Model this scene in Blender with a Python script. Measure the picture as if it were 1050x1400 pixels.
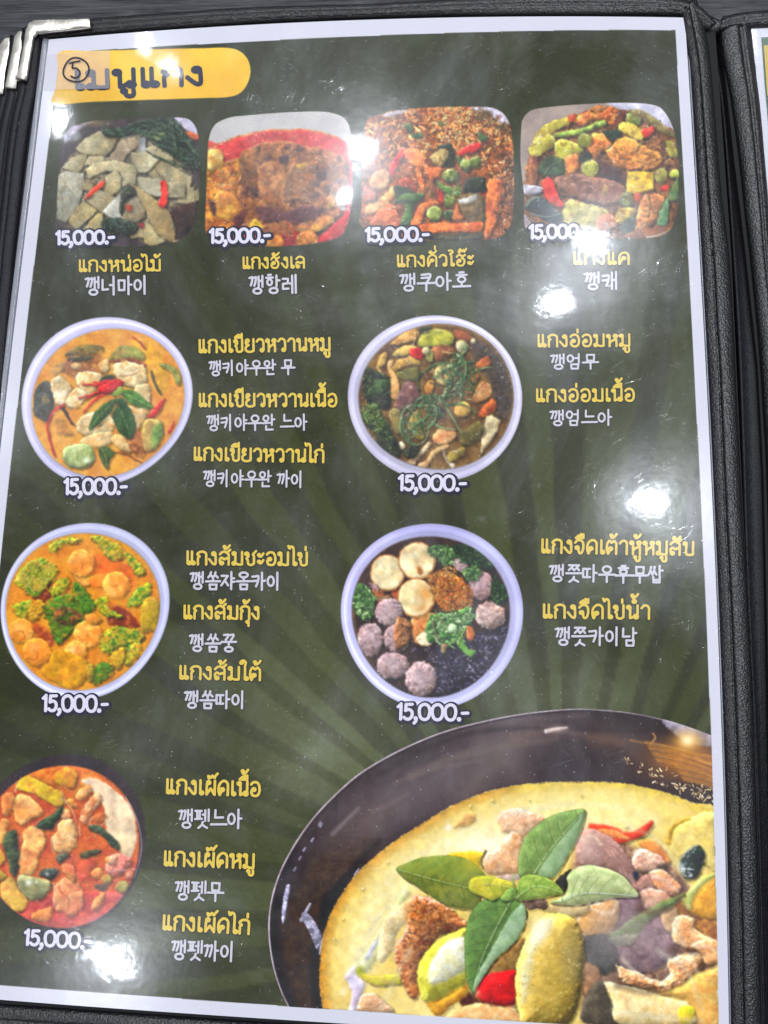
import bpy, math, random
import numpy as np
from mathutils import Matrix, Vector

for o in list(bpy.data.objects):
    bpy.data.objects.remove(o)
S = bpy.context.scene
COL = S.collection
random.seed(7)
rng = np.random.default_rng(11)

# ------------------------------------------------------------------ camera
F = 1200.0                       # focal length in pixels of the 1050 x 1400 picture
RV = (0.1638, 0.0584, 0.0110)    # camera rotation vector
Z0 = 0.0100                      # height of the menu page above the table
CAM = np.array([0.0261, -0.0541, 0.2590 + Z0])
def rod(r):
    r = np.array(r); t = np.linalg.norm(r); k = r / t
    K = np.array([[0, -k[2], k[1]], [k[2], 0, -k[0]], [-k[1], k[0], 0]])
    return np.eye(3) + math.sin(t) * K + (1 - math.cos(t)) * K @ K
R = rod(RV)
cam = bpy.data.cameras.new('camera')
cam.sensor_fit = 'VERTICAL'; cam.sensor_height = 36.0; cam.sensor_width = 27.0
cam.lens = 36.0 * F / 1400.0
cam.clip_start = 0.01; cam.clip_end = 50
co = bpy.data.objects.new('camera', cam); COL.objects.link(co)
M = Matrix.Identity(4)
for i in range(3):
    for j in range(3): M[i][j] = R[i, j]
    M[i][3] = CAM[i]
co.matrix_world = M
S.camera = co
S.render.resolution_x = 768; S.render.resolution_y = 1024

# ------------------------------------------------------------------ world and lamps (indoor ceiling lights and added fill lamps)
w = bpy.data.worlds.new('World'); S.world = w; w.use_nodes = True
bg = w.node_tree.nodes['Background']
# pale ceiling above, darker walls lower down (an ordinary room)
_wt = w.node_tree; _tc = _wt.nodes.new('ShaderNodeTexCoord'); _sx = _wt.nodes.new('ShaderNodeSeparateXYZ'); _wt.links.new(_tc.outputs['Generated'], _sx.inputs[0])
_cr = _wt.nodes.new('ShaderNodeValToRGB'); _wt.links.new(_sx.outputs[2], _cr.inputs[0]); _wt.links.new(_cr.outputs[0], bg.inputs[0])
_cr.color_ramp.elements[0].position = .05; _cr.color_ramp.elements[0].color = (.14, .13, .125, 1)
_cr.color_ramp.elements[1].position = .75; _cr.color_ramp.elements[1].color = (.90, .93, 1.0, 1)
bg.inputs[1].default_value = 0.42
S.view_settings.view_transform = 'Standard'; S.view_settings.look = 'None'
S.view_settings.exposure = 0.08; S.view_settings.gamma = 1.0

def ray(x, y):
    return R @ np.array([(x - 525) / F, -(y - 700) / F, -1.0])
def P(x, y, z=0.0):
    """points of the photograph (arrays or numbers) -> points on the plane at height Z0+z"""
    x = np.asarray(x, float); y = np.asarray(y, float)
    d = np.stack([(x - 525) / F, -(y - 700) / F, -np.ones_like(x + y)], -1) @ R.T
    t = (Z0 + z - CAM[2]) / d[..., 2]
    return CAM + d * t[..., None]

LAMPS = [(497, 212, 17, 1.1), (472, 264, 12, .35), (808, 331, 18, 1.2), (762, 414, 13, .9),
         (897, 688, 17, 1.0), (158, 1318, 17, 1.0), (128, 1300, 9, .5), (232, 89, 9, .8),
         (82, 163, 9, 1.3), (196, 61, 9, .6), (1012, 60, 14, .5), (-70, 560, 18, .8), (560, -240, 24, 1.0), (1230, 950, 24, 1.0)]  # last three lie out of view, added only to brighten the page
LAMP_RAD = 500.0
for (lx, ly, lr, k) in LAMPS:
    p = P(lx, ly); v = p - CAM; v /= np.linalg.norm(v)
    r = np.array([v[0], v[1], -v[2]])
    q = p + r * (2.3 / r[2])
    L = bpy.data.lights.new('ceiling_or_fill_lamp', 'AREA'); L.shape = 'DISK'
    rad = lr / F * 2.55; L.size = 2 * rad
    L.energy = LAMP_RAD * k * math.pi * math.pi * rad * rad
    L.color = (0.93, 0.96, 1.0)
    if lr == 9:      # small lamps stretched to imitate streaks off the curved sleeve, the others are round
        L.shape = 'ELLIPSE'; up = lx == 82; L.size = 2 * rad * (.7 if up else 1.5); L.size_y = 2 * rad * (2.4 if up else .6)
    lo = bpy.data.objects.new('ceiling_or_fill_lamp', L); COL.objects.link(lo)
    lo.location = q
S.cycles.max_bounces = 6

# ------------------------------------------------------------------ helpers: objects
def tag(o, label=None, cat=None, group=None, kind=None):
    if label: o['label'] = label
    if cat: o['category'] = cat
    if group: o['group'] = group
    if kind: o['kind'] = kind
    return o
def empty(name, loc=(0, 0, 0)):
    o = bpy.data.objects.new(name, None); o.location = loc; o.empty_display_size = .01
    COL.objects.link(o); return o
def link(name, me, mat=None, parent=None):
    o = bpy.data.objects.new(name, me); COL.objects.link(o)
    if mat is not None and not me.materials: me.materials.append(mat)
    if parent is not None: o.parent = parent
    return o
def mesh_np(name, verts, faces, n=4, cols=None, smooth=False):
    me = bpy.data.meshes.new(name)
    verts = np.asarray(verts, np.float32); faces = np.asarray(faces, np.int32).reshape(-1, n)
    nf = len(faces)
    me.vertices.add(len(verts)); me.vertices.foreach_set('co', verts.ravel())
    me.loops.add(nf * n); me.loops.foreach_set('vertex_index', faces.ravel())
    me.polygons.add(nf)
    me.polygons.foreach_set('loop_start', np.arange(0, nf * n, n, dtype=np.int32))
    me.polygons.foreach_set('loop_total', np.full(nf, n, dtype=np.int32))
    if cols is not None:
        a = me.color_attributes.new('ink', 'FLOAT_COLOR', 'POINT')
        c = np.ones((len(verts), 4), np.float32); c[:, :3] = cols
        a.data.foreach_set('color', c.ravel())
    me.update(calc_edges=True)
    me.polygons.foreach_set('use_smooth', np.full(nf, smooth, dtype=bool))
    return me
def mesh_py(name, verts, faces, smooth=False):
    me = bpy.data.meshes.new(name)
    me.from_pydata([tuple(map(float, v)) for v in verts], [], [tuple(map(int, f)) for f in faces])
    me.update()
    if smooth: me.polygons.foreach_set('use_smooth', [True] * len(me.polygons))
    return me

# ------------------------------------------------------------------ materials
def lin(c):
    c = np.asarray(c, float) / 255.0
    return np.where(c <= .04045, c / 12.92, ((c + .055) / 1.055) ** 2.4)
class NT:
    def __init__(s, tree): s.t = tree
    def n(s, typ, **kw):
        nd = s.t.nodes.new(typ)
        for k, v in kw.items():
            if k.startswith('i_'):
                key = k[2:]; key = int(key) if key.isdigit() else key.replace('_', ' ')
                if hasattr(v, 'is_linked') or isinstance(v, bpy.types.NodeSocket): s.t.links.new(v, nd.inputs[key])
                else: nd.inputs[key].default_value = v
            else: setattr(nd, k, v)
        return nd
    def l(s, a, b): s.t.links.new(a, b)
    def math(s, op, a, b=None, c=None, clamp=False):
        nd = s.t.nodes.new('ShaderNodeMath'); nd.operation = op; nd.use_clamp = clamp
        for i, v in enumerate((a, b, c)):
            if v is None: continue
            if isinstance(v, bpy.types.NodeSocket): s.t.links.new(v, nd.inputs[i])
            else: nd.inputs[i].default_value = v
        return nd.outputs[0]
    def ramp(s, fac, a, b, lo=0.0, hi=1.0):
        nd = s.t.nodes.new('ShaderNodeMapRange'); nd.clamp = True
        s.t.links.new(fac, nd.inputs[0])
        nd.inputs[1].default_value = a; nd.inputs[2].default_value = b
        nd.inputs[3].default_value = lo; nd.inputs[4].default_value = hi
        return nd.outputs[0]
    def noise(s, vec, scale, detail=3, rough=.55, dist=0.0):
        nd = s.t.nodes.new('ShaderNodeTexNoise'); s.t.links.new(vec, nd.inputs['Vector'])
        nd.inputs['Scale'].default_value = scale; nd.inputs['Detail'].default_value = detail
        nd.inputs['Roughness'].default_value = rough; nd.inputs['Distortion'].default_value = dist
        return nd.outputs[0]
    def mapping(s, vec, scale, rot=0.0):
        nd = s.t.nodes.new('ShaderNodeMapping'); s.t.links.new(vec, nd.inputs[0])
        nd.inputs['Rotation'].default_value = (0, 0, rot); nd.inputs['Scale'].default_value = scale
        return nd.outputs[0]
def new_mat(name):
    m = bpy.data.materials.new(name); m.use_nodes = True
    m.node_tree.nodes.clear(); return m, NT(m.node_tree)

def film_group():
    """clear plastic film over the print: sharp and soft gloss, fine scratches, dust, smudges"""
    g = bpy.data.node_groups.new('plastic_film', 'ShaderNodeTree')
    g.interface.new_socket('Color', in_out='INPUT', socket_type='NodeSocketColor')
    g.interface.new_socket('Shader', in_out='OUTPUT', socket_type='NodeSocketShader')
    t = NT(g)
    gi = t.n('NodeGroupInput'); go = t.n('NodeGroupOutput')
    pos = t.n('ShaderNodeNewGeometry').outputs['Position']
    smud = t.noise(pos, 13, 7, .66, .8)
    smud2 = t.noise(t.mapping(pos, (1, .35, 1), .5), 90, 5, .65)
    sm = t.math('MULTIPLY', t.ramp(smud, .38, .66), t.ramp(smud2, .30, .75, .25, 1.0))
    # dust specks
    vor = t.n('ShaderNodeTexVoronoi'); t.l(pos, vor.inputs['Vector']); vor.inputs['Scale'].default_value = 900
    sp = t.ramp(vor.outputs['Distance'], .10, .22, 1.0, 0.0)
    cr = t.n('ShaderNodeSeparateColor'); t.l(vor.outputs['Color'], cr.inputs[0])
    sp = t.math('MULTIPLY', sp, t.ramp(cr.outputs[0], .86, .95))
    sp = t.math('MULTIPLY', sp, t.ramp(smud, .40, .62, .15, 1.0))
    # scratches: thin wandering lines in several directions
    scr = None
    for rot, sc, th in ((-.35, 120, .009), (.5, 90, .007), (-1.25, 110, .006), (-.62, 70, .008)):
        v = t.mapping(t.mapping(pos, (1, 1, 1), rot), (.06, 1, 1))
        nz = t.noise(v, sc * 6, 1, .4)
        line = t.ramp(t.math('ABSOLUTE', t.math('SUBTRACT', nz, .5)), 0, th, 1, 0)
        mask = t.ramp(t.noise(pos, 60 + sc * .5, 3, .7), .57, .70)
        line = t.math('MULTIPLY', line, mask)
        scr = line if scr is None else t.math('MAXIMUM', scr, line)
    # normal of the film: long soft waves and small orange peel
    wav = t.noise(pos, 22, 2, .4)
    peel = t.noise(pos, 240, 2, .5)
    grain = t.noise(pos, 2600, 2, .6)
    h = t.math('ADD', t.math('MULTIPLY', wav, .00030), t.math('MULTIPLY', peel, .000016))
    h = t.math('ADD', h, t.math('MULTIPLY', grain, .0000016))
    h = t.math('ADD', h, t.math('MULTIPLY', scr, .000006))
    b = t.n('ShaderNodeBump'); b.inputs['Strength'].default_value = 1.0; b.inputs['Distance'].default_value = 1.0
    t.l(h, b.inputs['Height'])
    # printed paper seen through the film
    mixc = t.n('ShaderNodeMix', data_type='RGBA'); t.l(t.math('MULTIPLY', sp, .55), mixc.inputs[0])
    t.l(gi.outputs[0], mixc.inputs[6]); mixc.inputs[7].default_value = (.7, .72, .78, 1)
    pr = t.n('ShaderNodeBsdfDiffuse'); t.l(mixc.outputs[2], pr.inputs[0]); pr.inputs[1].default_value = .2
    g1 = t.n('ShaderNodeBsdfGlossy'); g1.inputs['Roughness'].default_value = .045; t.l(b.outputs[0], g1.inputs['Normal'])
    g2 = t.n('ShaderNodeBsdfGlossy'); g2.inputs['Roughness'].default_value = .18; t.l(b.outputs[0], g2.inputs['Normal'])
    g3 = t.n('ShaderNodeBsdfGlossy'); g3.inputs['Roughness'].default_value = .46
    for q in (g1, g2, g3): q.inputs['Color'].default_value = (.92, .95, 1, 1)
    m12 = t.n('ShaderNodeMixShader'); m12.inputs[0].default_value = .6
    t.l(g1.outputs[0], m12.inputs[1]); t.l(g2.outputs[0], m12.inputs[2])
    m23 = t.n('ShaderNodeMixShader'); t.l(t.math('ADD', t.math('MULTIPLY', sm, .5), .28), m23.inputs[0])
    t.l(m12.outputs[0], m23.inputs[1]); t.l(g3.outputs[0], m23.inputs[2])
    fac = t.math('ADD', t.math('MULTIPLY', sm, .11), .036)
    fac = t.math('ADD', fac, t.math('MULTIPLY', scr, .13))
    out = t.n('ShaderNodeMixShader'); t.l(fac, out.inputs[0]); t.l(pr.outputs[0], out.inputs[1]); t.l(m23.outputs[0], out.inputs[2])
    t.l(out.outputs[0], go.inputs[0])
    return g
FILM = film_group()
def film_mat(name, rgb=None, k=1.0):
    m, t = new_mat(name)
    g = t.n('ShaderNodeGroup'); g.node_tree = FILM
    o = t.n('ShaderNodeOutputMaterial'); t.l(g.outputs[0], o.inputs[0])
    if rgb is None:
        a = t.n('ShaderNodeVertexColor'); a.layer_name = 'ink'
        # fine print grain
        pos = t.n('ShaderNodeNewGeometry').outputs['Position']
        nz = t.noise(pos, 2400, 2, .7)
        mul = t.ramp(nz, .3, .7, .95, 1.05)
        v = t.n('ShaderNodeVectorMath', operation='SCALE'); t.l(a.outputs[0], v.inputs[0]); t.l(mul, v.inputs['Scale'])
        t.l(v.outputs[0], g.inputs[0])
    else:
        c = lin(rgb) * k
        pos = t.n('ShaderNodeNewGeometry').outputs['Position']
        nz = t.ramp(t.noise(pos, 1500, 2, .7), .3, .7, .90, 1.08)
        v = t.n('ShaderNodeVectorMath', operation='SCALE'); v.inputs[0].default_value = tuple(c); t.l(nz, v.inputs['Scale'])
        t.l(v.outputs[0], g.inputs[0])
    return m
INK = film_mat('printed_ink')
INK_YELLOW = film_mat('yellow_ink', (236, 206, 78))
INK_WHITE = film_mat('white_ink', (214, 212, 222))
INK_PRICE = film_mat('price_white_ink', (232, 228, 244))
INK_DARK = film_mat('dark_ink', (26, 26, 30))
INK_NAVY = film_mat('navy_ink', (24, 26, 48))
INK_TITLE = film_mat('title_navy_ink', (36, 40, 66))
# ------------------------------------------------------------------ page outline (points of the photograph)
def curve(pts, deg):
    pts = np.array(pts, float)
    return pts, deg
def edge_fn(pts, axis, deg=3):
    """axis 0: x as a polynomial of y; axis 1: y as a polynomial of x"""
    pts = np.array(pts, float)
    s, v = (pts[:, 1], pts[:, 0]) if axis == 0 else (pts[:, 0], pts[:, 1])
    m, sc = s.mean(), s.std(); c = np.polyfit((s - m) / sc, v, deg)
    return lambda q: np.polyval(c, (np.asarray(q, float) - m) / sc)
in_l = edge_fn([(82,72),(66,200),(47,350),(28,525),(8,700),(-1,772),(-12,880),(-28,1050),(-52,1343)], 0)
in_r = edge_fn([(923,41),(930,150),(935,233),(941,350),(945,450),(951,525),(959,700),(964,800),(969,930),(974,1050),(979,1200),(983,1412)], 0)
in_t = edge_fn([(82,72),(200,64),(350,57),(467,50),(600,45),(700,43),(820,41),(923,41)], 1)
in_b = edge_fn([(-52,1343),(0,1347),(175,1360),(350,1373),(525,1385),(700,1397),(778,1401),(983,1413)], 1)
ou_l = lambda y: in_l(y) - 16.5
ou_r = edge_fn([(936,24),(942,100),(945,150),(950,233),(957,350),(962,450),(967,525),(974,700),(979,800),(984,930),(989,1050),(993,1200),(997,1432)], 0)
ou_t = edge_fn([(66,54),(200,43),(350,34),(467,28),(600,24),(700,23),(820,23),(936,24)], 1)
ou_b = edge_fn([(-68,1361),(0,1367),(175,1380),(350,1392),(483,1400),(700,1414),(997,1433)], 1)

NU, NV = 1040, 1384
def coons(nu, nv):
    u = np.linspace(0, 1, nu + 1)[None, :]; v = np.linspace(0, 1, nv + 1)[:, None]
    tl = np.array([66, 54.]); tr = np.array([936, 24.]); bl = np.array([-68, 1361.]); br = np.array([997, 1433.])
    yt = v * 0
    Lx = ou_l(tl[1] + (bl[1] - tl[1]) * v); Ly = tl[1] + (bl[1] - tl[1]) * v
    Rx = ou_r(tr[1] + (br[1] - tr[1]) * v); Ry = tr[1] + (br[1] - tr[1]) * v
    Tx = tl[0] + (tr[0] - tl[0]) * u; Ty = ou_t(Tx)
    Bx = bl[0] + (br[0] - bl[0]) * u; By = ou_b(Bx)
    def mix(L, Rr, T, B, c):
        return ((1 - u) * L + u * Rr + (1 - v) * T + v * B
                - ((1 - u) * (1 - v) * c[0] + u * (1 - v) * c[1] + (1 - u) * v * c[2] + u * v * c[3]))
    cx = (Tx[0, 0] * .5 + Lx[0, 0] * .5, Tx[0, -1] * .5 + Rx[0, 0] * .5, Bx[0, 0] * .5 + Lx[-1, 0] * .5, Bx[0, -1] * .5 + Rx[-1, 0] * .5)
    cy = (Ty[0, 0] * .5 + Ly[0, 0] * .5, Ty[0, -1] * .5 + Ry[0, 0] * .5, By[0, 0] * .5 + Ly[-1, 0] * .5, By[0, -1] * .5 + Ry[-1, 0] * .5)
    return mix(Lx, Rx, Tx, Bx, cx), mix(Ly, Ry, Ty, By, cy)
GX, GY = coons(NU, NV)
C = np.zeros(GX.shape + (3,), np.float32)      # sRGB 0..255 while painting
ID = np.zeros(GX.shape, np.int32)              # which part each node belongs to
PARTS = {}                                     # id -> (name, parent id, label)
def new_id(name, parent=None, label=None):
    i = len(PARTS) + 1; PARTS[i] = (name, parent, label); return i

# ------------------------------------------------------------------ noise
_T = rng.random(65536).astype(np.float32)
def vn(x, y, s=0):
    xi = np.floor(x).astype(np.int64); yi = np.floor(y).astype(np.int64)
    fx = (x - xi).astype(np.float32); fy = (y - yi).astype(np.float32)
    fx = fx * fx * (3 - 2 * fx); fy = fy * fy * (3 - 2 * fy)
    def h(a, b): return _T[((a * 7349 + b * 19483 + s * 5077) ^ (a * b + 911 * s)) & 65535]
    a = h(xi, yi); b = h(xi + 1, yi); c = h(xi, yi + 1); d = h(xi + 1, yi + 1)
    return (a + (b - a) * fx) * (1 - fy) + (c + (d - c) * fx) * fy
def fbm(x, y, s=0, o=3):
    r = 0; a = .5; t = 0
    for k in range(o):
        r = r + a * vn(x, y, s + k * 13); t += a; x = x * 2.03 + 5.1; y = y * 2.03 + 2.7; a *= .55
    return r / t
def sm(a, b, x):
    t = np.clip((x - a) / (b - a), 0, 1); return t * t * (3 - 2 * t)

# ------------------------------------------------------------------ shapes
def smooth_poly(p, closed=True, n=5):
    p = np.asarray(p, float); k = len(p); out = []
    rngk = range(k) if closed else range(k - 1)
    for i in rngk:
        if closed: a, b, c, d = p[(i - 1) % k], p[i], p[(i + 1) % k], p[(i + 2) % k]
        else: a, b, c, d = p[max(i - 1, 0)], p[i], p[i + 1], p[min(i + 2, k - 1)]
        for t in np.arange(n) / n:
            out.append(.5 * (2 * b + (c - a) * t + (2 * a - 5 * b + 4 * c - d) * t * t + (-a + 3 * b - 3 * c + d) * t ** 3))
    if not closed: out.append(p[-1])
    return np.array(out)
def poly_sdf(X, Y, p):
    d2 = np.full(X.shape, 1e12, np.float32); ins = np.zeros(X.shape, bool)
    n = len(p)
    for i in range(n):
        ax, ay = p[i]; bx, by = p[(i + 1) % n]
        ex, ey = bx - ax, by - ay; wx, wy = X - ax, Y - ay
        L = ex * ex + ey * ey + 1e-9
        t = np.clip((wx * ex + wy * ey) / L, 0, 1)
        dx, dy = wx - ex * t, wy - ey * t
        d2 = np.minimum(d2, dx * dx + dy * dy)
        if ay != by:
            c = (ay > Y) != (by > Y)
            ins ^= c & (X < ax + ex * (Y - ay) / (ey if ey else 1e-9))
    d = np.sqrt(d2); return np.where(ins, -d, d)
def line_sdf(X, Y, p, w0, w1):
    best = np.full(X.shape, 1e6, np.float32); n = len(p) - 1
    for i in range(n):
        ax, ay = p[i]; bx, by = p[i + 1]
        ex, ey = bx - ax, by - ay; wx, wy = X - ax, Y - ay
        t = np.clip((wx * ex + wy * ey) / (ex * ex + ey * ey + 1e-9), 0, 1)
        s = (i + t) / n
        wd = w0 + (w1 - w0) * s
        best = np.minimum(best, np.hypot(wx - ex * t, wy - ey * t) - wd)
    return best

# index windows of the page grid for a box in photo pixels
_gx0, _gx1 = GX.min(0), GX.max(0); _gy0, _gy1 = GY.min(1), GY.max(1)
def window(x0, y0, x1, y1):
    j = np.where((_gx1 >= x0) & (_gx0 <= x1))[0]; i = np.where((_gy1 >= y0) & (_gy0 <= y1))[0]
    if not len(i) or not len(j): return None
    sub = GX[i[0]:i[-1] + 1, j[0]:j[-1] + 1]; suby = GY[i[0]:i[-1] + 1, j[0]:j[-1] + 1]
    ok = (sub >= x0) & (sub <= x1) & (suby >= y0) & (suby <= y1)
    if not ok.any(): return None
    jj = np.where(ok.any(0))[0]; ii = np.where(ok.any(1))[0]
    return slice(i[0] + ii[0], i[0] + ii[-1] + 1), slice(j[0] + jj[0], j[0] + jj[-1] + 1)

def roundish(p, H=3):
    """smooth closed outline: polar radius with a few harmonics"""
    c = p.mean(0); c = (p.max(0) + p.min(0)) / 2; a = np.arctan2(p[:, 1] - c[1], p[:, 0] - c[0]); r = np.hypot(*(p - c).T)
    B_ = lambda t: np.stack([np.ones_like(t)] + [f(k * t) for k in range(1, H + 1) for f in (np.cos, np.sin)], 1)
    q = np.linalg.lstsq(B_(a), r, rcond=None)[0]; t = np.linspace(0, 2 * np.pi, 97)[:-1]; r = B_(t) @ q
    return np.stack([c[0] + r * np.cos(t), c[1] + r * np.sin(t)], 1)
class Dish:
    """a printed picture: zoom coordinates -> photograph pixels, painted on the page grid"""
    def __init__(s, ox, oy, sc, part, label, outline, soft=1.0, parent=None, bowl=False):
        s.o = (ox, oy); s.s = sc
        s.pid = new_id(part, parent, label); s.seed = s.pid * 31
        s.clip = None; s.softk = 1.0; s.domek = 1.0; s.lowk = 1.0; s.ltint = np.array([1., 1, 1])
        s.out = smooth_poly(s.pt(outline)); s.bowl = bowl
        if bowl: s.out = roundish(s.out)
        s.outline(s.out, soft)
    def pt(s, txt):
        if isinstance(txt, str): a = np.array([[float(v) for v in q.split(',')] for q in txt.split()])
        else: a = np.array(txt, float)
        return a / s.s + np.array(s.o)
    def outline(s, p, soft):
        W = window(p[:, 0].min() - 3, p[:, 1].min() - 3, p[:, 0].max() + 3, p[:, 1].max() + 3)
        s.W = W; s.X = GX[W].astype(np.float32); s.Y = GY[W].astype(np.float32)
        d = poly_sdf(s.X, s.Y, p); s.cm = np.clip(.5 - d / soft, 0, 1).astype(np.float32)
        s.C = C[W]; s.I = ID[W]; s.I[d < 0] = s.pid; s.base_clip = s.cm
    def set_clip(s, txt, soft=1.2, rim=None):
        if txt is None: s.cm = s.base_clip; return
        q = smooth_poly(s.pt(txt)); q = roundish(q) if s.bowl else q
        d = poly_sdf(s.X, s.Y, q)
        if rim is not None:      # glazed lip: bright ridge, darker inner wall, light falling across it
            do = -poly_sdf(s.X, s.Y, s.out); t = np.clip(do / (do + np.maximum(d, 0) + 1e-3), 0, 1)
            mx, my = s.out.mean(0); ang = np.arctan2(s.Y - my, s.X - mx)
            f = 1 + .075 * np.exp(-((t - .38) / .16) ** 2) - .20 * np.exp(-((t - 1) / .17) ** 2) - .10 * np.exp(-(t / .10) ** 2) + .05 * np.cos(ang - rim) - .07 * np.exp(-((t - .68) / .08) ** 2)
            f = f + (fbm(s.X / 30, s.Y / 30, s.pid, 2) - .5) * .06
            s.C[:] = np.clip(s.C * f[..., None] + (255 - s.C) * (.30 * np.exp(-((t - .36) / .10) ** 2) * sm(.2, 1, np.cos(ang - rim)))[..., None], 0, 255) * s.base_clip[..., None] + s.C * (1 - s.base_clip[..., None])
        s.cm = np.clip(.5 - d / soft, 0, 1) * s.base_clip
    def sub(s, x0, y0, x1, y1):
        ok = (s.X >= x0) & (s.X <= x1) & (s.Y >= y0) & (s.Y <= y1)
        ii = np.where(ok.any(1))[0]; jj = np.where(ok.any(0))[0]
        if not len(ii) or not len(jj): return None
        return slice(ii[0], ii[-1] + 1), slice(jj[0], jj[-1] + 1)
    def blend(s, w, d, c1, c2=None, name=None, label=None, dome=None, relief=.22, nz=.07, nf=3.4, sh=.42, shd=3.0,
              soft=2.0, ang=None, mott=None, spec=0, edge=0, al=1.0, streak=None):
        X, Y, Cc, cm = s.X[w], s.Y[w], s.C[w], s.cm[w]
        s.seed += 7; sd = s.seed
        if dome is not None and s.domek > 1: dome = float(np.clip(-d.min() * .95, dome, dome * s.domek))
        if dome is None: dome = float(np.clip(-d.min() * .95, 2.0, 11 * s.domek))
        if sh > 0:      # contact shade of the pictured food, heavier to the lower right and uneven
            dd = d.copy(); dd[1:, 1:] = d[:-1, :-1]; dd[2:, 2:] = np.minimum(dd[2:, 2:], d[:-2, :-2])
            un = .35 + 1.0 * vn(X / 6, Y / 6, sd + 40)
            a = np.clip(sh * un, 0, 1) * np.clip(1 - np.maximum(dd, 0) / (shd * .9), 0, 1) ** 2 * cm
            Cc *= (1 - a)[..., None]
        soft = soft * s.softk
        a = np.clip(.5 - d / soft, 0, 1) * cm * al
        tin = np.clip(-d / dome, 0, 1)
        h = dome * np.sqrt(np.clip(1 - (1 - tin) ** 2, 0, 1))
        n1 = fbm(X / nf, Y / nf, sd, 3) - .5
        h = h + n1 * nf * nz * 6
        gy, gx = np.gradient(h)
        l = .55 * gx + .8 * gy
        lowf = 1 + (fbm(X / 11, Y / 11, sd + 31, 2) - .5) * .38 * s.lowk
        shade = 1 + relief * np.clip(l, -1.6, 1.6) * .8
        c1 = np.array(c1, float); c2 = c1 * .8 if c2 is None else np.array(c2, float)
        if ang is not None:
            ca, sa = math.cos(math.radians(ang)), math.sin(math.radians(ang))
            q = X * ca + Y * sa; ins = d < 0
            if ins.any(): lo, hi = q[ins].min(), q[ins].max()
            else: lo, hi = q.min(), q.max()
            g = np.clip((q - lo) / (hi - lo + 1e-6) + (fbm(X / 7, Y / 7, sd + 3) - .5) * .5, 0, 1)
        else:
            g = sm(.3, .7, fbm(X / (nf * 2.4), Y / (nf * 2.4), sd + 3, 3))
        col = c1 + (c2 - c1) * g[..., None]
        if mott is not None:
            mc, amt, mf = mott
            m = sm(1 - amt - .12, 1 - amt + .12, fbm(X / mf, Y / mf, sd + 9, 3) * 1.35 - .17)
            col = col + (np.array(mc, float) - col) * m[..., None]
        col = col * (shade * lowf * (1 + n1 * nz * 2.2))[..., None]
        col = col + (fbm(X / 8, Y / 8, sd + 61, 2) - .5)[..., None] * np.array([14, 0, -12.]) * s.lowk * (1 if relief > .05 else 0)
        if streak is not None:
            sa_, sf, am = streak
            ca, si = math.cos(math.radians(sa_)), math.sin(math.radians(sa_))
            q = vn((X * ca + Y * si) / (sf * 7), (-X * si + Y * ca) / sf, sd + 21) - .5
            col = col * (1 + q * am)[..., None]
        if edge:
            e = np.clip(1 + d / 1.6, 0, 1) * edge
            col = col * (1 - e[..., None])
        if spec:
            sp = sm(.62, .95, l * .55 + n1 * 1.2 + .12) * spec
            col = col + (np.array([255, 250, 245.]) - col) * np.clip(sp, 0, 1)[..., None]
        Cc += (np.clip(col, 0, 255) - Cc) * a[..., None]
        if name is not None:
            k = new_id(name, s.pid, label); m = (a > .5 * al) & (cm > .5)
            if m.sum() > 36: s.I[w][m] = k
            else: PARTS[k] = None
    def piece(s, txt, c1, c2=None, name=None, warp=1.0, wf=5.0, smooth=True, **k):
        if isinstance(c2, str): c2, name = None, c2
        p = s.pt(txt); p = smooth_poly(p) if smooth else p
        w = s.sub(p[:, 0].min() - 6, p[:, 1].min() - 6, p[:, 0].max() + 6, p[:, 1].max() + 6)
        if w is None: return
        X, Y = s.X[w], s.Y[w]; sd = s.seed + 101
        wx = (fbm(X / wf, Y / wf, sd, 2) - .5) * 2 * warp; wy = (fbm(X / wf, Y / wf, sd + 5, 2) - .5) * 2 * warp
        s.blend(w, poly_sdf(X + wx, Y + wy, p), c1, c2, name, **k)
    def ball(s, cx, cy, rx, c1, c2=None, name=None, ry=None, **k):
        if isinstance(c2, str): c2, name = None, c2
        ry = ry or rx; t = np.arange(14) / 14 * 2 * np.pi
        k.setdefault('dome', min(rx, ry) / s.s * .9)
        s.piece(np.stack([cx + rx * np.cos(t), cy + ry * np.sin(t)], 1), c1, c2, name, **k)
    def line(s, txt, w0, w1, c1, c2=None, name=None, **k):
        if isinstance(c2, str): c2, name = None, c2
        p = smooth_poly(s.pt(txt), False, 5); w0 /= s.s * 2; w1 /= s.s * 2; m = max(w0, w1) + 4
        w = s.sub(p[:, 0].min() - m, p[:, 1].min() - m, p[:, 0].max() + m, p[:, 1].max() + m)
        if w is None: return
        k.setdefault('dome', max(w0, w1)); k.setdefault('shd', 1.6); k.setdefault('sh', .35)
        s.blend(w, line_sdf(s.X[w], s.Y[w], p, w0, w1), c1, c2, name, **k)
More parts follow.
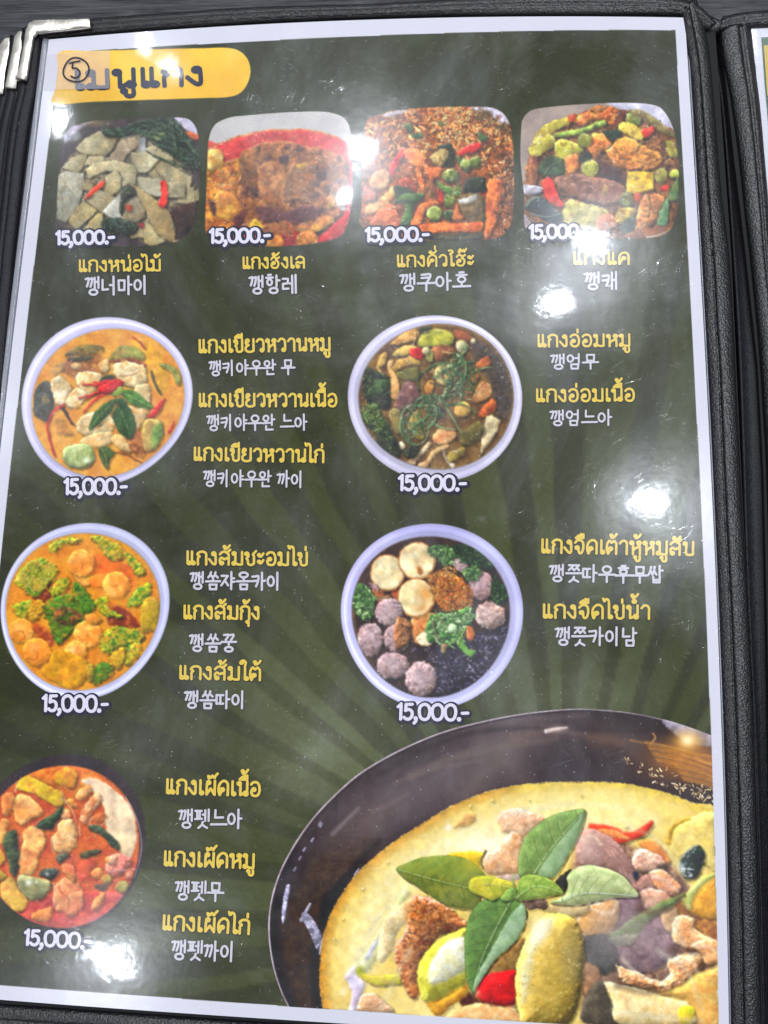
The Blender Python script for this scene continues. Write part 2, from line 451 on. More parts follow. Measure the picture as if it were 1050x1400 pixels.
    def strands(s, region, n, ln, wd, cols, curl=.8, ang=None, spread=3.2, seed=1, al=1.0, relief=.4, sh=.3):
        p = smooth_poly(s.pt(region)); r = random.Random(seed * 77 + s.pid)
        x0, y0 = p.min(0); x1, y1 = p.max(0); k = 0; tries = 0
        while k < n and tries < n * 12:
            tries += 1
            x, y = r.uniform(x0, x1), r.uniform(y0, y1)
            if poly_sdf(np.array([[x]]), np.array([[y]]), p)[0, 0] > 0: continue
            a = (r.uniform(0, 6.283) if ang is None else math.radians(ang) + r.uniform(-spread, spread))
            L = ln / s.s * r.uniform(.5, 1.3); q = [(x, y)]
            for _ in range(3):
                a += r.uniform(-curl, curl); x += math.cos(a) * L / 3; y += math.sin(a) * L / 3; q.append((x, y))
            q = smooth_poly(q, False, 3); wv = wd / s.s / 2 * r.uniform(.6, 1.3); m = wv + 3
            w = s.sub(q[:, 0].min() - m, q[:, 1].min() - m, q[:, 0].max() + m, q[:, 1].max() + m)
            k += 1
            if w is None: continue
            d = line_sdf(s.X[w], s.Y[w], q, wv, wv * .6)
            c = np.array(r.choice(cols), float) * r.uniform(.85, 1.15)
            Cc = s.C[w]; cm = s.cm[w]
            if sh: Cc *= (1 - sh * np.clip(1 - np.maximum(d, 0) / 1.4, 0, 1) * cm)[..., None]
            gy, gx = np.gradient(np.clip(-d, -1, wv))
            col = c * (1 + relief * (.5 * gx + .8 * gy))[..., None]
            a_ = np.clip(.5 - d, 0, 1) * cm * al
            Cc += (np.clip(col, 0, 255) - Cc) * a_[..., None]
    def fill(s, c1, c2=None, f=12, o=4, tex=.12, tf=2.5, al=1.0):
        s.seed += 3; c1 = np.array(c1, float); c2 = c1 * .8 if c2 is None else np.array(c2, float)
        g = sm(.3, .7, fbm(s.X / f, s.Y / f, s.seed, o))
        n1 = fbm(s.X / tf, s.Y / tf, s.seed + 5, 2) - .5
        col = (c1 + (c2 - c1) * g[..., None]) * (1 + n1 * tex * 2)[..., None]
        s.C += (np.clip(col, 0, 255) - s.C) * (s.cm * al)[..., None]
    def glow(s, x, y, r, c, al=.8, ry=None):
        q = s.pt([(x, y)])[0]; r /= s.s; ry = (ry / s.s if ry else r)
        g = np.exp(-(((s.X - q[0]) / r) ** 2 + ((s.Y - q[1]) / ry) ** 2)) * al * s.cm
        s.C += (np.array(c, float) - s.C) * g[..., None]
    def sauce(s, c, amt=.3, f=11.0, al=.75, c2=None, lo=28):
        """liquid running over and between the pieces, so that they look half sunk"""
        sd = s.pid * 23 + 900; g = fbm(s.X / f, s.Y / (f * .8), sd, 4)
        th = np.quantile(g[s.cm > .5], 1 - amt); a = sm(th - .035, th + .05, g) * al * s.cm * sm(lo, lo + 32, s.C.max(-1) - s.C.min(-1))
        rim = np.exp(-((g - th) / .018) ** 2) * s.cm * .16 * sm(lo, lo + 32, s.C.max(-1) - s.C.min(-1))
        c = np.array(c, float); c2 = c * .82 if c2 is None else np.array(c2, float)
        col = c + (c2 - c) * sm(.35, .65, fbm(s.X / 9, s.Y / 9, sd + 5, 2))[..., None]
        s.C += (col - s.C) * a[..., None]
        s.C += (np.array([255, 236, 200.]) - s.C) * (rim * .5)[..., None]
    def finish(s, a1=1.1, w1=3.2, a2=1.6, w2=9.0, tex=.16, spark=.5, sat=1.02, chroma=False, blur=1, con=1.0):
        """breaks the outlines up and lays the fine wet texture of a food photograph over the picture"""
        X, Y, sd = s.X, s.Y, s.pid * 17 + 500
        m = s.cm * 1.0
        if chroma:     # leave the plain pale rims smooth
            m = m * sm(28, 60, s.C.max(-1) - s.C.min(-1))
        H, W_ = X.shape
        dx = ((fbm(X / w1, Y / w1, sd, 2) - .5) * 2 * a1 + (fbm(X / w2, Y / w2, sd + 3, 2) - .5) * 2 * a2) * m * 1.6
        dy = ((fbm(X / w1, Y / w1, sd + 7, 2) - .5) * 2 * a1 + (fbm(X / w2, Y / w2, sd + 11, 2) - .5) * 2 * a2) * m * 1.6
        ii, jj = np.meshgrid(np.arange(H), np.arange(W_), indexing='ij')
        fy = np.clip(ii + dy, 0, H - 1.001); fx = np.clip(jj + dx, 0, W_ - 1.001)
        i0 = fy.astype(int); j0 = fx.astype(int); fy = (fy - i0)[..., None]; fx = (fx - j0)[..., None]
        src = s.C.copy()
        q = (src[i0, j0] * (1 - fx) + src[i0, j0 + 1] * fx) * (1 - fy) + (src[i0 + 1, j0] * (1 - fx) + src[i0 + 1, j0 + 1] * fx) * fy
        idn = s.I.copy()[i0, j0]; ok = (m > .5) & (idn >= s.pid); s.I[ok] = idn[ok]
        for _ in range(blur):
            q2 = q.copy(); q2[1:-1] = (q[:-2] + 2 * q[1:-1] + q[2:]) / 4; q = q2.copy(); q[:, 1:-1] = (q2[:, :-2] + 2 * q2[:, 1:-1] + q2[:, 2:]) / 4
        lum = q.mean(-1, keepdims=True); q = lum + (q - lum) * sat
        ridge = 1 - np.abs(fbm(X / 4.5, Y / 4.5, sd + 19, 3) - .5) * 5
        fine = fbm(X / 1.7, Y / 1.7, sd + 23, 2) - .5; mid = fbm(X / 5, Y / 5, sd + 29, 3) - .5
        q = q * (1 + fine * tex * 1.3 + mid * tex * 2.0 - np.clip(ridge, 0, 1) * tex * .35)[..., None]
        sp = sm(.66, .84, fbm(X / 4.2, Y / 2.6, sd + 37, 2)) * sm(.42, .6, fbm(X / 16, Y / 16, sd + 41, 2)) * spark * np.clip(lum[..., 0] / 110, .2, 1)
        q = q + (255 - q) * (sp * .75)[..., None] * np.array([1, .97, .9])
        q = (q - 120) * con + 120
        s.C += (np.clip(q, 0, 255) - s.C) * m[..., None]
    def leaf(s, txt, rib, c1, c2=None, name='leaf', vein=(150, 175, 110), nv=5, side=1.0, **k):
        k.setdefault('relief', .18); k.setdefault('nz', .05)
        c1 = np.array(c1) * s.ltint; c2 = None if c2 is None else np.array(c2) * s.ltint
        s.piece(txt, c1, c2, name, warp=.35, **k)
        r = smooth_poly(s.pt(rib), False, 4); p = smooth_poly(s.pt(txt))
        keep = s.cm; w = s.sub(p[:, 0].min(), p[:, 1].min(), p[:, 0].max(), p[:, 1].max())
        if w is None: return
        d = poly_sdf(s.X[w], s.Y[w], p); cmw = np.zeros_like(s.cm); cmw[w] = np.clip(-d - .3, 0, 1) * s.cm[w]; s.cm = cmw
        rib_px = [((q[0] - s.o[0]) * s.s, (q[1] - s.o[1]) * s.s) for q in r]
        s.line(rib_px, 2.0 * s.s, 1.0 * s.s, vein, vein, sh=.12, relief=.1, nz=.02, soft=1.3 / s.softk, al=.9)
        L = np.linalg.norm(r[-1] - r[0]) * s.s
        for i in range(nv):
            t = (i + .8) / (nv + .6); q = np.array(rib_px[int(t * (len(rib_px) - 1))]); q2 = np.array(rib_px[min(len(rib_px) - 1, int(t * (len(rib_px) - 1)) + 1)])
            dv = q2 - q if np.linalg.norm(q2 - q) > 0 else np.array(rib_px[-1]) - np.array(rib_px[-2])
            dv = dv / (np.linalg.norm(dv) + 1e-9); nr = np.array([-dv[1], dv[0]])
            for sg in (-1, 1):
                e = q + dv * L * .17 + nr * sg * L * .2 * side; m = (q + e) / 2 + dv * L * -.02
                s.line([q, m, e], 1.0 * s.s, .5 * s.s, np.array(c1) * .66, np.array(c1) * .66, sh=0, relief=0, nz=0, soft=1.5 / s.softk, al=.75)
        s.cm = keep
# ------------------------------------------------------------------ page ground: white margin, dark green print with rays
ID_MARGIN = new_id('paper_margin', None, 'white paper margin around the green print')
ID_BG = new_id('green_background', None, 'dark green printed background with soft rays')
ID[:] = ID_MARGIN
C[:] = (222, 222, 232)
inn = np.minimum(np.minimum(GX - in_l(GY), in_r(GY) - GX), np.minimum(GY - in_t(GX), in_b(GX) - GY)).astype(np.float32)
_a = np.clip(.5 + inn / 1.2, 0, 1)[..., None]
cx, cy = 780., 1265.
th = np.degrees(np.arctan2(cy - GY, GX - cx)); rad = np.hypot(GX - cx, GY - cy)
tt = th + 1.5 * (fbm(GX / 90, GY / 90, 3) - .5)
st = np.zeros_like(tt)
_r = random.Random(5); e = 2.0
while e < 360:
    wd = _r.uniform(2.2, 5.5); amp = _r.uniform(.45, 1.0)
    st += amp * sm(e, e + .5, tt % 360) * (1 - sm(e + wd, e + wd + .5, tt % 360)); e += wd + _r.uniform(2.2, 4.6)
fade = sm(1250, 350, rad) * .9 + .12
g0 = np.array([48, 52, 24.]); g1 = np.array([68, 75, 40.])
base = g0 + (g1 - g0) * (st * fade)[..., None]
big = fbm(GX / 150, GY / 150, 8, 3)
base *= (.86 + .30 * big)[..., None]
def pat(x, y, rx, ry, c, al, n=40):
    g = np.exp(-(((GX - x) / rx) ** 2 + ((GY - y) / ry) ** 2)) * al * (.45 + .9 * fbm(GX / n, GY / n, int(x), 4)) * (.75 + .35 * st)
    return g[..., None], np.array(c, float)
for a in ((430, 1040, 90, 75, (118, 124, 92), .75), (420, 900, 60, 110, (92, 97, 62), .5), (360, 930, 60, 60, (95, 100, 70), .4),
          (770, 945, 130, 50, (104, 110, 84), .6), (700, 950, 40, 60, (90, 95, 70), .4), (450, 760, 120, 90, (74, 80, 50), .3),
          (340, 1250, 60, 160, (74, 80, 58), .45), (230, 1010, 110, 40, (70, 72, 52), .35), (620, 60, 70, 18, (80, 88, 50), .3)):
    g, c = pat(*a); base = base + (c - base) * np.clip(g, 0, 1)
base *= (1 + (fbm(GX / 2.2, GY / 2.2, 77, 2) - .5) * .16)[..., None]
C += (base - C) * _a
ID[inn > 0] = ID_BG
del base, th, rad, tt, st, big

# header banner
B = Dish(0, 0, 1, 'header_banner', 'yellow rounded banner behind the title word',
         [(81,71),(120,69.6),(160,68.6),(200,67.6),(240,66.6),(280,65.8),(308,65.2),(326,69),(338,80),(342.5,97),(338,115),(327,128),(309,133),(280,134),(240,135.4),(200,136.6),(160,138),(120,139.6),(73,142),(76,120),(79,95)])
B.fill((236, 196, 66), (228, 178, 52), f=60, tex=.03)
q = ((B.X - 76) / 266)[..., None]
B.C *= np.where(B.cm[..., None] > 0, 1 - .10 * np.clip(1 - q * 2.2, 0, 1) * sm(95, 140, B.Y)[..., None], 1)
# ================================================================== bamboo shoot curry
D = Dish(70, 130, 5, 'dish_photo', 'square photo of bamboo shoot slices with dark green herbs',
 '90,300 105,245 150,210 240,185 330,172 600,158 800,150 905,156 960,180 1000,245 1012,330 1015,500 1012,700 990,850 940,945 850,1005 700,1030 500,1035 300,1020 100,980 32,930 35,800 45,600 60,450')
D.fill((74, 62, 68), (56, 46, 46), f=14)
D.piece('180,360 330,250 480,240 640,260 760,360 960,540 980,740 830,800 780,1010 620,1010 560,960 350,960 90,900 45,800 45,560 90,480', (140, 128, 100), (104, 94, 74), nz=.2, sh=0, soft=4, mott=((70, 62, 54), .3, 4))
D.piece('85,310 105,245 160,205 330,170 270,190 170,255 110,320', (158, 148, 165), nz=.03, relief=.1, sh=0, soft=3)
D.piece('825,158 930,155 985,200 1005,275 930,245 875,200', (212, 205, 226), (200, 190, 210), name='bowl_rim', nz=.02, relief=.1)
D.piece('915,250 1010,268 1012,308 940,288', (222, 112, 62), (190, 80, 50))
D.glow(300, 190, 90, (150, 125, 70), .5, 25)
b1, b2 = (186, 174, 138), (160, 146, 108); br, bd = (204, 196, 168), (140, 128, 92)
def bam(t, c=b1, c2=b2, **k):
    q = np.array([[float(v) for v in z.split(',')] for z in t.split()]); q = q.mean(0) + (q - q.mean(0)) * 1.07
    c = np.array(c) * 1.06; c2 = np.array(c2) * .94
    k.setdefault('ang', random.choice((20, 60, 110, 200))); D.piece(q, c, c2, 'bamboo_slice', smooth=False, warp=.8, wf=7, dome=2.0, relief=.3, nz=.045, nf=2.4, sh=.55, **k)
bam('430,250 470,215 490,250 450,265', br)
bam('400,440 480,300 560,270 620,260 590,350 520,400 490,450', (176, 156, 126), (150, 128, 100))
bam('590,330 640,265 652,390 600,400', (158, 160, 160), (130, 132, 130))
bam('175,370 240,300 330,250 455,290 415,360 370,410 240,405')
bam('80,495 140,435 200,405 240,412 215,490 180,530')
bam('230,475 260,420 350,415 365,455 260,475')
bam('45,560 120,530 215,540 222,620 180,760 100,860 45,830', (170, 164, 142), (140, 135, 112), streak=(85, .9, .25))
bam('220,600 290,610 280,660 215,650', bd)
bam('245,510 300,465 440,450 580,490 600,530 500,535 380,520 300,550 268,568', (190, 176, 136))
bam('650,380 700,340 830,375 900,430 850,450 760,440')
bam('650,530 700,480 780,590 735,600', bd)
bam('700,480 745,445 850,500 955,560 940,635 860,610 780,590', (178, 164, 126), (150, 136, 100))
bam('545,400 640,392 735,440 690,490 640,530 600,525 560,460', (200, 190, 154))
bam('860,690 900,650 975,628 982,740 860,736', (160, 148, 110))
bam('980,660 1012,640 1012,720 985,725', bd)
bam('780,592 910,610 912,700 790,695', (172, 160, 128), (150, 138, 104), streak=(10, .7, .15))
bam('585,560 750,582 745,690 600,680 572,620', (178, 172, 146), (160, 150, 120), streak=(10, .7, .15))
bam('480,530 580,540 575,610 530,600 490,625')
bam('560,930 640,885 650,975 540,975', (170, 150, 100))
bam('380,560 440,520 475,560 470,640 390,700 370,650', (184, 170, 130), (158, 142, 100))
bam('230,710 330,650 440,700 350,802', (176, 160, 126))
bam('120,870 160,790 220,730 310,790 240,860 180,920', (186, 170, 118), (150, 130, 84))
bam('350,800 400,745 470,680 477,835 420,840', (196, 194, 180), (176, 172, 156))
bam('230,920 270,860 320,810 352,812 345,922', (190, 168, 110))
bam('480,840 520,790 540,850 530,870', bd)
bam('510,780 545,720 585,690 640,760 640,830 570,870 535,850', (150, 138, 112), (128, 116, 90))
bam('640,870 690,900 780,985 775,1002 690,1030 640,1010', (192, 176, 128), (168, 150, 100))
D.piece('820,790 900,750 985,740 990,850 900,985 850,1000 830,860', (66, 48, 40), (50, 36, 36), nz=.05, sh=.3)
D.piece('545,612 590,630 640,660 700,705 770,760 830,850 845,1002 780,990 710,930 670,850 640,770', (192, 168, 116), (150, 124, 80), 'bamboo_slice', ang=20, dome=9, relief=.2, nz=.03, sh=.7)
D.piece('830,1000 900,985 960,925 985,880 960,960 880,1010', (176, 160, 130), sh=0)
D.piece('230,705 270,650 350,590 368,610 300,670 245,706', (232, 78, 44), (214, 54, 36), 'chilli', dome=5, spec=.5)
D.piece('745,590 785,600 796,700 775,770 730,742 755,680', (226, 62, 44), (196, 40, 36), 'chilli', dome=5, spec=.4)
D.piece('510,755 550,752 548,792 516,788', (186, 72, 56), sh=.2)
D.piece('605,880 630,870 632,900 608,905', (150, 50, 56), sh=.2)
D.piece('350,890 360,850 450,838 560,870 602,905 550,955 420,950', (50, 62, 50), (34, 42, 36), 'herb_leaf', nz=.25, relief=.5)
D.piece('490,645 560,625 572,690 510,720 490,790 468,800', (56, 62, 48), (36, 42, 36), 'herb_leaf', nz=.25, relief=.5)
D.piece('350,250 430,225 560,200 700,155 820,150 900,230 1015,420 1005,500 900,460 700,330 640,270 520,280 400,290', (46, 58, 46), (34, 42, 36), 'herb_mass', nz=.25, sh=.3, soft=3)
D.piece('700,260 780,250 780,300 710,310', (140, 156, 82), (110, 130, 70))
for t in ('350,240 430,275 520,255 640,215 760,190', '540,240 680,255 800,320 900,395', '700,330 800,365 900,408', '800,165 870,230 930,300 1018,425',
          '700,415 850,470 930,495 1000,490 1022,450 1010,420', '820,175 838,260 845,350', '530,205 620,180 720,180', '720,265 840,300 940,330 1010,380',
          '640,280 760,240 860,300', '760,200 900,290 980,400', '560,230 660,300 740,350', '880,420 960,440 1010,400', '600,200 700,230 790,225', '900,260 950,330 990,410', '360,200 390,240 440,265'):
    D.line(t, 14, 8, (78, 104, 76), (56, 78, 60), relief=.6)
D.strands('400,270 560,190 820,160 1000,400 960,480 800,420 600,290', 90, 60, 6, [(60, 84, 62), (96, 120, 92), (40, 56, 44), (120, 140, 116)], curl=.4, seed=2)
D.strands('360,860 590,870 550,940 400,940', 30, 30, 6, [(36, 46, 40), (80, 98, 76), (120, 130, 116)], seed=3)
D.finish(.4, 3.0, .6, 9, .08, .3)

# ================================================================== red curry with pork
D = Dish(275, 130, 5, 'dish_photo', 'square photo of red curry in a pale bowl',
 '85,215 130,178 210,150 300,140 550,120 800,112 905,125 980,160 1020,240 1036,420 1034,600 1025,760 1000,890 950,965 800,1010 600,1030 400,1032 200,1000 75,960 30,920 34,700 45,400 55,290')
D.fill((192, 188, 186), (182, 178, 178), f=30, tex=.03)
D.piece('30,372 120,330 250,285 400,250 560,236 720,240 860,262 950,300 1010,350 1060,500 1060,900 950,1060 20,1060', (204, 66, 66), (192, 52, 56), 'curry_liquid', sh=0, nz=.04, edge=0, soft=1.6)
D.line('40,368 120,330 250,284 400,249 560,235 720,238 860,262 950,300', 14, 14, (226, 140, 64), sh=0, al=.75, soft=2)
D.piece('40,470 160,460 280,430 300,540 290,700 260,860 230,960 40,960 30,700', (222, 150, 52), (176, 92, 40), nz=.2, sh=.2, mott=((120, 66, 36), .28, 7))
D.piece('270,420 330,365 450,325 600,320 720,350 880,380 1000,470 990,700 960,820 880,900 760,980 640,960 500,960 380,960 280,900 240,760 260,600', (170, 110, 62), (140, 80, 46), 'braised_meat', nz=.22, nf=4, relief=.35, mott=((92, 52, 42), .30, 8))
D.line('170,465 260,440 290,390 370,350 480,322 600,330 700,350', 14, 8, (228, 160, 96), al=.8, sh=.2)
D.piece('45,375 130,378 152,470 100,500 45,510', (232, 200, 120), (214, 160, 70), 'potato_cube', nz=.06)
D.piece('80,780 105,665 220,680 275,780 250,840 200,860 130,850', (216, 160, 60), (186, 116, 48), 'potato_cube', nz=.12)
D.piece('260,440 340,420 400,470 380,560 400,620 330,640 280,560', (112, 80, 60), (140, 88, 56), nz=.2, sh=.2)
D.piece('390,500 460,460 560,480 580,560 540,700 480,740 400,700 390,600', (182, 124, 72), (150, 90, 54), 'meat_chunk', nz=.22)
D.piece('545,710 560,600 600,500 640,470 760,465 800,540 800,660 740,720 620,720', (152, 108, 72), (128, 84, 60), 'meat_chunk', nz=.15, dome=7, ang=40)
D.line('545,700 560,620 600,520 640,480', 12, 8, (204, 140, 70), sh=0)
D.piece('650,470 735,465 700,500 660,500', (210, 156, 60), sh=0)
for t in ('300,625 350,632 392,640 388,695 355,690 330,650', '540,420 600,408 590,462 545,465', '50,720 90,730 100,790 82,830', '790,520 850,510 860,570 800,580'):
    D.piece(t, (70, 48, 50), (90, 58, 50), nz=.15, sh=0, soft=3)
D.piece('370,780 460,760 560,800 660,770 770,750 820,800 780,850 650,880 560,860 450,870', (104, 60, 62), (82, 46, 52), nz=.2, sh=0, soft=5)
D.piece('490,900 600,870 680,960 640,1000 540,960', (176, 96, 56), nz=.25)
D.piece('740,920 820,830 900,828 912,870 850,900 800,935', (218, 158, 62), (190, 120, 50), nz=.15)
D.piece('860,700 900,660 920,740 870,780', (214, 160, 74), nz=.1)
D.piece('800,1030 830,960 900,890 1020,770 1040,800 1020,900 960,980', (204, 44, 48), (186, 30, 44), nz=.06, sh=.2)
D.piece('540,960 600,960 660,930 680,1000 620,1040 545,1040', (170, 34, 40), nz=.1)
D.piece('330,885 370,850 425,890 400,925 345,915', (238, 196, 50), (220, 160, 40), sh=.3)
D.piece('230,840 290,800 300,860 240,920', (92, 44, 48), nz=.1, sh=0, soft=3)
D.piece('440,960 540,960 560,1030 440,1030', (224, 150, 50), (200, 110, 44), nz=.15)
D.piece('660,960 760,930 800,1010 680,1030', (212, 130, 52), nz=.2)
D.strands('280,420 960,420 980,700 800,960 400,940 260,700', 170, 46, 6, [(200, 140, 84), (110, 66, 46), (176, 112, 62), (90, 52, 44)], curl=.6, seed=4, al=.45, sh=.12)
D.strands('60,520 280,470 280,640 60,640', 30, 40, 8, [(240, 180, 80), (170, 92, 44)], curl=.5, seed=5, al=.5)
for t in ('395,500 460,460 540,480 580,560', '300,440 380,480 420,560 460,600', '560,720 640,700 740,725', '640,470 600,540 560,640', '420,900 500,880 580,900', '400,600 440,650 430,720', '800,430 880,470 930,560', '330,720 420,760 500,750', '780,640 850,700 880,780'):
    D.line(t, 16, 8, (232, 158, 92), sh=.25, relief=.2, nz=.2, soft=4, al=.75)
for t in ('280,600 340,660 390,700', '470,780 600,800 760,790', '520,440 600,440', '760,520 830,560 850,640'):
    D.line(t, 26, 14, (84, 50, 46), sh=0, relief=0, nz=.1, soft=8, al=.6)
D.sauce((206, 126, 62), .16, 9, .45, (176, 96, 50))
D.finish(.5, 3.2, 1.2, 12, .09, .5, 1.0, chroma=True, blur=2)

# ================================================================== fried mixed curry
D = Dish(490, 130, 4.773, 'dish_photo', 'square photo of stir-fried curry with shredded topping',
 '48,185 80,145 200,107 320,90 450,80 700,74 880,84 950,125 990,195 1008,320 1016,600 998,830 940,915 850,942 600,952 300,935 25,860 20,700 25,300')
D.fill((176, 98, 52), (112, 66, 42), f=9, tex=.3)
oc = [(240, 146, 76), (250, 190, 122), (226, 124, 58), (170, 88, 50), (246, 166, 96), (120, 68, 44)]
D.piece('440,90 720,80 760,130 700,220 520,240 430,180', (226, 124, 62), (196, 96, 48), 'shredded_topping', nz=.3, nf=2.5, relief=.5)
D.strands('50,200 300,110 700,80 1000,300 1010,600 860,560 700,420 400,420 60,420', 520, 34, 17, oc, curl=.6, seed=6)
D.strands('440,110 720,90 800,200 700,300 520,280', 120, 26, 15, oc[:3] + [(255, 190, 120)], curl=1, seed=26)
D.piece('150,128 300,95 315,108 200,140', (206, 196, 206), sh=0, nz=.02)
D.piece('728,80 880,82 955,122 990,200 900,162 850,112 760,102', (216, 208, 226), 'bowl_rim', nz=.02, relief=.05)
D.strands('740,110 860,110 985,200 960,260', 60, 50, 7, [(196, 150, 100), (226, 180, 120), (90, 90, 60), (150, 90, 60)], seed=7)
for t in ('300,190 345,190 350,242 315,232', '350,250 420,255 400,280 350,278', '640,400 720,450 735,490 700,500 650,440', '790,240 850,280 830,300 790,290', '520,180 560,185 540,200'):
    D.piece(t, (92, 122, 60), (60, 84, 48), 'herb_leaf', sh=.4, spec=.3)
D.piece('520,340 600,320 630,400 610,470 540,460 500,400', (52, 60, 42), (36, 40, 34), nz=.2)
D.piece('480,390 540,350 590,370 570,420 530,470 480,430', (196, 170, 104), (150, 120, 70), nz=.2)
D.piece('75,560 110,500 180,488 208,535 190,590 150,620 90,605', (214, 170, 118), (186, 130, 84), nz=.1)
D.piece('50,720 120,680 180,640 215,595 240,605 235,660 180,720 120,765 50,772', (224, 180, 122), (200, 140, 84), nz=.08)
D.piece('30,600 90,620 120,670 60,700 30,690', (198, 124, 100), nz=.1)
D.piece('80,820 140,750 225,712 270,800 265,855 90,855', (218, 132, 84), (190, 100, 60), nz=.12)
D.piece('205,500 215,460 240,400 300,345 316,370 262,450 228,522', (218, 52, 46), (190, 40, 44), 'chilli', spec=.4)
D.piece('655,375 720,330 797,313 792,345 720,385 662,392', (226, 46, 38), (190, 30, 32), 'chilli', spec=.4)
o1, o2 = (238, 142, 72), (206, 104, 48)
D.piece('295,365 345,338 430,378 442,430 420,480 392,470 330,440', o1, o2, 'orange_mushroom', nz=.12)
D.piece('430,480 445,440 480,470 540,478 545,520 500,545 470,560', o1, o2, 'orange_mushroom', nz=.12)
D.piece('365,480 410,490 432,610 415,615 390,560', (240, 164, 92), o2, 'orange_mushroom')
D.piece('260,560 330,540 380,600 360,640 290,610', (196, 90, 52), (150, 60, 40), nz=.2)
D.piece('235,590 330,610 360,640 260,700 240,660', (52, 66, 40), nz=.1)
g1_, g2_ = (84, 112, 56), (52, 76, 42)
D.piece('318,690 372,690 352,770 335,850 278,850 300,760', g1_, g2_, 'green_bean', dome=5, relief=.4)
D.piece('240,690 280,655 350,642 432,645 400,690 300,700 250,716', g1_, g2_, 'green_bean', dome=5, relief=.4)
D.piece('340,850 370,770 410,705 500,690 520,710 440,745 400,850', (230, 134, 66), (196, 96, 48), nz=.15)
D.piece('520,560 560,590 620,600 650,570 672,640 640,665 600,652 540,620', (120, 158, 62), (84, 120, 50), 'green_pepper', spec=.4)
for cx_, cy_, r_, nm in ((600, 530, 46, 1), (590, 688, 43, 1), (760, 440, 40, 1), (498, 772, 50, 1), (592, 782, 36, 0), (700, 452, 34, 1)):
    D.ball(cx_, cy_, r_, (160, 172, 78) if nm else (70, 96, 48), (112, 128, 52) if nm else (50, 70, 40), 'pea_aubergine', spec=.45, relief=.45, nz=.03)
D.piece('510,615 542,620 552,700 530,706', (222, 52, 38), 'chilli', spec=.3)
D.piece('820,640 850,618 842,662 822,664', (206, 50, 40), sh=.3)
D.piece('680,610 700,560 750,538 820,545 830,620 770,645 700,640', (52, 58, 44), (36, 42, 36), 'aubergine_piece', spec=.15)
D.piece('640,700 650,670 720,642 800,655 812,740 808,835 740,832 690,790', (132, 106, 66), (100, 80, 54), 'aubergine_piece', dome=7)
D.piece('662,682 700,668 770,655 765,690 670,708', (220, 216, 208), nz=.03, sh=0)
D.piece('640,700 660,780 680,800 640,820 610,800', (206, 120, 62), nz=.15)
D.piece('405,845 500,832 650,838 802,828 800,885 600,895 430,892', (236, 130, 62), (208, 98, 48), 'carrot_strip', nz=.12)
D.piece('840,590 870,555 935,558 955,680 910,800 845,935 822,925 830,780', (222, 126, 66), (190, 92, 50), 'carrot_strip', nz=.15, streak=(95, .8, .3))
D.piece('450,905 600,900 805,900 780,948 500,950', (70, 60, 42), (46, 42, 36), nz=.15)
D.line('500,920 650,935 780,930', 18, 12, (96, 92, 60))
D.line('830,660 820,760 815,880', 10, 8, (66, 92, 50))
D.strands('940,400 1015,400 1010,700 930,900 920,720', 110, 44, 8, [(120, 66, 46), (196, 110, 66), (60, 40, 40), (226, 160, 110)], seed=8)
D.strands('440,540 640,480 700,520 640,680 500,700', 30, 34, 5, [(190, 170, 110), (60, 80, 40)], seed=9)
D.finish(.6, 3.2, 1.0, 9, .12, .5)

# ================================================================== kae curry
D = Dish(705, 130, 4.565, 'dish_photo', 'square photo of curry with yellow squash cube and dark leaves',
 '35,205 45,150 80,108 150,82 400,58 700,48 860,62 925,100 972,180 1000,280 1018,420 1018,560 1010,700 972,832 880,890 700,897 400,900 180,870 66,832 54,700 50,600 30,400')
D.fill((170, 152, 140), (150, 134, 128), f=30, tex=.03)
D.piece('560,40 860,58 925,98 975,180 1000,250 850,150 700,100', (208, 203, 218), (192, 188, 206), 'bowl_rim', nz=.02, relief=.05, sh=0)
D.piece('80,400 100,300 180,200 280,150 400,115 520,62 640,92 760,100 880,170 1010,250 1030,500 1020,760 940,860 700,900 300,900 50,760 60,480', (146, 92, 50), (100, 62, 44), 'curry_base', nz=.25, relief=.4)
D.strands('100,380 400,140 760,120 1000,300 1000,700 700,860 300,860 80,700', 260, 50, 10, [(200, 130, 70), (90, 52, 40), (226, 160, 90), (60, 52, 44), (160, 110, 50)], curl=.8, seed=10, al=.8)
D.piece('105,290 180,190 330,135 340,180 260,215 160,290', (206, 196, 84), (176, 160, 60), nz=.08)
D.piece('78,345 110,290 180,240 248,262 235,320 170,365 120,390', (220, 206, 100), (180, 170, 64), 'squash_piece', nz=.08, spec=.3)
D.piece('365,170 430,112 540,108 600,70 645,130 625,200 560,175 470,170 420,205', (222, 136, 60), (178, 90, 44), 'fried_chicken', nz=.25, nf=3.5, relief=.5)
D.piece('640,100 690,100 690,160 650,200 620,180', (110, 62, 54), nz=.2)
D.piece('450,320 470,265 500,238 590,255 600,330 545,345 520,390 490,405', (232, 142, 62), (190, 100, 46), 'fried_chicken', nz=.2, relief=.5)
D.piece('240,350 250,300 300,275 400,308 425,345 350,370 290,412 250,390', (204, 198, 72), (160, 160, 52), 'squash_piece', nz=.05, spec=.35)
D.piece('300,402 380,366 392,450 340,490 310,492', (226, 146, 72), (186, 104, 54), nz=.12)
D.piece('80,390 140,400 130,540 90,560', (176, 110, 66), (130, 70, 50), nz=.2)
D.piece('245,235 330,218 420,205 550,155 557,188 480,215 400,245 262,268', (158, 184, 78), (112, 140, 56), 'green_bean', dome=5, relief=.4, nz=.03)
D.piece('540,222 600,225 645,212 655,270 590,275', (50, 68, 54), nz=.2)
D.piece('500,390 560,430 640,470 700,500 690,545 600,530 520,500', (62, 36, 36), (84, 50, 42), nz=.2)
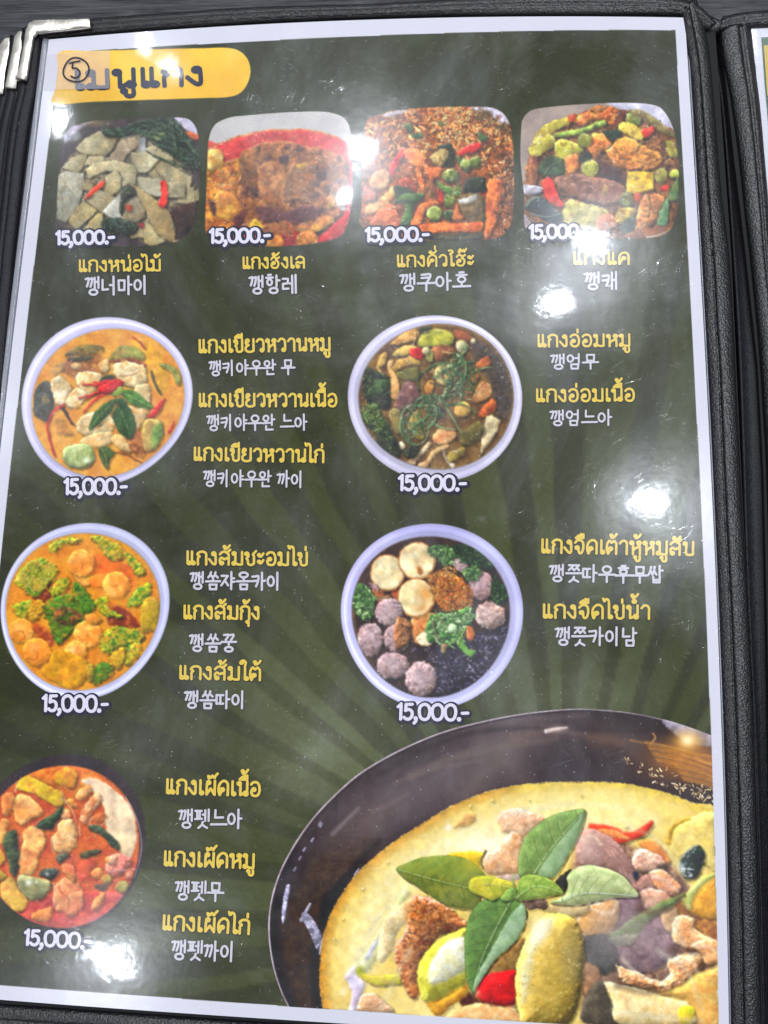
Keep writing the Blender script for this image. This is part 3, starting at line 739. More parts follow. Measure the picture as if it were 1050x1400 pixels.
D.piece('140,470 170,400 230,378 290,400 302,440 302,496 230,505 170,500', (74, 94, 62), (52, 66, 48), 'basil_leaf', nz=.06)
D.line('180,490 220,440 280,410', 4, 3, (130, 146, 110), sh=0)
D.piece('400,400 440,355 480,380 460,410', (40, 56, 44))
D.ball(430, 280, 45, (170, 174, 66), (130, 134, 44), 'pea_aubergine', spec=.3, nz=.03)
D.ball(466, 456, 53, (182, 180, 76), (140, 142, 50), 'pea_aubergine', spec=.45, nz=.03)
D.ball(738, 152, 48, (138, 152, 66), (104, 118, 48), 'pea_aubergine', spec=.4, nz=.03)
D.ball(905, 502, 44, (152, 148, 66), (120, 116, 50), 'pea_aubergine', spec=.2)
D.ball(990, 492, 32, (186, 190, 70), (150, 160, 56), 'pea_aubergine', spec=.2)
D.piece('700,100 800,100 980,230 1000,262 900,230 800,150', (150, 140, 76), (110, 96, 56), nz=.12, sh=.3)
D.piece('640,212 680,166 740,190 802,240 792,282 740,270 690,245', (222, 196, 84), (196, 160, 62), 'pineapple_piece', nz=.07)
D.piece('560,345 590,330 620,285 670,262 740,275 790,310 850,340 912,378 902,440 820,470 730,472 640,455 585,400', (230, 152, 66), (192, 112, 46), 'fried_chicken', nz=.16, nf=5, relief=.5, dome=8)
D.line('620,330 660,390 720,400', 12, 6, (190, 108, 46), sh=.3)
D.line('760,400 820,420 870,400 860,370 800,360', 12, 6, (244, 176, 96), sh=.4)
D.line('750,340 780,300 830,290', 10, 5, (236, 196, 140), sh=.4)
D.piece('785,225 820,205 862,195 865,232 812,272 795,255', (230, 66, 40), (200, 44, 34), 'chilli', spec=.3)
D.piece('330,122 372,118 370,166 330,156', (226, 86, 44), sh=.3)
D.piece('700,478 780,476 862,482 862,590 770,612 680,614', (230, 198, 62), (216, 176, 42), 'squash_cube', smooth=False, dome=3, nz=.05)
D.piece('235,530 300,500 400,488 480,510 560,520 680,575 650,660 560,682 480,670 400,650 300,600', (158, 110, 86), (122, 80, 68), 'meat_slice', nz=.12, dome=8, relief=.3)
D.piece('530,640 545,570 570,560 565,600', (206, 166, 96), sh=.1)
D.piece('280,790 300,690 340,650 400,665 480,682 580,722 560,780 520,825 330,852', (186, 172, 96), (156, 146, 80), 'gourd_slice', nz=.04, spec=.15)
D.piece('520,760 600,740 640,800 560,850 500,840', (190, 120, 90), nz=.1)
D.piece('162,560 178,525 210,514 240,560 270,640 302,682 270,702 215,670 175,620', (230, 62, 44), (206, 40, 38), 'chilli', dome=7, spec=.5)
D.piece('740,850 770,700 820,618 925,640 905,740 850,822', (206, 142, 78), (166, 104, 60), 'meat_slice', nz=.2, relief=.45)
D.line('820,620 830,690 815,750', 8, 5, (240, 190, 120))
D.ball(692, 652, 48, (130, 130, 66), (96, 92, 54), 'pea_aubergine', spec=.2)
D.piece('640,720 740,700 750,740 690,790 630,790', (200, 176, 66), (160, 130, 56), nz=.2)
D.piece('660,800 740,760 740,840 680,870', (64, 74, 60), nz=.2)
D.piece('885,800 905,720 935,655 955,665 945,800 900,812', (110, 156, 108), (80, 124, 78), 'green_bean', dome=5)
D.piece('950,610 980,560 1016,520 1012,640 960,660', (96, 126, 70), (72, 96, 54), 'green_bean', dome=5)
D.piece('940,290 1000,300 1016,380 960,386', (170, 166, 70), nz=.08)
D.piece('910,570 955,560 950,600 915,602', (200, 52, 44), sh=.2)
D.piece('745,618 785,615 780,650 750,655', (214, 76, 50), sh=.2)
D.piece('660,880 800,832 985,828 950,880 800,900', (146, 88, 50), (120, 70, 44), nz=.06)
D.line('820,888 900,872 972,835', 7, 5, (228, 214, 196), sh=0)
D.piece('48,560 100,565 165,575 150,612 62,622', (182, 178, 190), nz=.05)
D.piece('60,700 100,640 165,638 220,690 285,745 282,792 200,790 120,740', (62, 70, 76), (40, 46, 48), 'basil_leaf', nz=.2, spec=.3)
D.line('70,690 110,650 150,640', 10, 6, (106, 140, 90)); D.line('100,740 190,760 270,742', 8, 6, (130, 146, 130))
D.piece('50,740 90,770 160,835 66,832 55,800', (186, 170, 176), nz=.03)
D.line('60,730 100,790 180,830', 14, 8, (150, 96, 62))
D.sauce((150, 94, 50), .16, 8, .5)
D.finish(.6, 3.2, 1.2, 12, .09, .5, 1.0, chroma=True, blur=1)

# ================================================================== green curry bowl
D = Dish(25, 430, 4.286, 'dish_photo', 'round photo of green curry with basil leaves and shredded chilli',
 '20,520 30,410 62,310 115,215 185,140 280,75 385,38 490,22 605,20 700,38 785,72 865,130 935,205 985,290 1012,385 1016,470 1008,570 985,650 935,740 865,815 780,885 690,940 600,978 520,1000 440,1005 350,992 270,960 195,910 125,845 75,760 40,660', soft=1.6, bowl=True)
D.fill((206, 202, 232), (196, 192, 226), f=40, tex=.02)
D.set_clip('80,540 88,450 115,370 165,285 225,208 310,150 400,112 500,92 600,90 700,102 785,135 845,180 895,240 940,310 965,385 968,470 962,540 945,620 915,690 860,760 800,815 720,875 640,920 560,945 470,952 385,940 300,912 230,865 170,810 125,740 95,660 80,600', soft=2.2, rim=-1.9)
D.fill((228, 166, 62), (212, 136, 50), f=16, tex=.03)
D.line('90,450 165,290 310,155 500,96 700,106 845,185 940,310 968,470 940,640 800,812', 14, 14, (232, 152, 56), sh=0, relief=0, al=.6, soft=3)
D.piece('740,150 830,240 880,400 830,470 770,380 740,280 660,160', (226, 172, 44), (206, 146, 38), nz=.04, relief=.1, sh=0, soft=5)
D.piece('240,300 330,250 480,240 520,330 420,400 300,360 250,340', (150, 92, 62), (176, 116, 62), nz=.08, sh=0, soft=5)
D.piece('200,320 250,280 270,300 220,360', (196, 150, 90), sh=.1)
D.piece('275,230 350,185 480,178 492,215 420,235 300,240', (132, 114, 64), (100, 88, 56), 'aubergine_piece', nz=.06)
D.piece('280,262 350,245 430,240 410,268 330,275', (86, 80, 64), soft=2)
D.piece('310,300 340,280 375,295 350,325 320,320', (220, 180, 120))
D.piece('540,262 560,210 610,184 680,190 725,225 730,262 640,255', (160, 158, 74), (128, 124, 60), 'aubergine_piece', dome=6)
D.piece('530,280 640,255 740,285 745,310 640,290', (160, 80, 56), sh=.1)
D.piece('90,520 100,440 150,392 195,420 210,480 205,545 165,625 120,610 90,580', (86, 84, 72), (58, 58, 54), 'aubergine_piece', nz=.05, dome=8)
D.piece('140,490 175,470 185,520 150,530', (140, 128, 96), sh=0, soft=2)
mc1, mc2 = (240, 220, 172), (212, 182, 126)
def ck(t, c=mc1, c2=mc2, **k): D.piece(t, c, c2, 'chicken_piece', nz=.08, nf=4, dome=6, relief=.32, warp=1.4, **k)
ck('188,395 215,372 255,366 315,430 290,480 262,530 225,530 205,480', (234, 216, 184))
ck('330,372 400,335 485,350 470,410 440,450 400,480')
ck('272,520 310,450 345,430 400,470 350,545 300,548')
ck('470,290 520,260 530,330 490,340', (220, 180, 120))
ck('548,300 590,280 645,275 740,305 752,380 715,410 660,427 600,395')
D.line('590,360 650,358 700,345', 7, 4, (150, 110, 76), sh=0)
ck('680,425 720,408 765,412 775,480 760,530 710,510', (226, 200, 146))
ck('640,535 700,545 765,545 745,610 700,680 690,640 660,570', (224, 190, 148))
ck('342,665 375,595 460,566 530,580 556,610 550,680 440,695 380,712')
ck('362,745 430,700 545,688 548,740 500,775 420,778', (222, 190, 136))
ck('540,720 600,700 640,745 655,805 610,795 560,760', (220, 180, 116))
D.piece('655,690 720,685 785,700 760,780 725,835 660,790', (166, 100, 50), (142, 80, 44), nz=.05, sh=.3)
D.line('255,545 290,595 325,645', 20, 10, (62, 40, 32)); D.line('780,340 800,400 830,460', 16, 12, (96, 86, 50)); D.piece('215,620 265,610 270,640 330,700 290,710 220,690', (206, 140, 60), sh=.2)
D.sauce((230, 166, 76), .20, 8, .55, (210, 134, 58))
D.piece('478,395 505,362 545,350 562,378 512,412', (48, 60, 44), (36, 44, 36), 'herb_leaf')
for t, w0, w1 in (('605,400 520,388 465,412 378,412', 26, 7), ('590,415 480,455 352,490', 26, 7), ('560,440 460,492 382,572', 22, 6), ('590,395 500,410 440,395', 20, 6), ('560,430 470,450 400,500', 16, 6)):
    D.line(t, w0, w1, (222, 44, 42), (196, 28, 32), 'chilli_strip', spec=.25)
D.piece('470,430 520,395 575,375 606,402 575,440 510,460', (216, 30, 36), (180, 20, 30), 'chilli_strip', spec=.2)
D.line('262,530 200,575 172,650 185,740 215,830', 16, 10, (200, 44, 34), (170, 34, 30), 'chilli_strip', spec=.2)
D.line('205,580 225,570 235,550', 7, 4, (240, 170, 140), sh=0)
D.piece('757,608 780,570 808,528 856,488 852,520 830,565 795,600', (206, 54, 40), (176, 36, 34), 'chilli_strip', spec=.3)
D.line('670,130 705,155 742,200', 10, 9, (206, 46, 36), None, 'chilli_strip')
D.piece('880,690 905,640 915,625 905,670 890,700', (186, 36, 34), sh=.1)
D.leaf('820,288 870,292 920,315 952,360 945,410 925,400 905,350', '830,290 900,320 935,400', (128, 132, 62), (160, 150, 66), 'basil_leaf', nv=2)
D.leaf('415,672 425,625 452,570 505,522 575,490 562,540 530,590 470,645', '420,668 500,570 565,500', (66, 96, 44), (50, 78, 40), 'basil_leaf', vein=(110, 150, 80), nv=4, side=.8)
D.leaf('555,592 575,540 610,522 650,550 685,615 682,690 655,730 620,715 580,670', '590,540 630,630 655,722', (58, 94, 46), (46, 76, 40), 'basil_leaf', vein=(104, 140, 84), nv=4, side=.8)
D.leaf('608,455 640,440 695,458 745,500 792,542 735,548 675,528 620,490', '615,460 700,500 785,541', (84, 132, 50), (60, 104, 42), 'basil_leaf', vein=(140, 176, 90), nv=4, side=.8)
D.piece('570,500 600,490 640,520 620,545 585,530', (50, 80, 44))
D.piece('553,462 575,440 600,424 612,445 605,468 575,475', (156, 184, 74), (120, 152, 54), 'basil_bud')
D.leaf('470,800 500,772 535,780 562,818 540,850 520,905 490,860', '490,790 515,840 520,900', (72, 92, 44), (52, 70, 38), 'basil_leaf', vein=(110, 130, 70), nv=2)
D.line('560,805 640,820 725,870', 8, 5, (150, 74, 36))
D.piece('255,820 275,780 320,760 380,756 430,780 448,820 440,865 395,898 330,902 275,875', (176, 186, 126), (140, 156, 92), 'round_aubergine', dome=10, relief=.4, streak=(100, 1.2, .3), nz=.02)
D.glow(400, 850, 16, (240, 245, 235), .9, 12); D.glow(330, 800, 30, (205, 214, 160), .5)
D.piece('735,640 770,612 830,620 845,650 845,710 815,770 785,800 745,800 725,740', (196, 172, 98), (176, 142, 76), 'aubergine_piece', dome=7)
D.piece('785,680 815,638 842,645 842,710 810,765 780,790', (132, 160, 80), (104, 134, 62), sh=.1, dome=6)
D.strands('120,300 900,200 940,600 600,900 200,800', 60, 10, 5, [(240, 180, 90), (150, 80, 40)], curl=.3, seed=12, al=.5, sh=0)
D.finish(.35, 3.2, .8, 11, .05, .15, 1.02, blur=1)

# ================================================================== om curry bowl
D = Dish(470, 425, 4.2, 'dish_photo', 'round photo of clear herb curry with mushrooms',
 '24,500 32,400 68,300 125,205 200,132 295,78 400,45 480,30 562,26 660,42 750,74 835,125 905,190 965,275 1002,370 1020,455 1020,545 1010,630 982,712 930,795 862,860 785,915 700,952 600,978 500,980 410,965 330,938 235,885 150,810 90,730 50,640', bowl=True)
D.fill((204, 200, 222), (194, 188, 212), f=40, tex=.02)
D.set_clip('92,480 100,400 130,320 180,245 250,182 330,130 420,98 510,82 600,80 685,92 762,120 830,168 882,230 930,310 960,400 972,480 972,560 955,640 912,720 850,795 780,850 700,888 600,905 515,905 430,890 350,865 270,835 205,775 150,700 110,640 92,560', soft=2.0, rim=-1.2)
D.fill((128, 94, 50), (92, 62, 36), f=12, tex=.08)
D.line('100,400 180,247 330,133 510,86 685,96 830,172 930,312 970,480 950,640 850,792 700,885 515,900 350,862', 16, 16, (156, 122, 64), sh=0, relief=0, al=.65, soft=4)
D.piece('740,165 840,200 940,330 968,480 955,600 900,630 860,560 840,420 780,320 735,240', (66, 62, 66), (50, 44, 44), nz=.2, sh=0, soft=9, al=.7)
D.strands('760,180 860,220 960,420 950,600 900,600 850,420', 60, 14, 5, [(110, 110, 124), (44, 40, 44), (84, 84, 92)], seed=13)
D.piece('265,190 330,135 420,105 430,150 380,175 300,195', (222, 172, 98), (190, 136, 72), 'mushroom', nz=.06)
D.line('400,190 412,140 412,95', 7, 5, (214, 190, 130))
D.piece('428,165 460,118 520,105 590,110 632,150 620,188 560,200 450,208 430,195', (188, 182, 74), (150, 150, 56), 'squash_piece', dome=8, spec=.2)
D.piece('440,100 500,90 480,115 440,125', (60, 62, 44))
D.piece('640,110 700,120 740,160 680,175 640,150', (160, 90, 54), nz=.1)
D.piece('190,310 205,262 246,242 240,300 205,322', (218, 182, 104), (184, 144, 76), 'mushroom')
D.piece('283,245 340,205 420,202 410,235 300,262', (224, 196, 112), (190, 160, 80), 'squash_piece')
D.piece('505,215 560,198 610,200 635,235 590,262 570,292 520,275', (166, 104, 66), (130, 76, 50), 'meat_slice', nz=.12)
D.line('570,240 630,240', 12, 6, (220, 176, 120))
D.piece('470,240 500,225 515,290 480,290', (170, 170, 90))
D.piece('295,360 350,335 425,320 425,395 360,395 310,380', (124, 116, 58), (96, 92, 48), nz=.04)
D.piece('272,335 300,290 350,265 400,262 440,305 380,310 330,325 285,352', (226, 182, 88), (190, 142, 62), 'squash_piece', dome=6, spec=.1)
D.line('190,320 215,355 238,382', 15, 10, (226, 186, 112), None, 'mushroom')
D.piece('252,300 285,285 275,330 300,375 316,430 314,500 290,508 268,490 268,420', (228, 188, 124), (200, 150, 88), 'mushroom', dome=5)
D.piece('380,222 430,210 462,236 442,278 412,270 384,256', (212, 38, 34), (176, 26, 28), 'chilli', spec=.2)
for q in ((470, 230, 22), (680, 205, 36), (742, 172, 15), (330, 778, 25)):
    D.ball(q[0], q[1], q[2], (220, 206, 172), (186, 172, 120), 'mushroom_cap', relief=.4, nz=.03)
D.ball(680, 210, 16, (150, 160, 110), sh=0)
D.piece('310,560 290,540 330,450 345,412 382,404 426,450 422,520 380,560 340,575', (134, 90, 84), (104, 66, 62), 'meat_slice', nz=.12, spec=.2)
D.glow(383, 440, 10, (240, 220, 200), .8)
D.piece('758,310 790,275 832,258 838,310 790,335', (196, 108, 56), (160, 80, 46), nz=.1)
D.piece('728,385 755,362 775,375 755,412 735,410', (206, 124, 58), nz=.1)
D.piece('468,430 500,400 520,410 512,450 495,478 472,470', (206, 146, 66), (170, 104, 50), nz=.1)
D.ball(586, 360, 66, (220, 196, 132), (190, 166, 104), 'mushroom_slice', relief=.25); D.ball(592, 372, 34, (150, 120, 70), sh=.1); D.ball(596, 376, 22, (196, 170, 100), sh=.1)
D.piece('738,512 760,455 795,408 840,425 846,480 790,520', (222, 176, 120), (186, 128, 76), 'mushroom', dome=6)
D.line('745,505 790,430 815,415', 6, 4, (120, 70, 40), sh=0)
D.ball(682, 565, 46, (224, 182, 98), (194, 146, 70), 'mushroom_cap', relief=.35, nz=.03)
D.piece('775,600 800,545 850,505 872,530 868,575 810,612', (196, 104, 52), (160, 76, 44), 'carrot_piece', nz=.15)
D.piece('820,605 850,598 900,632 880,690 830,770 782,826 795,740 808,660', (214, 198, 158), (190, 170, 126), 'radish_piece', smooth=False, dome=4, spec=.2)
D.piece('668,735 690,690 760,640 805,655 810,690 770,745 690,775', (112, 100, 50), (84, 76, 42), 'aubergine_piece', dome=8)
D.piece('258,585 285,565 330,570 332,640 318,705 290,690 268,640', (142, 124, 66), (112, 96, 54), 'aubergine_piece', dome=8)
D.piece('370,650 385,600 420,568 440,610 445,670 462,730 420,735 392,700', (180, 154, 72), (140, 120, 60), 'squash_piece')
D.piece('512,745 525,700 560,672 635,680 645,720 610,750 560,768', (226, 176, 118), (196, 130, 80), 'mushroom', nz=.06, dome=7)
D.piece('590,832 640,800 692,783 680,830 620,870 595,868', (160, 142, 66), (130, 110, 56), nz=.06)
D.line('488,765 440,820 392,868', 24, 18, (222, 200, 160), (196, 166, 120), 'mushroom_stem'); D.ball(390, 868, 24, (226, 206, 172), (190, 150, 110), 'mushroom_cap', ry=18)
D.line('590,778 540,800 500,835 465,880', 26, 26, (226, 190, 132), (200, 156, 100), 'mushroom_stem'); D.ball(458, 884, 30, (222, 186, 130), (180, 130, 84), 'mushroom_cap', ry=20)
D.line('573,812 590,860 622,892', 10, 8, (220, 206, 176), None, 'mushroom_stem'); D.ball(624, 890, 13, (226, 212, 184), sh=.3)
for t in ('105,340 130,318 175,340 250,380 262,470 258,560 180,545 120,500', '185,720 240,690 300,740 330,820 290,855 220,800', '340,820 400,770 440,800 390,850'):
    D.piece(t, (54, 58, 42), (38, 40, 32), nz=.2, relief=.5, mott=((84, 100, 60), .2, 4))
D.piece('138,465 165,425 190,392 250,396 248,440 205,480 160,478', (76, 104, 56), (58, 80, 46), 'herb_leaf', nz=.15)
D.piece('105,600 150,540 190,535 235,620 275,690 230,712 170,690 112,645', (74, 100, 46), (48, 64, 36), 'herb_leaf', nz=.25, relief=.5, mott=((150, 170, 80), .15, 3))
D.strands('100,560 160,540 280,700 250,740 120,660', 60, 34, 5, [(130, 156, 74), (56, 78, 40), (180, 186, 110), (90, 116, 56)], seed=14)
D.strands('120,330 250,380 250,480 130,500', 40, 34, 6, [(46, 60, 40), (96, 120, 80), (36, 40, 34)], seed=15)
D.ball(545, 580, 30, (70, 44, 60), (40, 26, 36), 'shallot', spec=.2)
hg = [(76, 112, 70), (104, 142, 92), (58, 88, 58), (132, 166, 116)]
for i, t in enumerate(('640,240 690,290 720,380 742,465', '690,240 650,330 600,420 555,520', '740,290 640,305 560,300 480,330 430,380 430,450', '720,330 640,440 560,500',
        '600,330 680,370 740,410', '520,385 570,340 640,310', '570,500 640,470 680,400 705,330', '410,545 430,505 480,490 550,505 600,570 640,640 680,705',
        '500,490 520,560 500,620 430,670 380,685', '480,510 495,580 450,630 395,660', '450,500 520,520 550,600 480,665', '380,540 335,600 330,700 390,765 450,760 485,700 488,665',
        '340,620 350,720 420,775', '740,350 800,330 845,325', '560,540 650,530 700,545 755,590', '500,640 560,670 640,682', '470,520 400,560 350,640 350,700', '660,255 700,300 690,390 670,500',
        '630,260 660,330 720,440', '580,400 640,420 700,380', '450,485 540,490 590,520', '430,550 470,540 530,560 520,640 460,680', '560,350 620,380 600,450 570,500', '690,180 700,230 640,280')):
    D.line(t, 11, 7, hg[i % 4], hg[(i + 2) % 4], 'herb_sprig' if i % 3 == 0 else None, relief=.6)
D.strands('540,300 740,290 740,480 560,520', 60, 60, 5, hg, curl=.5, seed=16); D.strands('350,560 480,500 600,560 480,680 350,760', 60, 60, 5, hg, curl=.5, seed=17)
D.strands('130,320 900,150 960,600 600,880 200,760', 60, 7, 5, [(220, 220, 210), (190, 180, 150)], seed=18, al=.7, sh=0)
D.finish(.4, 3.2, .8, 11, .07, .5, 1.05)

# ================================================================== sour curry bowl
D = Dish(0, 710, 4.375, 'dish_photo', 'round photo of orange sour curry with shrimps and green omelette',
 '3,520 12,430 45,335 105,240 180,155 270,90 370,45 465,24 560,20 665,38 762,74 840,125 905,185 965,270 1002,360 1014,440 1012,520 992,630 952,740 900,830 830,905 755,975 680,1030 590,1062 500,1078 400,1072 300,1040 205,980 122,902 70,815 28,720 8,620', soft=1.8, bowl=True)
D.fill((202, 202, 234), (192, 192, 228), f=40, tex=.02)
D.set_clip('32,540 45,440 78,350 140,258 218,178 315,122 420,94 510,86 600,92 695,120 780,165 845,222 895,290 930,370 948,450 954,540 945,625 918,700 878,765 815,850 742,920 655,975 560,1008 470,1024 380,1018 300,988 218,938 145,850 90,760 55,690 38,620', soft=2.5, rim=2.2)
D.fill((226, 156, 44), (214, 128, 38), f=16, tex=.03)
D.line('40,540 80,350 220,178 420,96 600,94 780,167 895,292 950,470 945,625 878,765 742,920 560,1006', 18, 18, (206, 140, 40), sh=0, relief=0, al=.6, soft=5)
D.piece('560,220 680,230 790,290 800,380 760,430 640,350 560,330', (230, 116, 38), (222, 96, 36), nz=.03, relief=.05, sh=0, soft=7)
D.piece('200,440 300,380 330,440 260,500 200,480', (150, 66, 42), sh=0, soft=4, nz=.05); D.piece('660,500 780,560 840,640 760,650 640,620', (160, 66, 44), sh=0, soft=4, nz=.06)
D.piece('210,620 320,700 300,770 200,720', (186, 80, 46), sh=0, soft=4, nz=.05)
s1, s2 = (250, 178, 80), (236, 144, 54)
def shr(x, y, r, a=0, c=s1):
    D.ball(x, y, r, c, s2, 'shrimp', dome=8, relief=.35, nz=.05, sh=.25, warp=1.6)
    ca, sa = math.cos(a), math.sin(a)
    D.line([(x + r * .1 * ca, y + r * .1 * sa), (x + r * .5 * math.cos(a + .9), y + r * .5 * math.sin(a + .9)), (x + r * .75 * math.cos(a + 1.7), y + r * .75 * math.sin(a + 1.7))], 9, 5, (214, 104, 40), sh=0, soft=2, al=.7)
    D.line([(x + r * .1 * ca, y + r * .1 * sa), (x - r * .4 * ca, y - r * .4 * sa)], 8, 5, (212, 100, 40), sh=0, soft=2, al=.7)
    D.glow(x - r * .3, y - r * .35, r * .35, (252, 196, 112), .55)
D.piece('430,320 500,350 540,340 530,400 470,380', s1, s2); D.piece('520,350 620,330 640,400 560,410', (232, 122, 42), s2, nz=.05, sh=.1, soft=3)
shr(485, 265, 84, .5); shr(695, 395, 80, 2.5); D.glow(670, 440, 50, (254, 206, 120), .7, 28)
e1, e2, em = (196, 176, 54), (156, 156, 44), (80, 124, 40)
def om(t, c=e1, c2=e2, m=.26, **k): D.piece(t, c, c2, 'green_omelette', warp=2.4, wf=4, nz=.22, nf=2.6, relief=.42, mott=(em, m, 5), dome=5, **k)
om('290,190 310,140 400,108 488,112 470,142 380,152 335,198', m=.25); om('540,98 640,118 732,168 730,232 660,242 600,172', (184, 152, 52), m=.2); om('738,190 800,230 862,292 860,330 820,342 770,265', m=.35)
om('95,350 130,290 200,240 272,236 342,300 330,350 275,405 220,465 160,445 95,385', (172, 158, 60)); om('300,422 340,370 380,345 412,350 405,400 375,442 320,472', m=.4)
om('66,530 120,500 190,490 180,560 130,592', m=.3); om('168,560 205,492 270,498 250,560 215,605 182,605', (210, 158, 46), (190, 140, 40), m=.08)
om('255,530 330,460 440,446 500,500 500,600 450,640 430,680 358,742 322,720 300,640', (120, 124, 38), (70, 84, 34), m=.5)
D.piece('330,560 380,520 480,560 500,610 400,640 340,610', (110, 62, 44), (70, 60, 34), nz=.3, sh=.1, soft=2, mott=((60, 100, 34), .3, 4))
om('430,402 470,382 512,430 566,492 560,542 520,562 462,492', (92, 124, 36), (56, 96, 34), m=.55); om('570,482 635,468 662,538 742,580 650,584 580,542', (170, 172, 40), m=.35)
om('760,512 790,450 885,378 905,425 862,500 790,526', (150, 160, 40), m=.4)
D.piece('850,505 890,462 946,500 942,642 872,676 846,640', (196, 162, 44), (172, 142, 40), 'omelette_slice', nz=.1)
om('605,690 700,642 840,672 866,712 770,760 700,772 645,802 600,772', m=.4); om('730,795 830,728 838,790 785,862 740,868', m=.3); om('650,832 735,770 745,830 700,900', (196, 158, 36), (180, 140, 36), m=.1)
shr(524, 688, 84, 1.2); D.piece('508,575 560,562 605,602 560,625 520,612', s1, s2, nz=.05)
shr(125, 670, 76, 0); shr(220, 796, 86, .8, (240, 150, 54)); shr(455, 790, 66, 2); D.glow(425, 790, 34, (255, 222, 150), .8, 22)
D.piece('248,915 290,850 330,780 420,800 520,845 502,955 425,1015 320,970', (222, 162, 36), (202, 138, 32), 'omelette_slice', nz=.1, dome=6, mott=((170, 130, 30), .2, 6))
om('560,985 570,880 620,850 676,892 652,942 600,975', (110, 132, 36), (76, 100, 34), m=.5); om('515,880 560,870 560,960 530,960', (150, 110, 50), m=.2)
D.sauce((228, 158, 50), .20, 8, .5, (216, 128, 40))
D.finish(.4, 3.2, .9, 11, .05, .12, 1.04, blur=1)

# ================================================================== clear soup bowl
D = Dish(460, 710, 4.038, 'dish_photo', 'round photo of clear soup with tofu, meatballs and black seaweed',
 '22,520 30,420 62,320 115,225 182,148 262,88 350,50 450,32 562,26 665,44 762,78 838,125 902,182 962,268 1002,360 1026,455 1032,540 1016,650 982,742 930,825 862,902 785,965 700,1012 600,1042 500,1052 410,1036 330,1002 235,935 150,852 92,768 50,682', bowl=True)
D.fill((188, 184, 226), (198, 196, 236), f=60, tex=.02)
D.line('130,330 240,180 400,112 560,96 740,148 870,250', 6, 6, (222, 222, 248), sh=0, relief=0, al=.5, soft=3)
D.glow(560, 60, 300, (150, 142, 196), .5, 40)
D.set_clip('88,520 92,430 118,335 170,255 240,182 320,135 400,112 480,102 560,100 655,112 742,148 810,195 865,252 910,325 940,400 952,480 952,560 942,640 912,720 872,790 820,852 755,905 682,942 600,972 520,986 450,980 380,956 295,905 220,852 165,770 120,680 96,600', soft=1.8, rim=2.6)
D.fill((48, 32, 34), (64, 42, 34), f=10, tex=.15)
D.line('92,430 170,258 320,138 480,105', 12, 12, (96, 62, 40), sh=0, al=.5, soft=3); D.line('92,480 110,640 200,820', 16, 12, (150, 116, 70), sh=0, al=.6, soft=4)
D.piece('200,370 262,395 250,450 205,445', (176, 92, 48), nz=.1, soft=3); D.piece('300,400 345,390 350,460 320,440', (190, 88, 44), nz=.1, soft=3)
D.piece('230,430 290,420 300,460 240,460', (160, 110, 70), nz=.1)
D.piece('560,700 700,640 800,620 955,590 950,700 830,850 690,942 550,985 555,860', (52, 42, 60), (38, 28, 44), 'seaweed', nz=.2, sh=0, soft=3)
D.strands('400,720 560,700 700,650 950,600 930,720 820,850 680,945 550,970 540,800', 700, 17, 5, [(118, 110, 150), (24, 20, 36), (70, 60, 100), (40, 32, 58), (30, 24, 44), (190, 186, 214)], curl=.8, seed=20, sh=.2)
D.strands('260,860 400,930 560,970 540,990 380,960', 60, 16, 6, [(96, 76, 70), (40, 30, 34)], seed=21)
tf1, tf2 = (240, 224, 180), (228, 204, 150)
def tofu(x, y, rx, ry=None):
    ry = ry or rx
    D.ball(x, y, rx + 5, (196, 132, 70), (176, 110, 60), ry=ry + 5, warp=.5, relief=.1, dome=3)
    D.ball(x - 1, y - 2, rx - 3, tf1, tf2, 'tofu_slice', ry=ry - 3, warp=.5, relief=.12, nz=.02, sh=0, dome=3)
tofu(282, 296, 92, 98); tofu(446, 230, 99, 100); D.ball(460, 285, 16, (206, 126, 50), ry=26, sh=0, soft=3)
D.piece('418,540 540,520 560,600 545,680 470,698 420,660', (226, 164, 96), (206, 130, 70), nz=.1, mott=((190, 90, 36), .3, 6)); D.piece('440,650 500,620 545,660 530,690 470,697', (240, 226, 190), 'tofu_slice', sh=0)
tofu(440, 434, 98, 103); D.glow(495, 410, 45, (226, 150, 60), .8); D.glow(470, 490, 46, (206, 140, 70), .6, 24); D.glow(375, 400, 16, (214, 180, 120), .6)
m1, m2 = (192, 164, 162), (160, 130, 132)
def mb(x, y, rx, ry, c=m1, c2=m2):
    D.ball(x, y, rx, c, c2, 'meatball', ry=ry, warp=2.2, wf=4, nz=.13, nf=2.0, relief=.32, dome=min(rx, ry) / 4.038 * .8, mott=((130, 98, 100), .25, 3), sh=.5)
    D.glow(x - rx * .15, y - ry * .2, rx * .5, (214, 192, 196), .35)
mb(290, 514, 76, 76); mb(187, 664, 70, 95); mb(333, 656, 72, 82); mb(310, 810, 92, 76); mb(467, 880, 87, 97); mb(800, 368, 66, 80, (190, 150, 148)); mb(850, 531, 86, 78, (204, 176, 166), (160, 126, 110)); mb(685, 235, 42, 52, (206, 176, 176))
D.piece('330,555 352,540 412,598 405,680 335,722 315,640', (164, 112, 72), (126, 80, 54), nz=.25, relief=.5, sh=.3)
D.piece('345,545 385,545 410,590 370,590', (176, 118, 76), nz=.3)
D.piece('200,380 180,350 220,360 230,400', (196, 150, 150), nz=.2)
D.piece('500,322 560,290 640,300 730,372 742,490 660,510 600,512 545,440 545,360', (216, 128, 54), (176, 88, 40), 'fried_garlic', nz=.35, nf=2, relief=.5, sh=.3)
D.strands('498,322 560,290 640,300 730,372 742,490 600,510 540,440', 260, 22, 7, [(240, 150, 60), (252, 186, 96), (190, 100, 40), (226, 126, 48), (140, 72, 36)], curl=1, seed=22)
D.strands('600,250 660,270 640,310 600,300', 24, 16, 7, [(220, 140, 60), (236, 170, 90)], seed=23)
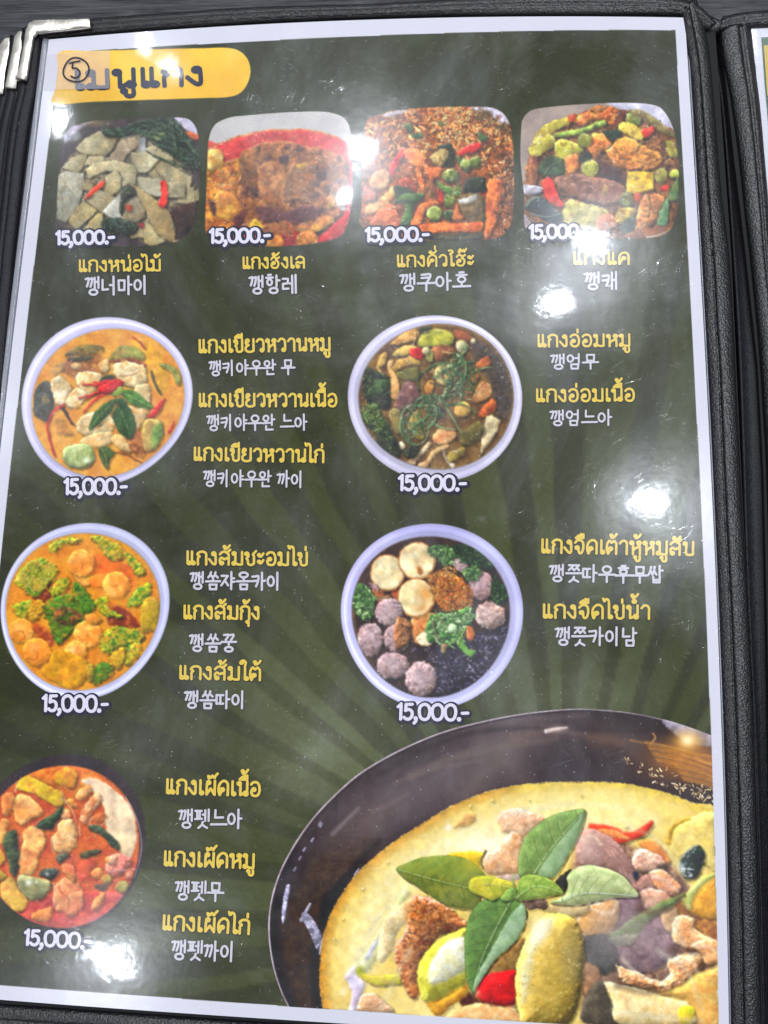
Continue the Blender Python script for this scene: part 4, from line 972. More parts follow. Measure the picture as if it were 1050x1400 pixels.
def herb(region, n, seed, cols=((124, 168, 92), (84, 128, 64), (156, 196, 122), (58, 92, 48)), wd=13, ln=22, al=1):
    D.strands(region, n, ln, wd, [tuple(c) for c in cols], curl=.9, seed=seed, al=al, relief=.5, sh=.35)
dk = ((46, 78, 42), (36, 56, 36), (64, 100, 54))
D.piece('640,140 760,160 850,240 860,280 760,270 700,230', (44, 60, 42), (30, 40, 34), 'coriander', nz=.2); herb('620,140 760,160 850,250 760,260 650,200', 70, 30, dk)
D.piece('870,330 935,380 945,450 910,475 870,450 850,380', (50, 80, 42), (36, 58, 36), 'coriander', nz=.2); herb('865,330 935,380 940,450 880,460', 60, 31, dk)
D.piece('512,170 545,140 610,150 655,185 640,225 620,250 575,235 560,205 520,200', (76, 118, 60), (50, 84, 44), 'coriander', nz=.2); herb('510,165 600,145 655,190 625,245 560,210', 60, 32)
D.line('585,230 600,190 605,160', 5, 4, (150, 190, 120))
D.piece('700,300 720,270 762,264 802,288 790,310 752,345 715,330', (104, 158, 84), (76, 124, 62), 'coriander', nz=.15); herb('700,290 760,266 800,295 745,340', 26, 33)
D.piece('95,430 100,390 130,350 165,370 208,430 205,500 195,540 160,558 130,545 100,500', (84, 134, 66), (60, 100, 50), 'coriander', nz=.25); herb('98,430 130,352 205,430 195,540 140,550 100,500', 90, 34)
D.line('120,480 160,485 208,484', 6, 5, (130, 176, 100))
D.piece('498,640 505,560 545,518 600,520 660,510 735,482 752,540 735,590 700,620 700,700 640,690 600,740 580,735 570,690 510,680', (104, 154, 82), (70, 112, 56), 'coriander', nz=.25, relief=.5)
herb('500,650 520,540 640,510 740,482 750,560 700,640 690,690 600,700', 150, 35, ((120, 170, 96), (84, 134, 66), (160, 200, 130), (60, 100, 50), (180, 212, 150)), wd=14)
D.piece('672,700 690,672 730,715 772,728 742,762 715,745', (124, 178, 80), (100, 152, 62), 'coriander')
D.line('545,500 570,560 640,600 680,640', 6, 4, (130, 146, 80)); D.line('560,500 600,510 640,500', 6, 4, (120, 130, 70)); D.line('530,560 540,600 560,660', 12, 6, (150, 140, 100)); D.line('720,590 690,640 670,690', 6, 4, (170, 210, 90))
D.ball(640, 600, 24, (190, 216, 170), (150, 190, 120), sh=.2)
D.piece('722,590 752,600 766,640 742,672 718,650', (206, 130, 60), (180, 90, 44)); D.piece('580,690 606,690 600,735 582,730', (190, 140, 100))
D.strands('120,350 900,200 940,560 560,700 180,700', 50, 6, 5, [(240, 240, 245)], seed=36, al=.7, sh=0)
D.finish(.3, 3.0, .5, 9, .05, .2)

# ================================================================== red curry, dark bowl
D = Dish(0, 1030, 5, 'dish_photo', 'round photo of red curry with coconut cream in a dark bowl',
 '-120,760 -145,600 -125,450 -75,320 0,212 70,145 150,90 260,40 400,8 510,8 620,30 715,72 800,130 870,195 930,272 968,350 988,440 992,540 985,640 965,760 930,868 888,945 850,1010 780,1075 700,1135 600,1185 500,1212 400,1214 300,1195 200,1150 100,1092 20,1020 -60,930', soft=1.8, bowl=True)
D.fill((56, 44, 50), (46, 38, 44), f=40, tex=.06)
D.set_clip('-120,700 -115,560 -80,430 -20,320 60,240 150,170 240,118 340,92 430,84 520,90 600,110 690,148 760,192 830,255 882,322 918,400 940,480 952,570 950,660 935,755 908,842 872,920 830,990 768,1055 692,1112 600,1162 500,1192 400,1194 300,1172 200,1135 100,1078 20,1005 -60,900', soft=2.2)
D.fill((214, 104, 42), (192, 74, 42), f=16, tex=.08)
D.piece('100,170 240,110 430,85 620,118 700,200 620,260 520,300 420,240', (226, 134, 44), (206, 104, 40), nz=.05, sh=0, soft=7)
D.piece('200,1000 500,950 860,960 840,1100 500,1200 180,1150', (204, 82, 74), (190, 64, 62), nz=.05, sh=0, soft=8)
D.piece('555,190 600,168 660,172 742,212 805,265 862,322 905,400 930,490 935,600 912,680 888,722 840,690 800,650 745,560 712,470 722,400 680,320 610,235', (240, 210, 176), (236, 206, 160), 'coconut_cream', ang=90, nz=.02, relief=.06, sh=0, soft=2.5)
D.piece('355,172 385,125 440,96 500,112 522,150 500,225 440,222 390,200', (238, 176, 42), (222, 130, 38), 'aubergine_piece', nz=.05, dome=8)
D.line('440,92 465,100 465,125', 7, 5, (246, 216, 140), sh=0)
D.piece('108,245 130,190 162,152 225,165 320,215 425,270 422,352 375,355 300,315 200,265', (234, 200, 56), (214, 172, 44), 'aubergine_piece', nz=.06, dome=6)
D.line('100,260 120,180 160,148', 6, 5, (250, 226, 190), sh=0); D.line('420,262 445,300 440,350', 14, 7, (240, 190, 110))
cc1, cc2 = (238, 178, 104), (220, 144, 72)
def ch(t, c=cc1, c2=cc2, **k): D.piece(t, c, c2, 'chicken_piece', nz=.07, nf=4, dome=8, relief=.3, warp=1.6, sh=.3, **k)
ch('75,330 110,290 165,282 240,322 292,392 268,432 200,455 160,490 110,470 90,400'); ch('0,460 55,450 60,500 20,620 -10,600', (236, 170, 80)); ch('15,300 60,270 100,300 70,400 20,420', (222, 126, 62))
ch('158,600 165,540 210,500 275,515 315,580 295,660 262,720 245,800 200,835 140,822 130,720', (246, 188, 104), (232, 146, 76))
ch('415,430 425,385 470,385 485,440 450,455', (240, 166, 110)); ch('355,580 390,530 400,480 440,455 500,468 518,560 510,642 470,672 420,678 370,655', (246, 206, 142), (236, 176, 104))
ch('550,430 565,380 610,305 655,275 688,290 685,340 640,400 605,440 580,480 556,470', (244, 190, 136), (232, 160, 100)); D.line('590,420 630,370 650,320', 12, 6, (206, 100, 52), sh=0, soft=2)
ch('520,300 545,250 600,215 632,250 600,290 560,320', (242, 176, 116)); ch('450,320 500,310 530,370 480,360', (236, 160, 60)); D.piece('640,440 690,400 730,430 700,470 660,470', (212, 116, 62), nz=.1); D.line('640,430 610,480 680,500 730,460', 8, 5, (248, 214, 170), sh=.1)
D.piece('540,760 600,720 655,730 630,820 565,880 530,840', (208, 84, 48), (190, 66, 46), nz=.06, sh=.2, soft=2)
ch('365,930 395,880 440,848 500,880 545,900 572,975 560,1060 485,1112 430,1080 370,1062', (234, 162, 108), (222, 134, 88)); D.line('440,1000 470,950 540,930', 8, 5, (210, 104, 72), sh=0); D.line('400,900 430,960 470,980 465,1060', 7, 5, (206, 100, 70), sh=0)
ch('215,1120 250,1080 345,1055 350,1100 320,1150 250,1140', (226, 150, 90)); ch('625,1065 650,990 705,945 712,990 670,1060', (224, 144, 84)); ch('620,810 680,780 700,830 650,850', (236, 150, 70)); ch('420,760 500,770 510,880 460,850', (216, 110, 70))
for t in ('230,490 260,540 300,560', '420,300 500,400 520,520 520,640', '345,590 360,660 380,680', '120,560 140,600', '365,880 375,980 360,1060', '545,560 540,480'):
    D.line(t, 8, 5, (250, 206, 170), sh=.15, al=.8)
D.piece('718,770 760,705 830,680 890,712 900,740 880,780 800,835 735,825', (230, 140, 118), (212, 108, 92), nz=.2, relief=.4); ch('720,720 770,690 800,720 750,760', (240, 186, 150)); D.line('740,810 820,795 930,795', 7, 5, (244, 206, 200), sh=0)
D.ball(880, 828, 32, (222, 124, 82), (200, 90, 60), 'tomato_piece'); D.ball(876, 826, 13, (240, 190, 150), sh=0)
D.ball(730, 858, 34, (190, 172, 74), (160, 140, 60), 'pea_aubergine', nz=.05); D.ball(836, 912, 42, (180, 168, 84), (150, 136, 66), 'pea_aubergine', nz=.05)
lf = dict(nz=.22, nf=3, relief=.5)
D.piece('18,620 40,560 80,525 120,540 118,620 132,700 125,790 100,842 60,800 50,720', (72, 88, 52), (48, 60, 42), 'basil_leaf', **lf)
D.piece('255,490 300,445 350,415 420,358 415,420 385,470 362,515 315,525 275,515', (56, 76, 46), (40, 56, 38), 'basil_leaf', **lf)
D.piece('600,505 650,488 720,520 780,575 815,620 812,662 745,612 700,560 640,530', (70, 86, 64), (50, 64, 50), 'basil_leaf', **lf)
D.piece('545,700 580,665 680,660 670,690 600,708', (84, 84, 52), (60, 60, 44), 'basil_leaf', **lf)
D.piece('262,830 285,795 340,785 405,800 350,862 300,850', (64, 76, 66), (48, 56, 52), 'basil_leaf', **lf); D.glow(320, 825, 14, (220, 225, 220), .8)
D.piece('388,700 440,680 470,700 420,740 395,750', (84, 88, 72), (60, 66, 56), **lf); D.piece('650,900 740,890 730,940 660,930', (110, 90, 80), sh=0, soft=3)
D.piece('112,860 140,828 200,840 260,852 330,872 350,900 335,950 290,990 230,1008 175,990 132,930', (170, 166, 112), (140, 138, 92), 'round_aubergine', dome=10, relief=.35, nz=.02); D.glow(195, 885, 18, (236, 240, 226), .9); D.glow(245, 880, 12, (230, 234, 215), .7)
D.piece('2,900 50,848 90,850 120,920 160,970 188,1025 150,1072 90,1078 30,1030', (222, 182, 78), (200, 150, 62), 'aubergine_piece', dome=8); D.piece('-20,640 25,690 30,730 -5,760', (236, 180, 56)); D.piece('-20,790 40,830 30,850 -20,870', (236, 190, 60))
D.strands('100,300 900,600 800,1000 400,1150 100,900', 110, 14, 5, [(240, 160, 90), (170, 50, 40), (250, 200, 150)], seed=40, al=.6, sh=0)
D.sauce((216, 104, 52), .16, 9, .42, (204, 84, 52), lo=76)
D.finish(.4, 3.2, .9, 12, .05, .12, 1.0, blur=1)
D.set_clip(None)
D.line('858,300 905,380 945,480 965,580 966,660 945,770 918,850', 7, 5, (196, 192, 206), sh=0, relief=.1, soft=2, al=.75)

# ================================================================== large bowl
BG = [(400,1388),(385,1358),(374,1325),(368,1290),(367,1258),(371,1228),(380,1198),(392,1172),(410,1142),(432,1113),(458,1086),(485,1062),(512,1044),(545,1026),(585,1008),(620,996),(660,986),(700,978),(745,972),(790,969),(830,971),(865,975),(895,981),(920,987),(950,997),(976,1007)]
right = [(float(in_r(y)), y) for y in (1040, 1100, 1200, 1300, 1400)]
bot = [(x, float(in_b(x))) for x in (983, 900, 800, 700, 600, 500, 440)]
def dense(p): 
    out = []
    for a, b in zip(p[:-1], p[1:]):
        for t in np.arange(4) / 4: out.append((a[0] + (b[0] - a[0]) * t, a[1] + (b[1] - a[1]) * t))
    return out + [p[-1]]
arc = smooth_poly(BG, False, 4).tolist()
D = Dish(0, 0, 1, 'dish_photo', 'large photo of a dark bowl of green curry with basil sprig', arc + dense(right + bot))
D.cm = D.cm * np.clip(.5 + np.minimum(in_r(D.Y) - D.X, in_b(D.X) - D.Y), 0, 1); D.base_clip = D.cm
D.I[(D.cm <= .5) & (D.I == D.pid)] = ID_MARGIN
BIG = D.pid; D.softk = 1.15; D.lowk = .5; D.domek = 3.2; D.ltint = np.array([1.22, 1.1, 1.0])
D.fill((60, 45, 50), (46, 34, 38), f=70, tex=.06)
D.piece('385,1300 395,1240 440,1180 470,1240 448,1300 445,1400 400,1400', (66, 46, 34), (52, 36, 28), nz=.02, relief=0, sh=0, soft=14)
D.piece('420,1190 480,1120 540,1100 520,1140 460,1210', (74, 54, 44), (60, 42, 38), nz=.02, relief=0, sh=0, soft=14)
D.piece('440,1230 470,1200 500,1160 520,1150 470,1215 445,1270', (30, 20, 18), nz=.02, relief=0, sh=0, soft=8)
for t, w0, c, al in (('500,1110 600,1060 680,1010 700,985', 60, (112, 94, 98), .6), ('640,1080 680,1040 740,985', 50, (118, 102, 98), .55), ('560,1060 640,1030 760,1010', 10, (126, 104, 96), .5),
        ('470,1140 520,1110 600,1080', 60, (98, 80, 84), .5), ('700,1010 760,1000 850,1015', 14, (120, 92, 86), .45), ('660,1020 700,1050 720,1080', 30, (108, 92, 90), .5), ('540,1070 600,1050 660,1040', 6, (120, 98, 92), .4),
        ('820,1010 880,1020 960,1040', 30, (120, 84, 62), .4), ('600,1000 700,985 800,978', 8, (100, 84, 90), .5), ('455,1140 490,1105', 6, (150, 134, 136), .6), ('510,1110 560,1085', 6, (120, 100, 100), .5),
        ('760,1060 830,1050 900,1064', 40, (56, 44, 52), .5)):
    D.line(t, w0, w0 * .6, c, c, sh=0, relief=0, nz=0, soft=w0 * .8, al=al)
D.line('377,1230 372,1270 376,1310 388,1350 402,1390', 16, 16, (26, 20, 30), sh=0, relief=0, nz=0, soft=12, al=.8)
D.line('404,1165 386,1200 380,1230', 10, 14, (34, 26, 38), sh=0, relief=0, nz=0, soft=10, al=.7)
D.line('436,1390 430,1330 434,1280 450,1236 474,1200', 14, 8, (20, 14, 16), sh=0, relief=0, nz=0, soft=9, al=.75)
D.line('880,1000 700,996 600,1016 520,1058', 5, 5, (40, 30, 38), sh=0, relief=0, nz=0, soft=6, al=.5)
rimp = ' '.join('%g,%g' % q for q in BG)
D.line(rimp, 4.4, 3.2, (226, 210, 222), (200, 176, 186), 'bowl_rim', sh=0, relief=.1, soft=1.6)
D.line(' '.join('%g,%g' % (x + 3.5, y + 2.5) for x, y in BG), 2.5, 2.5, (40, 30, 40), sh=0, relief=0, al=.7, soft=2)
D.piece('385,1250 390,1215 396,1212 392,1240 388,1262', (216, 214, 240), (150, 150, 180), sh=0, nz=.2)
D.line('412,1258 424,1236', 5, 3, (206, 204, 232), sh=0); D.piece('412,1250 424,1252 440,1280 434,1298 425,1280', (196, 192, 220), (120, 116, 140), sh=0, nz=.25, al=.9)
D.line('446,1272 440,1290 437,1304', 3, 2, (220, 216, 236), sh=0)
for q in ((438, 1130), (415, 1163), (409, 1175), (402, 1190), (426, 1150), (436, 1128), (485, 1196), (488, 1192)): D.line([q, (q[0] + 2.5, q[1] - 4)], 2.2, 1.4, (200, 196, 226), sh=0)
D.line('747,1000 760,997 775,995', 6, 3, (244, 226, 220), sh=0, soft=2.5); D.glow(762, 997, 14, (226, 196, 186), .5, 5)
D.glow(945, 1042, 55, (196, 120, 52), .85, 24)
for i in range(34):
    y = 1012 + i * 1.7; x0 = 862 + i * 2.1 + (i * 37 % 19)
    D.line([(x0, y), (x0 + 45, y + 9 + i * .12), (988, y + 26 + (i * 13 % 7))], 2.2, 3.2, ((236, 160, 62), (186, 104, 40), (250, 196, 100), (120, 72, 44), (206, 126, 52))[i % 5], None, 'warm_reflection' if i == 16 else None, sh=0, relief=0, nz=.05, soft=2.6, al=.5)
D.piece('905,985 950,995 985,1010 985,1020 940,1015', (196, 186, 206), sh=0, soft=3, al=.8); D.glow(940, 1014, 20, (250, 180, 70), .9, 14); D.glow(940, 1012, 9, (255, 240, 190), 1, 8)
D.line('890,1017 896,1009 893,1003', 3, 2, (226, 160, 90), sh=0); D.strands('890,1070 985,1080 985,1105 940,1085', 110, 4, 2.2, [(206, 176, 130), (150, 116, 80), (60, 44, 44), (236, 210, 170)], seed=50, sh=.1)
D.strands('850,1035 900,1045 930,1060 880,1060', 24, 4, 2.2, [(226, 196, 150), (160, 120, 90)], seed=51, sh=.1)
food = '446,1400 441,1375 437,1345 438,1310 442,1280 452,1250 468,1222 488,1194 512,1172 540,1150 568,1132 600,1112 630,1096 662,1084 700,1075 740,1070 780,1069 820,1069 850,1071 880,1076 912,1084 945,1097 985,1115 1000,1250 1000,1440 700,1440 450,1430'
D.piece(food, (228, 204, 122), (224, 196, 106), 'curry_liquid', warp=1.6, wf=3, dome=3, relief=.1, nz=.025, nf=2.5, sh=.2, soft=1.8)
D.set_clip(food, 2.0)
D.line('446,1400 437,1345 442,1280 468,1222 512,1172 568,1132 630,1096 700,1075', 22, 12, (206, 140, 38), sh=0, relief=0, nz=0, al=.85, soft=14)
D.line('700,1076 780,1070 850,1072 912,1085 985,1116', 14, 14, (222, 192, 62), sh=0, relief=0, al=.55, soft=10)
D.piece('470,1330 480,1270 520,1200 580,1150 660,1110 760,1090 860,1090 900,1130 800,1140 700,1160 600,1200 540,1260 500,1350', (240, 229, 178), (236, 220, 156), nz=.01, relief=0, sh=0, soft=24, al=.9)
D.glow(660, 1155, 45, (246, 240, 224), .8, 16); D.glow(810, 1100, 90, (240, 226, 140), .5, 20); D.glow(905, 1350, 70, (238, 206, 130), .6)
D.glow(600, 1380, 90, (240, 224, 160), .6, 30)
def Z(t, o, sc): return [((float(a.split(',')[0])) / sc + o[0], (float(a.split(',')[1])) / sc + o[1]) for a in t.split()]
z4 = lambda t: Z(t, (360, 960), 3.182); z5 = lambda t: Z(t, (540, 1060), 4.038); z6 = lambda t: Z(t, (740, 960), 3.181)
# left side of the food
D.line(z4('440,1140 500,1050 560,940 620,830'), 20, 12, (214, 214, 170), (200, 206, 150), sh=.1, soft=5, al=.8)
D.line(z4('450,1110 490,1050 540,980'), 7, 4, (206, 202, 226), sh=0, soft=4, al=.9)
D.piece(z4('520,960 600,880 660,840 640,930 580,1010 560,1090 500,1130'), (222, 206, 164), (206, 184, 136), nz=.1, sh=0, soft=4)
D.piece(z4('355,1200 370,1165 400,1150 420,1200 440,1230 420,1300 400,1350 370,1350 385,1280 375,1230'), (222, 212, 230), (206, 190, 206), nz=.03, sh=.1, soft=3)
D.piece(z4('405,1155 470,1190 590,1180 598,1220 510,1232 440,1215'), (198, 192, 66), (214, 186, 90), 'aubergine_piece', dome=6); D.glow(360 + 420 / 3.182, 960 + 1170 / 3.182, 5, (150, 160, 40), .8)
D.piece(z4('415,1310 430,1275 480,1265 520,1300 560,1345 420,1345'), (228, 190, 152), (212, 166, 126), 'pork_piece', spec=.6, nz=.12, soft=2)
D.glow(360 + 345 / 3.182, 960 + 1262 / 3.182, 6, (240, 226, 190), .8); D.glow(360 + 430 / 3.182, 960 + 1135 / 3.182, 3, (255, 250, 240), .9)
# crusty brown meat
D.piece(z5('50,860 90,700 110,655 200,680 260,700 330,760 400,820 385,860 260,880 190,960 150,1060 130,1200 95,1242 50,1160 20,1090 0,950'), (196, 134, 82), (170, 104, 58), 'pork_piece', spec=.6, warp=2, nz=.16, nf=3, relief=.4, dome=8, mott=((146, 78, 42), .35, 7))
D.glow(540 + 90 / 4.038, 1060 + 760 / 4.038, 9, (222, 122, 44), .7, 16); D.glow(540 + 60 / 4.038, 1060 + 980 / 4.038, 9, (230, 180, 130), .6)
D.glow(540 + 110 / 4.038, 1060 + 1190 / 4.038, 8, (222, 130, 40), .6)
D.strands(z5('60,860 120,700 380,830 200,930 120,1180 40,1000'), 200, 4, 2.2, [(226, 172, 118), (150, 88, 48), (206, 140, 84), (120, 66, 40)], seed=52, al=.6, sh=.15)
# pale pieces top centre
D.piece(z5('320,285 350,240 420,200 445,240 420,275 350,290'), (212, 166, 106), (222, 186, 110), nz=.08, sh=.1, soft=4); D.glow(540 + 292 / 4.038, 1060 + 285 / 4.038, 4.5, (246, 236, 240), .9)
D.piece(z5('570,240 600,200 660,182 760,205 830,250 760,300 700,350 640,318 590,310'), (230, 194, 158), (216, 166, 128), 'pork_piece', spec=.6, nz=.12, sh=.15, soft=2.2)
D.piece(z5('480,480 500,430 560,400 620,330 650,305 700,350 700,430 690,545 640,552 560,550 500,530'), (232, 190, 150), (216, 164, 116), 'pork_piece', spec=.6, nz=.1, dome=8, sh=.3)
D.piece(z5('290,440 380,425 490,430 470,500 480,545 400,500'), (230, 200, 62), (214, 176, 50), 'squash_piece', sh=.2); D.line(z5('500,420 480,480 490,515'), 3, 2, (86, 64, 54), sh=0)
D.piece(z5('560,555 640,548 690,555 680,575 580,580'), (236, 206, 190), sh=.1)
# right side
D.piece(z6('150,640 300,590 420,640 560,700 680,860 770,1050 700,1250 560,1270 400,1250 250,1280 180,1390 180,1020 150,900'), (172, 134, 104), (132, 98, 84), nz=.1, sh=0, soft=8, mott=((104, 74, 62), .3, 8))
D.piece(z6('550,600 575,540 640,500 760,480 770,600 770,740 700,700 600,680'), (228, 208, 128), (222, 196, 106), 'aubergine_slice', dome=6, nz=.05, sh=.2); D.line(z6('555,610 572,545 640,505'), 7, 5, (226, 180, 56), sh=0, soft=3)
D.piece(z6('210,528 290,540 350,555 400,560 450,535 482,512 488,535 440,585 380,605 325,614 285,575 230,565'), (232, 74, 44), (214, 54, 36), 'chilli', dome=3, spec=.2)
D.piece(z6('250,552 330,560 385,588 370,598 300,585'), (240, 166, 96), (236, 140, 80), sh=0, nz=.1)
D.piece(z6('150,640 165,575 215,548 300,585 365,645 400,720 440,840 400,830 380,780 300,735 210,718 172,702'), (190, 150, 136), (154, 114, 106), 'pork_slice', dome=10, nz=.08, ang=50, sh=.35, relief=.25); D.glow(740 + 200 / 3.181, 960 + 640 / 3.181, 13, (224, 196, 186), .5, 18)
D.strands(z6('200,600 300,600 400,780 300,700'), 40, 14, 1.6, [(206, 170, 160), (130, 92, 90)], ang=50, spread=.3, curl=.1, seed=53, al=.4, sh=0)
D.piece(z6('425,615 480,602 520,630 560,690 520,690 470,660'), (226, 150, 80), (206, 120, 60), nz=.1)
D.piece(z6('395,700 405,660 430,635 490,655 540,690 530,720 475,740 415,735'), (226, 184, 158), (200, 150, 128), 'pork_piece', spec=.6, nz=.16, dome=5, relief=.45)
D.piece(z6('405,800 430,765 470,750 505,800 450,825'), (196, 146, 132), nz=.15); D.piece(z6('395,735 425,740 415,775 400,765'), (50, 54, 74), sh=.1)
D.piece(z6('468,740 530,728 575,770 612,808 590,845 540,835 505,812'), (206, 152, 132), (226, 160, 110), 'pork_piece', spec=.6, nz=.12, dome=5, relief=.45)
D.piece(z6('425,832 480,808 530,820 565,850 545,895 470,905 440,890'), (224, 178, 148), (200, 146, 116), 'pork_piece', spec=.6, nz=.12)
D.piece(z6('620,850 690,900 770,930 770,1050 700,1020 620,960 560,880'), (206, 146, 66), (160, 100, 56), nz=.06, sh=.1, soft=4)
D.piece(z6('640,890 660,840 700,790 770,742 775,930 700,935 650,920'), (226, 170, 60), (206, 146, 44), 'aubergine_slice', dome=8); D.piece(z6('610,860 640,820 700,760 770,742 700,800 665,850 645,905'), (206, 206, 132), (186, 190, 100), nz=.05, sh=.2)
D.piece(z6('600,700 608,680 640,645 680,620 712,665 700,720 670,762 620,765'), (42, 58, 46), (26, 36, 32), 'herb_leaf', nz=.3, relief=.6, spec=.5); D.strands(z6('605,700 640,720 660,750 610,755'), 20, 5, 2, [(220, 225, 235), (130, 140, 150)], seed=54, sh=0)
D.piece(z6('320,850 420,838 445,900 400,950 350,975 318,935'), (136, 104, 112), (112, 84, 94), nz=.1, sh=.2)
D.piece(z6('300,1080 320,1000 400,960 480,920 560,990 590,1060 530,1150 430,1175 345,1140'), (156, 124, 128), (124, 96, 102), 'pork_slice', dome=10, nz=.08, relief=.2, mott=((106, 78, 84), .3, 12))
D.piece(z6('520,920 570,880 600,930 590,1010 540,990'), (222, 178, 130), nz=.08)
D.piece(z6('150,960 175,900 210,870 320,852 335,930 295,1010 210,1015 165,985'), (220, 170, 112), (200, 144, 84), 'pork_piece', spec=.6, nz=.12, dome=7); D.glow(740 + 190 / 3.181, 960 + 960 / 3.181, 9, (236, 186, 100), .6, 12)
D.piece(z6('30,890 80,870 200,880 190,925 100,930 40,920'), (206, 184, 138), (190, 166, 116), nz=.06, soft=3)
D.piece(z6('575,1040 570,965 600,925 640,930 668,945 672,985 700,1010 745,1035 660,1075 600,1060'), (238, 190, 140), (222, 160, 104), 'pork_piece', spec=.6, nz=.14, dome=6, relief=.4)
D.piece(z6('185,1030 240,1010 300,1020 335,1130 290,1180 210,1150'), (76, 74, 68), (60, 58, 56), 'herb_leaf', nz=.1, soft=2.5)
D.piece(z6('295,1010 340,985 400,940 530,868 622,833 565,890 480,940 440,985 380,1055 320,1045'), (122, 140, 86), (90, 112, 62), 'aubergine_slice', dome=5, nz=.08); D.line(z6('400,945 530,872 615,836'), 3, 2, (150, 180, 80), sh=0)
D.piece(z6('300,1030 380,1010 430,1010 380,1055 320,1050'), (160, 160, 130), nz=.05, sh=0, soft=4)
D.piece(z6('185,1140 240,1150 258,1200 230,1260 185,1270'), (190, 140, 100), nz=.1, soft=3)
D.piece(z6('330,1140 345,1150 420,1175 500,1212 555,1190 552,1130 600,1100 690,1088 700,1150 650,1210 560,1256 480,1248 400,1232 345,1210'), (236, 184, 134), (216, 150, 98), 'pork_piece', spec=.6, nz=.18, nf=3.5, dome=7, relief=.45, warp=2.2)
D.piece(z6('650,1062 700,1033 770,1040 770,1120 715,1135 690,1090'), (236, 184, 128), (220, 158, 100), 'pork_piece', spec=.6, nz=.12, dome=6)
D.piece(z6('500,1270 600,1235 700,1170 775,1180 775,1420 660,1400 620,1300'), (226, 186, 104), (212, 160, 84), nz=.04, sh=0, soft=5)
D.piece(z6('180,1390 190,1285 230,1225 262,1210 300,1290 345,1400'), (104, 92, 76), (84, 76, 66), nz=.08, sh=.1, soft=2)
D.piece(z6('275,1215 330,1225 420,1245 520,1275 600,1300 645,1315 655,1400 345,1400 310,1300'), (234, 214, 166), (224, 196, 136), 'aubergine_slice', dome=7, nz=.04); D.piece(z6('600,1335 642,1318 668,1345 650,1392 600,1392'), (210, 204, 52), (226, 190, 60), sh=.1, soft=2.5)
D.glow(868, 1262, 52, (168, 146, 140), .42, 34); D.glow(840, 1290, 34, (150, 140, 140), .4)
for t in (z6('360,1120 430,1190 540,1230'), z6('590,950 600,1010 620,1060'), z6('410,650 470,680 520,700'), z6('480,750 530,770 590,820'), z6('180,600 220,580 260,620'), z6('670,1060 720,1060 760,1080'), z6('600,1130 660,1130 680,1180'), z6('330,870 300,920 220,900'), z5('590,230 660,210 740,230'), z5('520,470 590,420 650,360')):
    D.line(t, 6, 3, (252, 232, 206), sh=0, relief=0, nz=.2, soft=4, al=.6)
for t in (z6('330,1235 450,1262 560,1262'), z6('420,900 480,912 540,900'), z6('560,1075 640,1085 700,1095'), z6('400,830 440,860 430,900'), z5('440,870 390,940 400,1080'), z6('600,850 620,900 680,940')):
    D.line(t, 9, 5, (96, 62, 52), sh=0, relief=0, nz=0, soft=7, al=.55)
# aubergines, berry, shade between them
D.piece(z5('470,1120 560,1000 660,920 720,900 700,980 670,1080 660,1180 500,1200'), (156, 122, 70), (130, 96, 56), nz=.08, sh=.2, soft=2)
D.piece(z5('350,1240 400,1195 470,1240 520,1270 400,1300'), (96, 52, 32), (70, 38, 28), nz=.1, sh=.1, soft=3)
D.piece(z5('170,1255 260,1215 385,1150 405,1200 330,1260 240,1330'), (222, 168, 58), (196, 136, 48), sh=.2, soft=2)
D.piece(z5('118,1095 150,1010 205,935 290,880 398,845 392,930 400,1080 385,1150 290,1200 175,1252 140,1200'), (202, 198, 84), (186, 180, 66), 'aubergine_half', dome=10, relief=.25, nz=.03)
D.piece(z5('180,1120 205,1030 255,945 320,905 388,900 388,1060 330,1110 220,1160'), (226, 226, 206), (216, 212, 170), nz=.06, sh=0, soft=4, dome=8, relief=.2)
D.piece(z5('285,1340 330,1290 400,1268 520,1248 640,1262 670,1300 690,1385 400,1385'), (232, 202, 148), (224, 170, 112), 'aubergine_slice', nz=.05, dome=7)
D.piece(z5('438,1190 455,1140 500,1105 580,1088 665,1078 672,1180 660,1265 560,1268 480,1245'), (214, 34, 38), (190, 22, 30), 'red_berry', dome=18, relief=.35, nz=.02); D.glow(540 + 452 / 4.038, 1060 + 1200 / 4.038, 5, (246, 170, 130), .9); D.glow(540 + 540 / 4.038, 1060 + 1120 / 4.038, 10, (236, 84, 74), .5, 6)
D.piece(z5('662,1170 668,1060 700,960 755,850 805,790 860,765 970,778 1020,850 1045,960 1040,1110 1010,1280 930,1385 720,1385 680,1280'), (206, 180, 100), (176, 148, 66), 'aubergine_half', dome=18, relief=.42, nz=.03, ang=15)
D.piece(z5('690,1180 705,1040 760,880 820,800 880,790 860,850 800,920 760,1020 740,1160 710,1260'), (226, 224, 200), (216, 208, 160), nz=.05, sh=0, soft=8, relief=.1, al=.85); D.glow(540 + 800 / 4.038, 1060 + 850 / 4.038, 12, (240, 240, 236), .7, 18)
D.strands(z5('690,1000 900,900 1020,1000 980,1300 700,1340'), 110, 2.2, 2.2, [(236, 216, 140), (160, 130, 50)], seed=55, al=.5, sh=0)
D.finish(.3, 3.0, 1.0, 12, .03, .2, 1.05, blur=1, con=1.12)
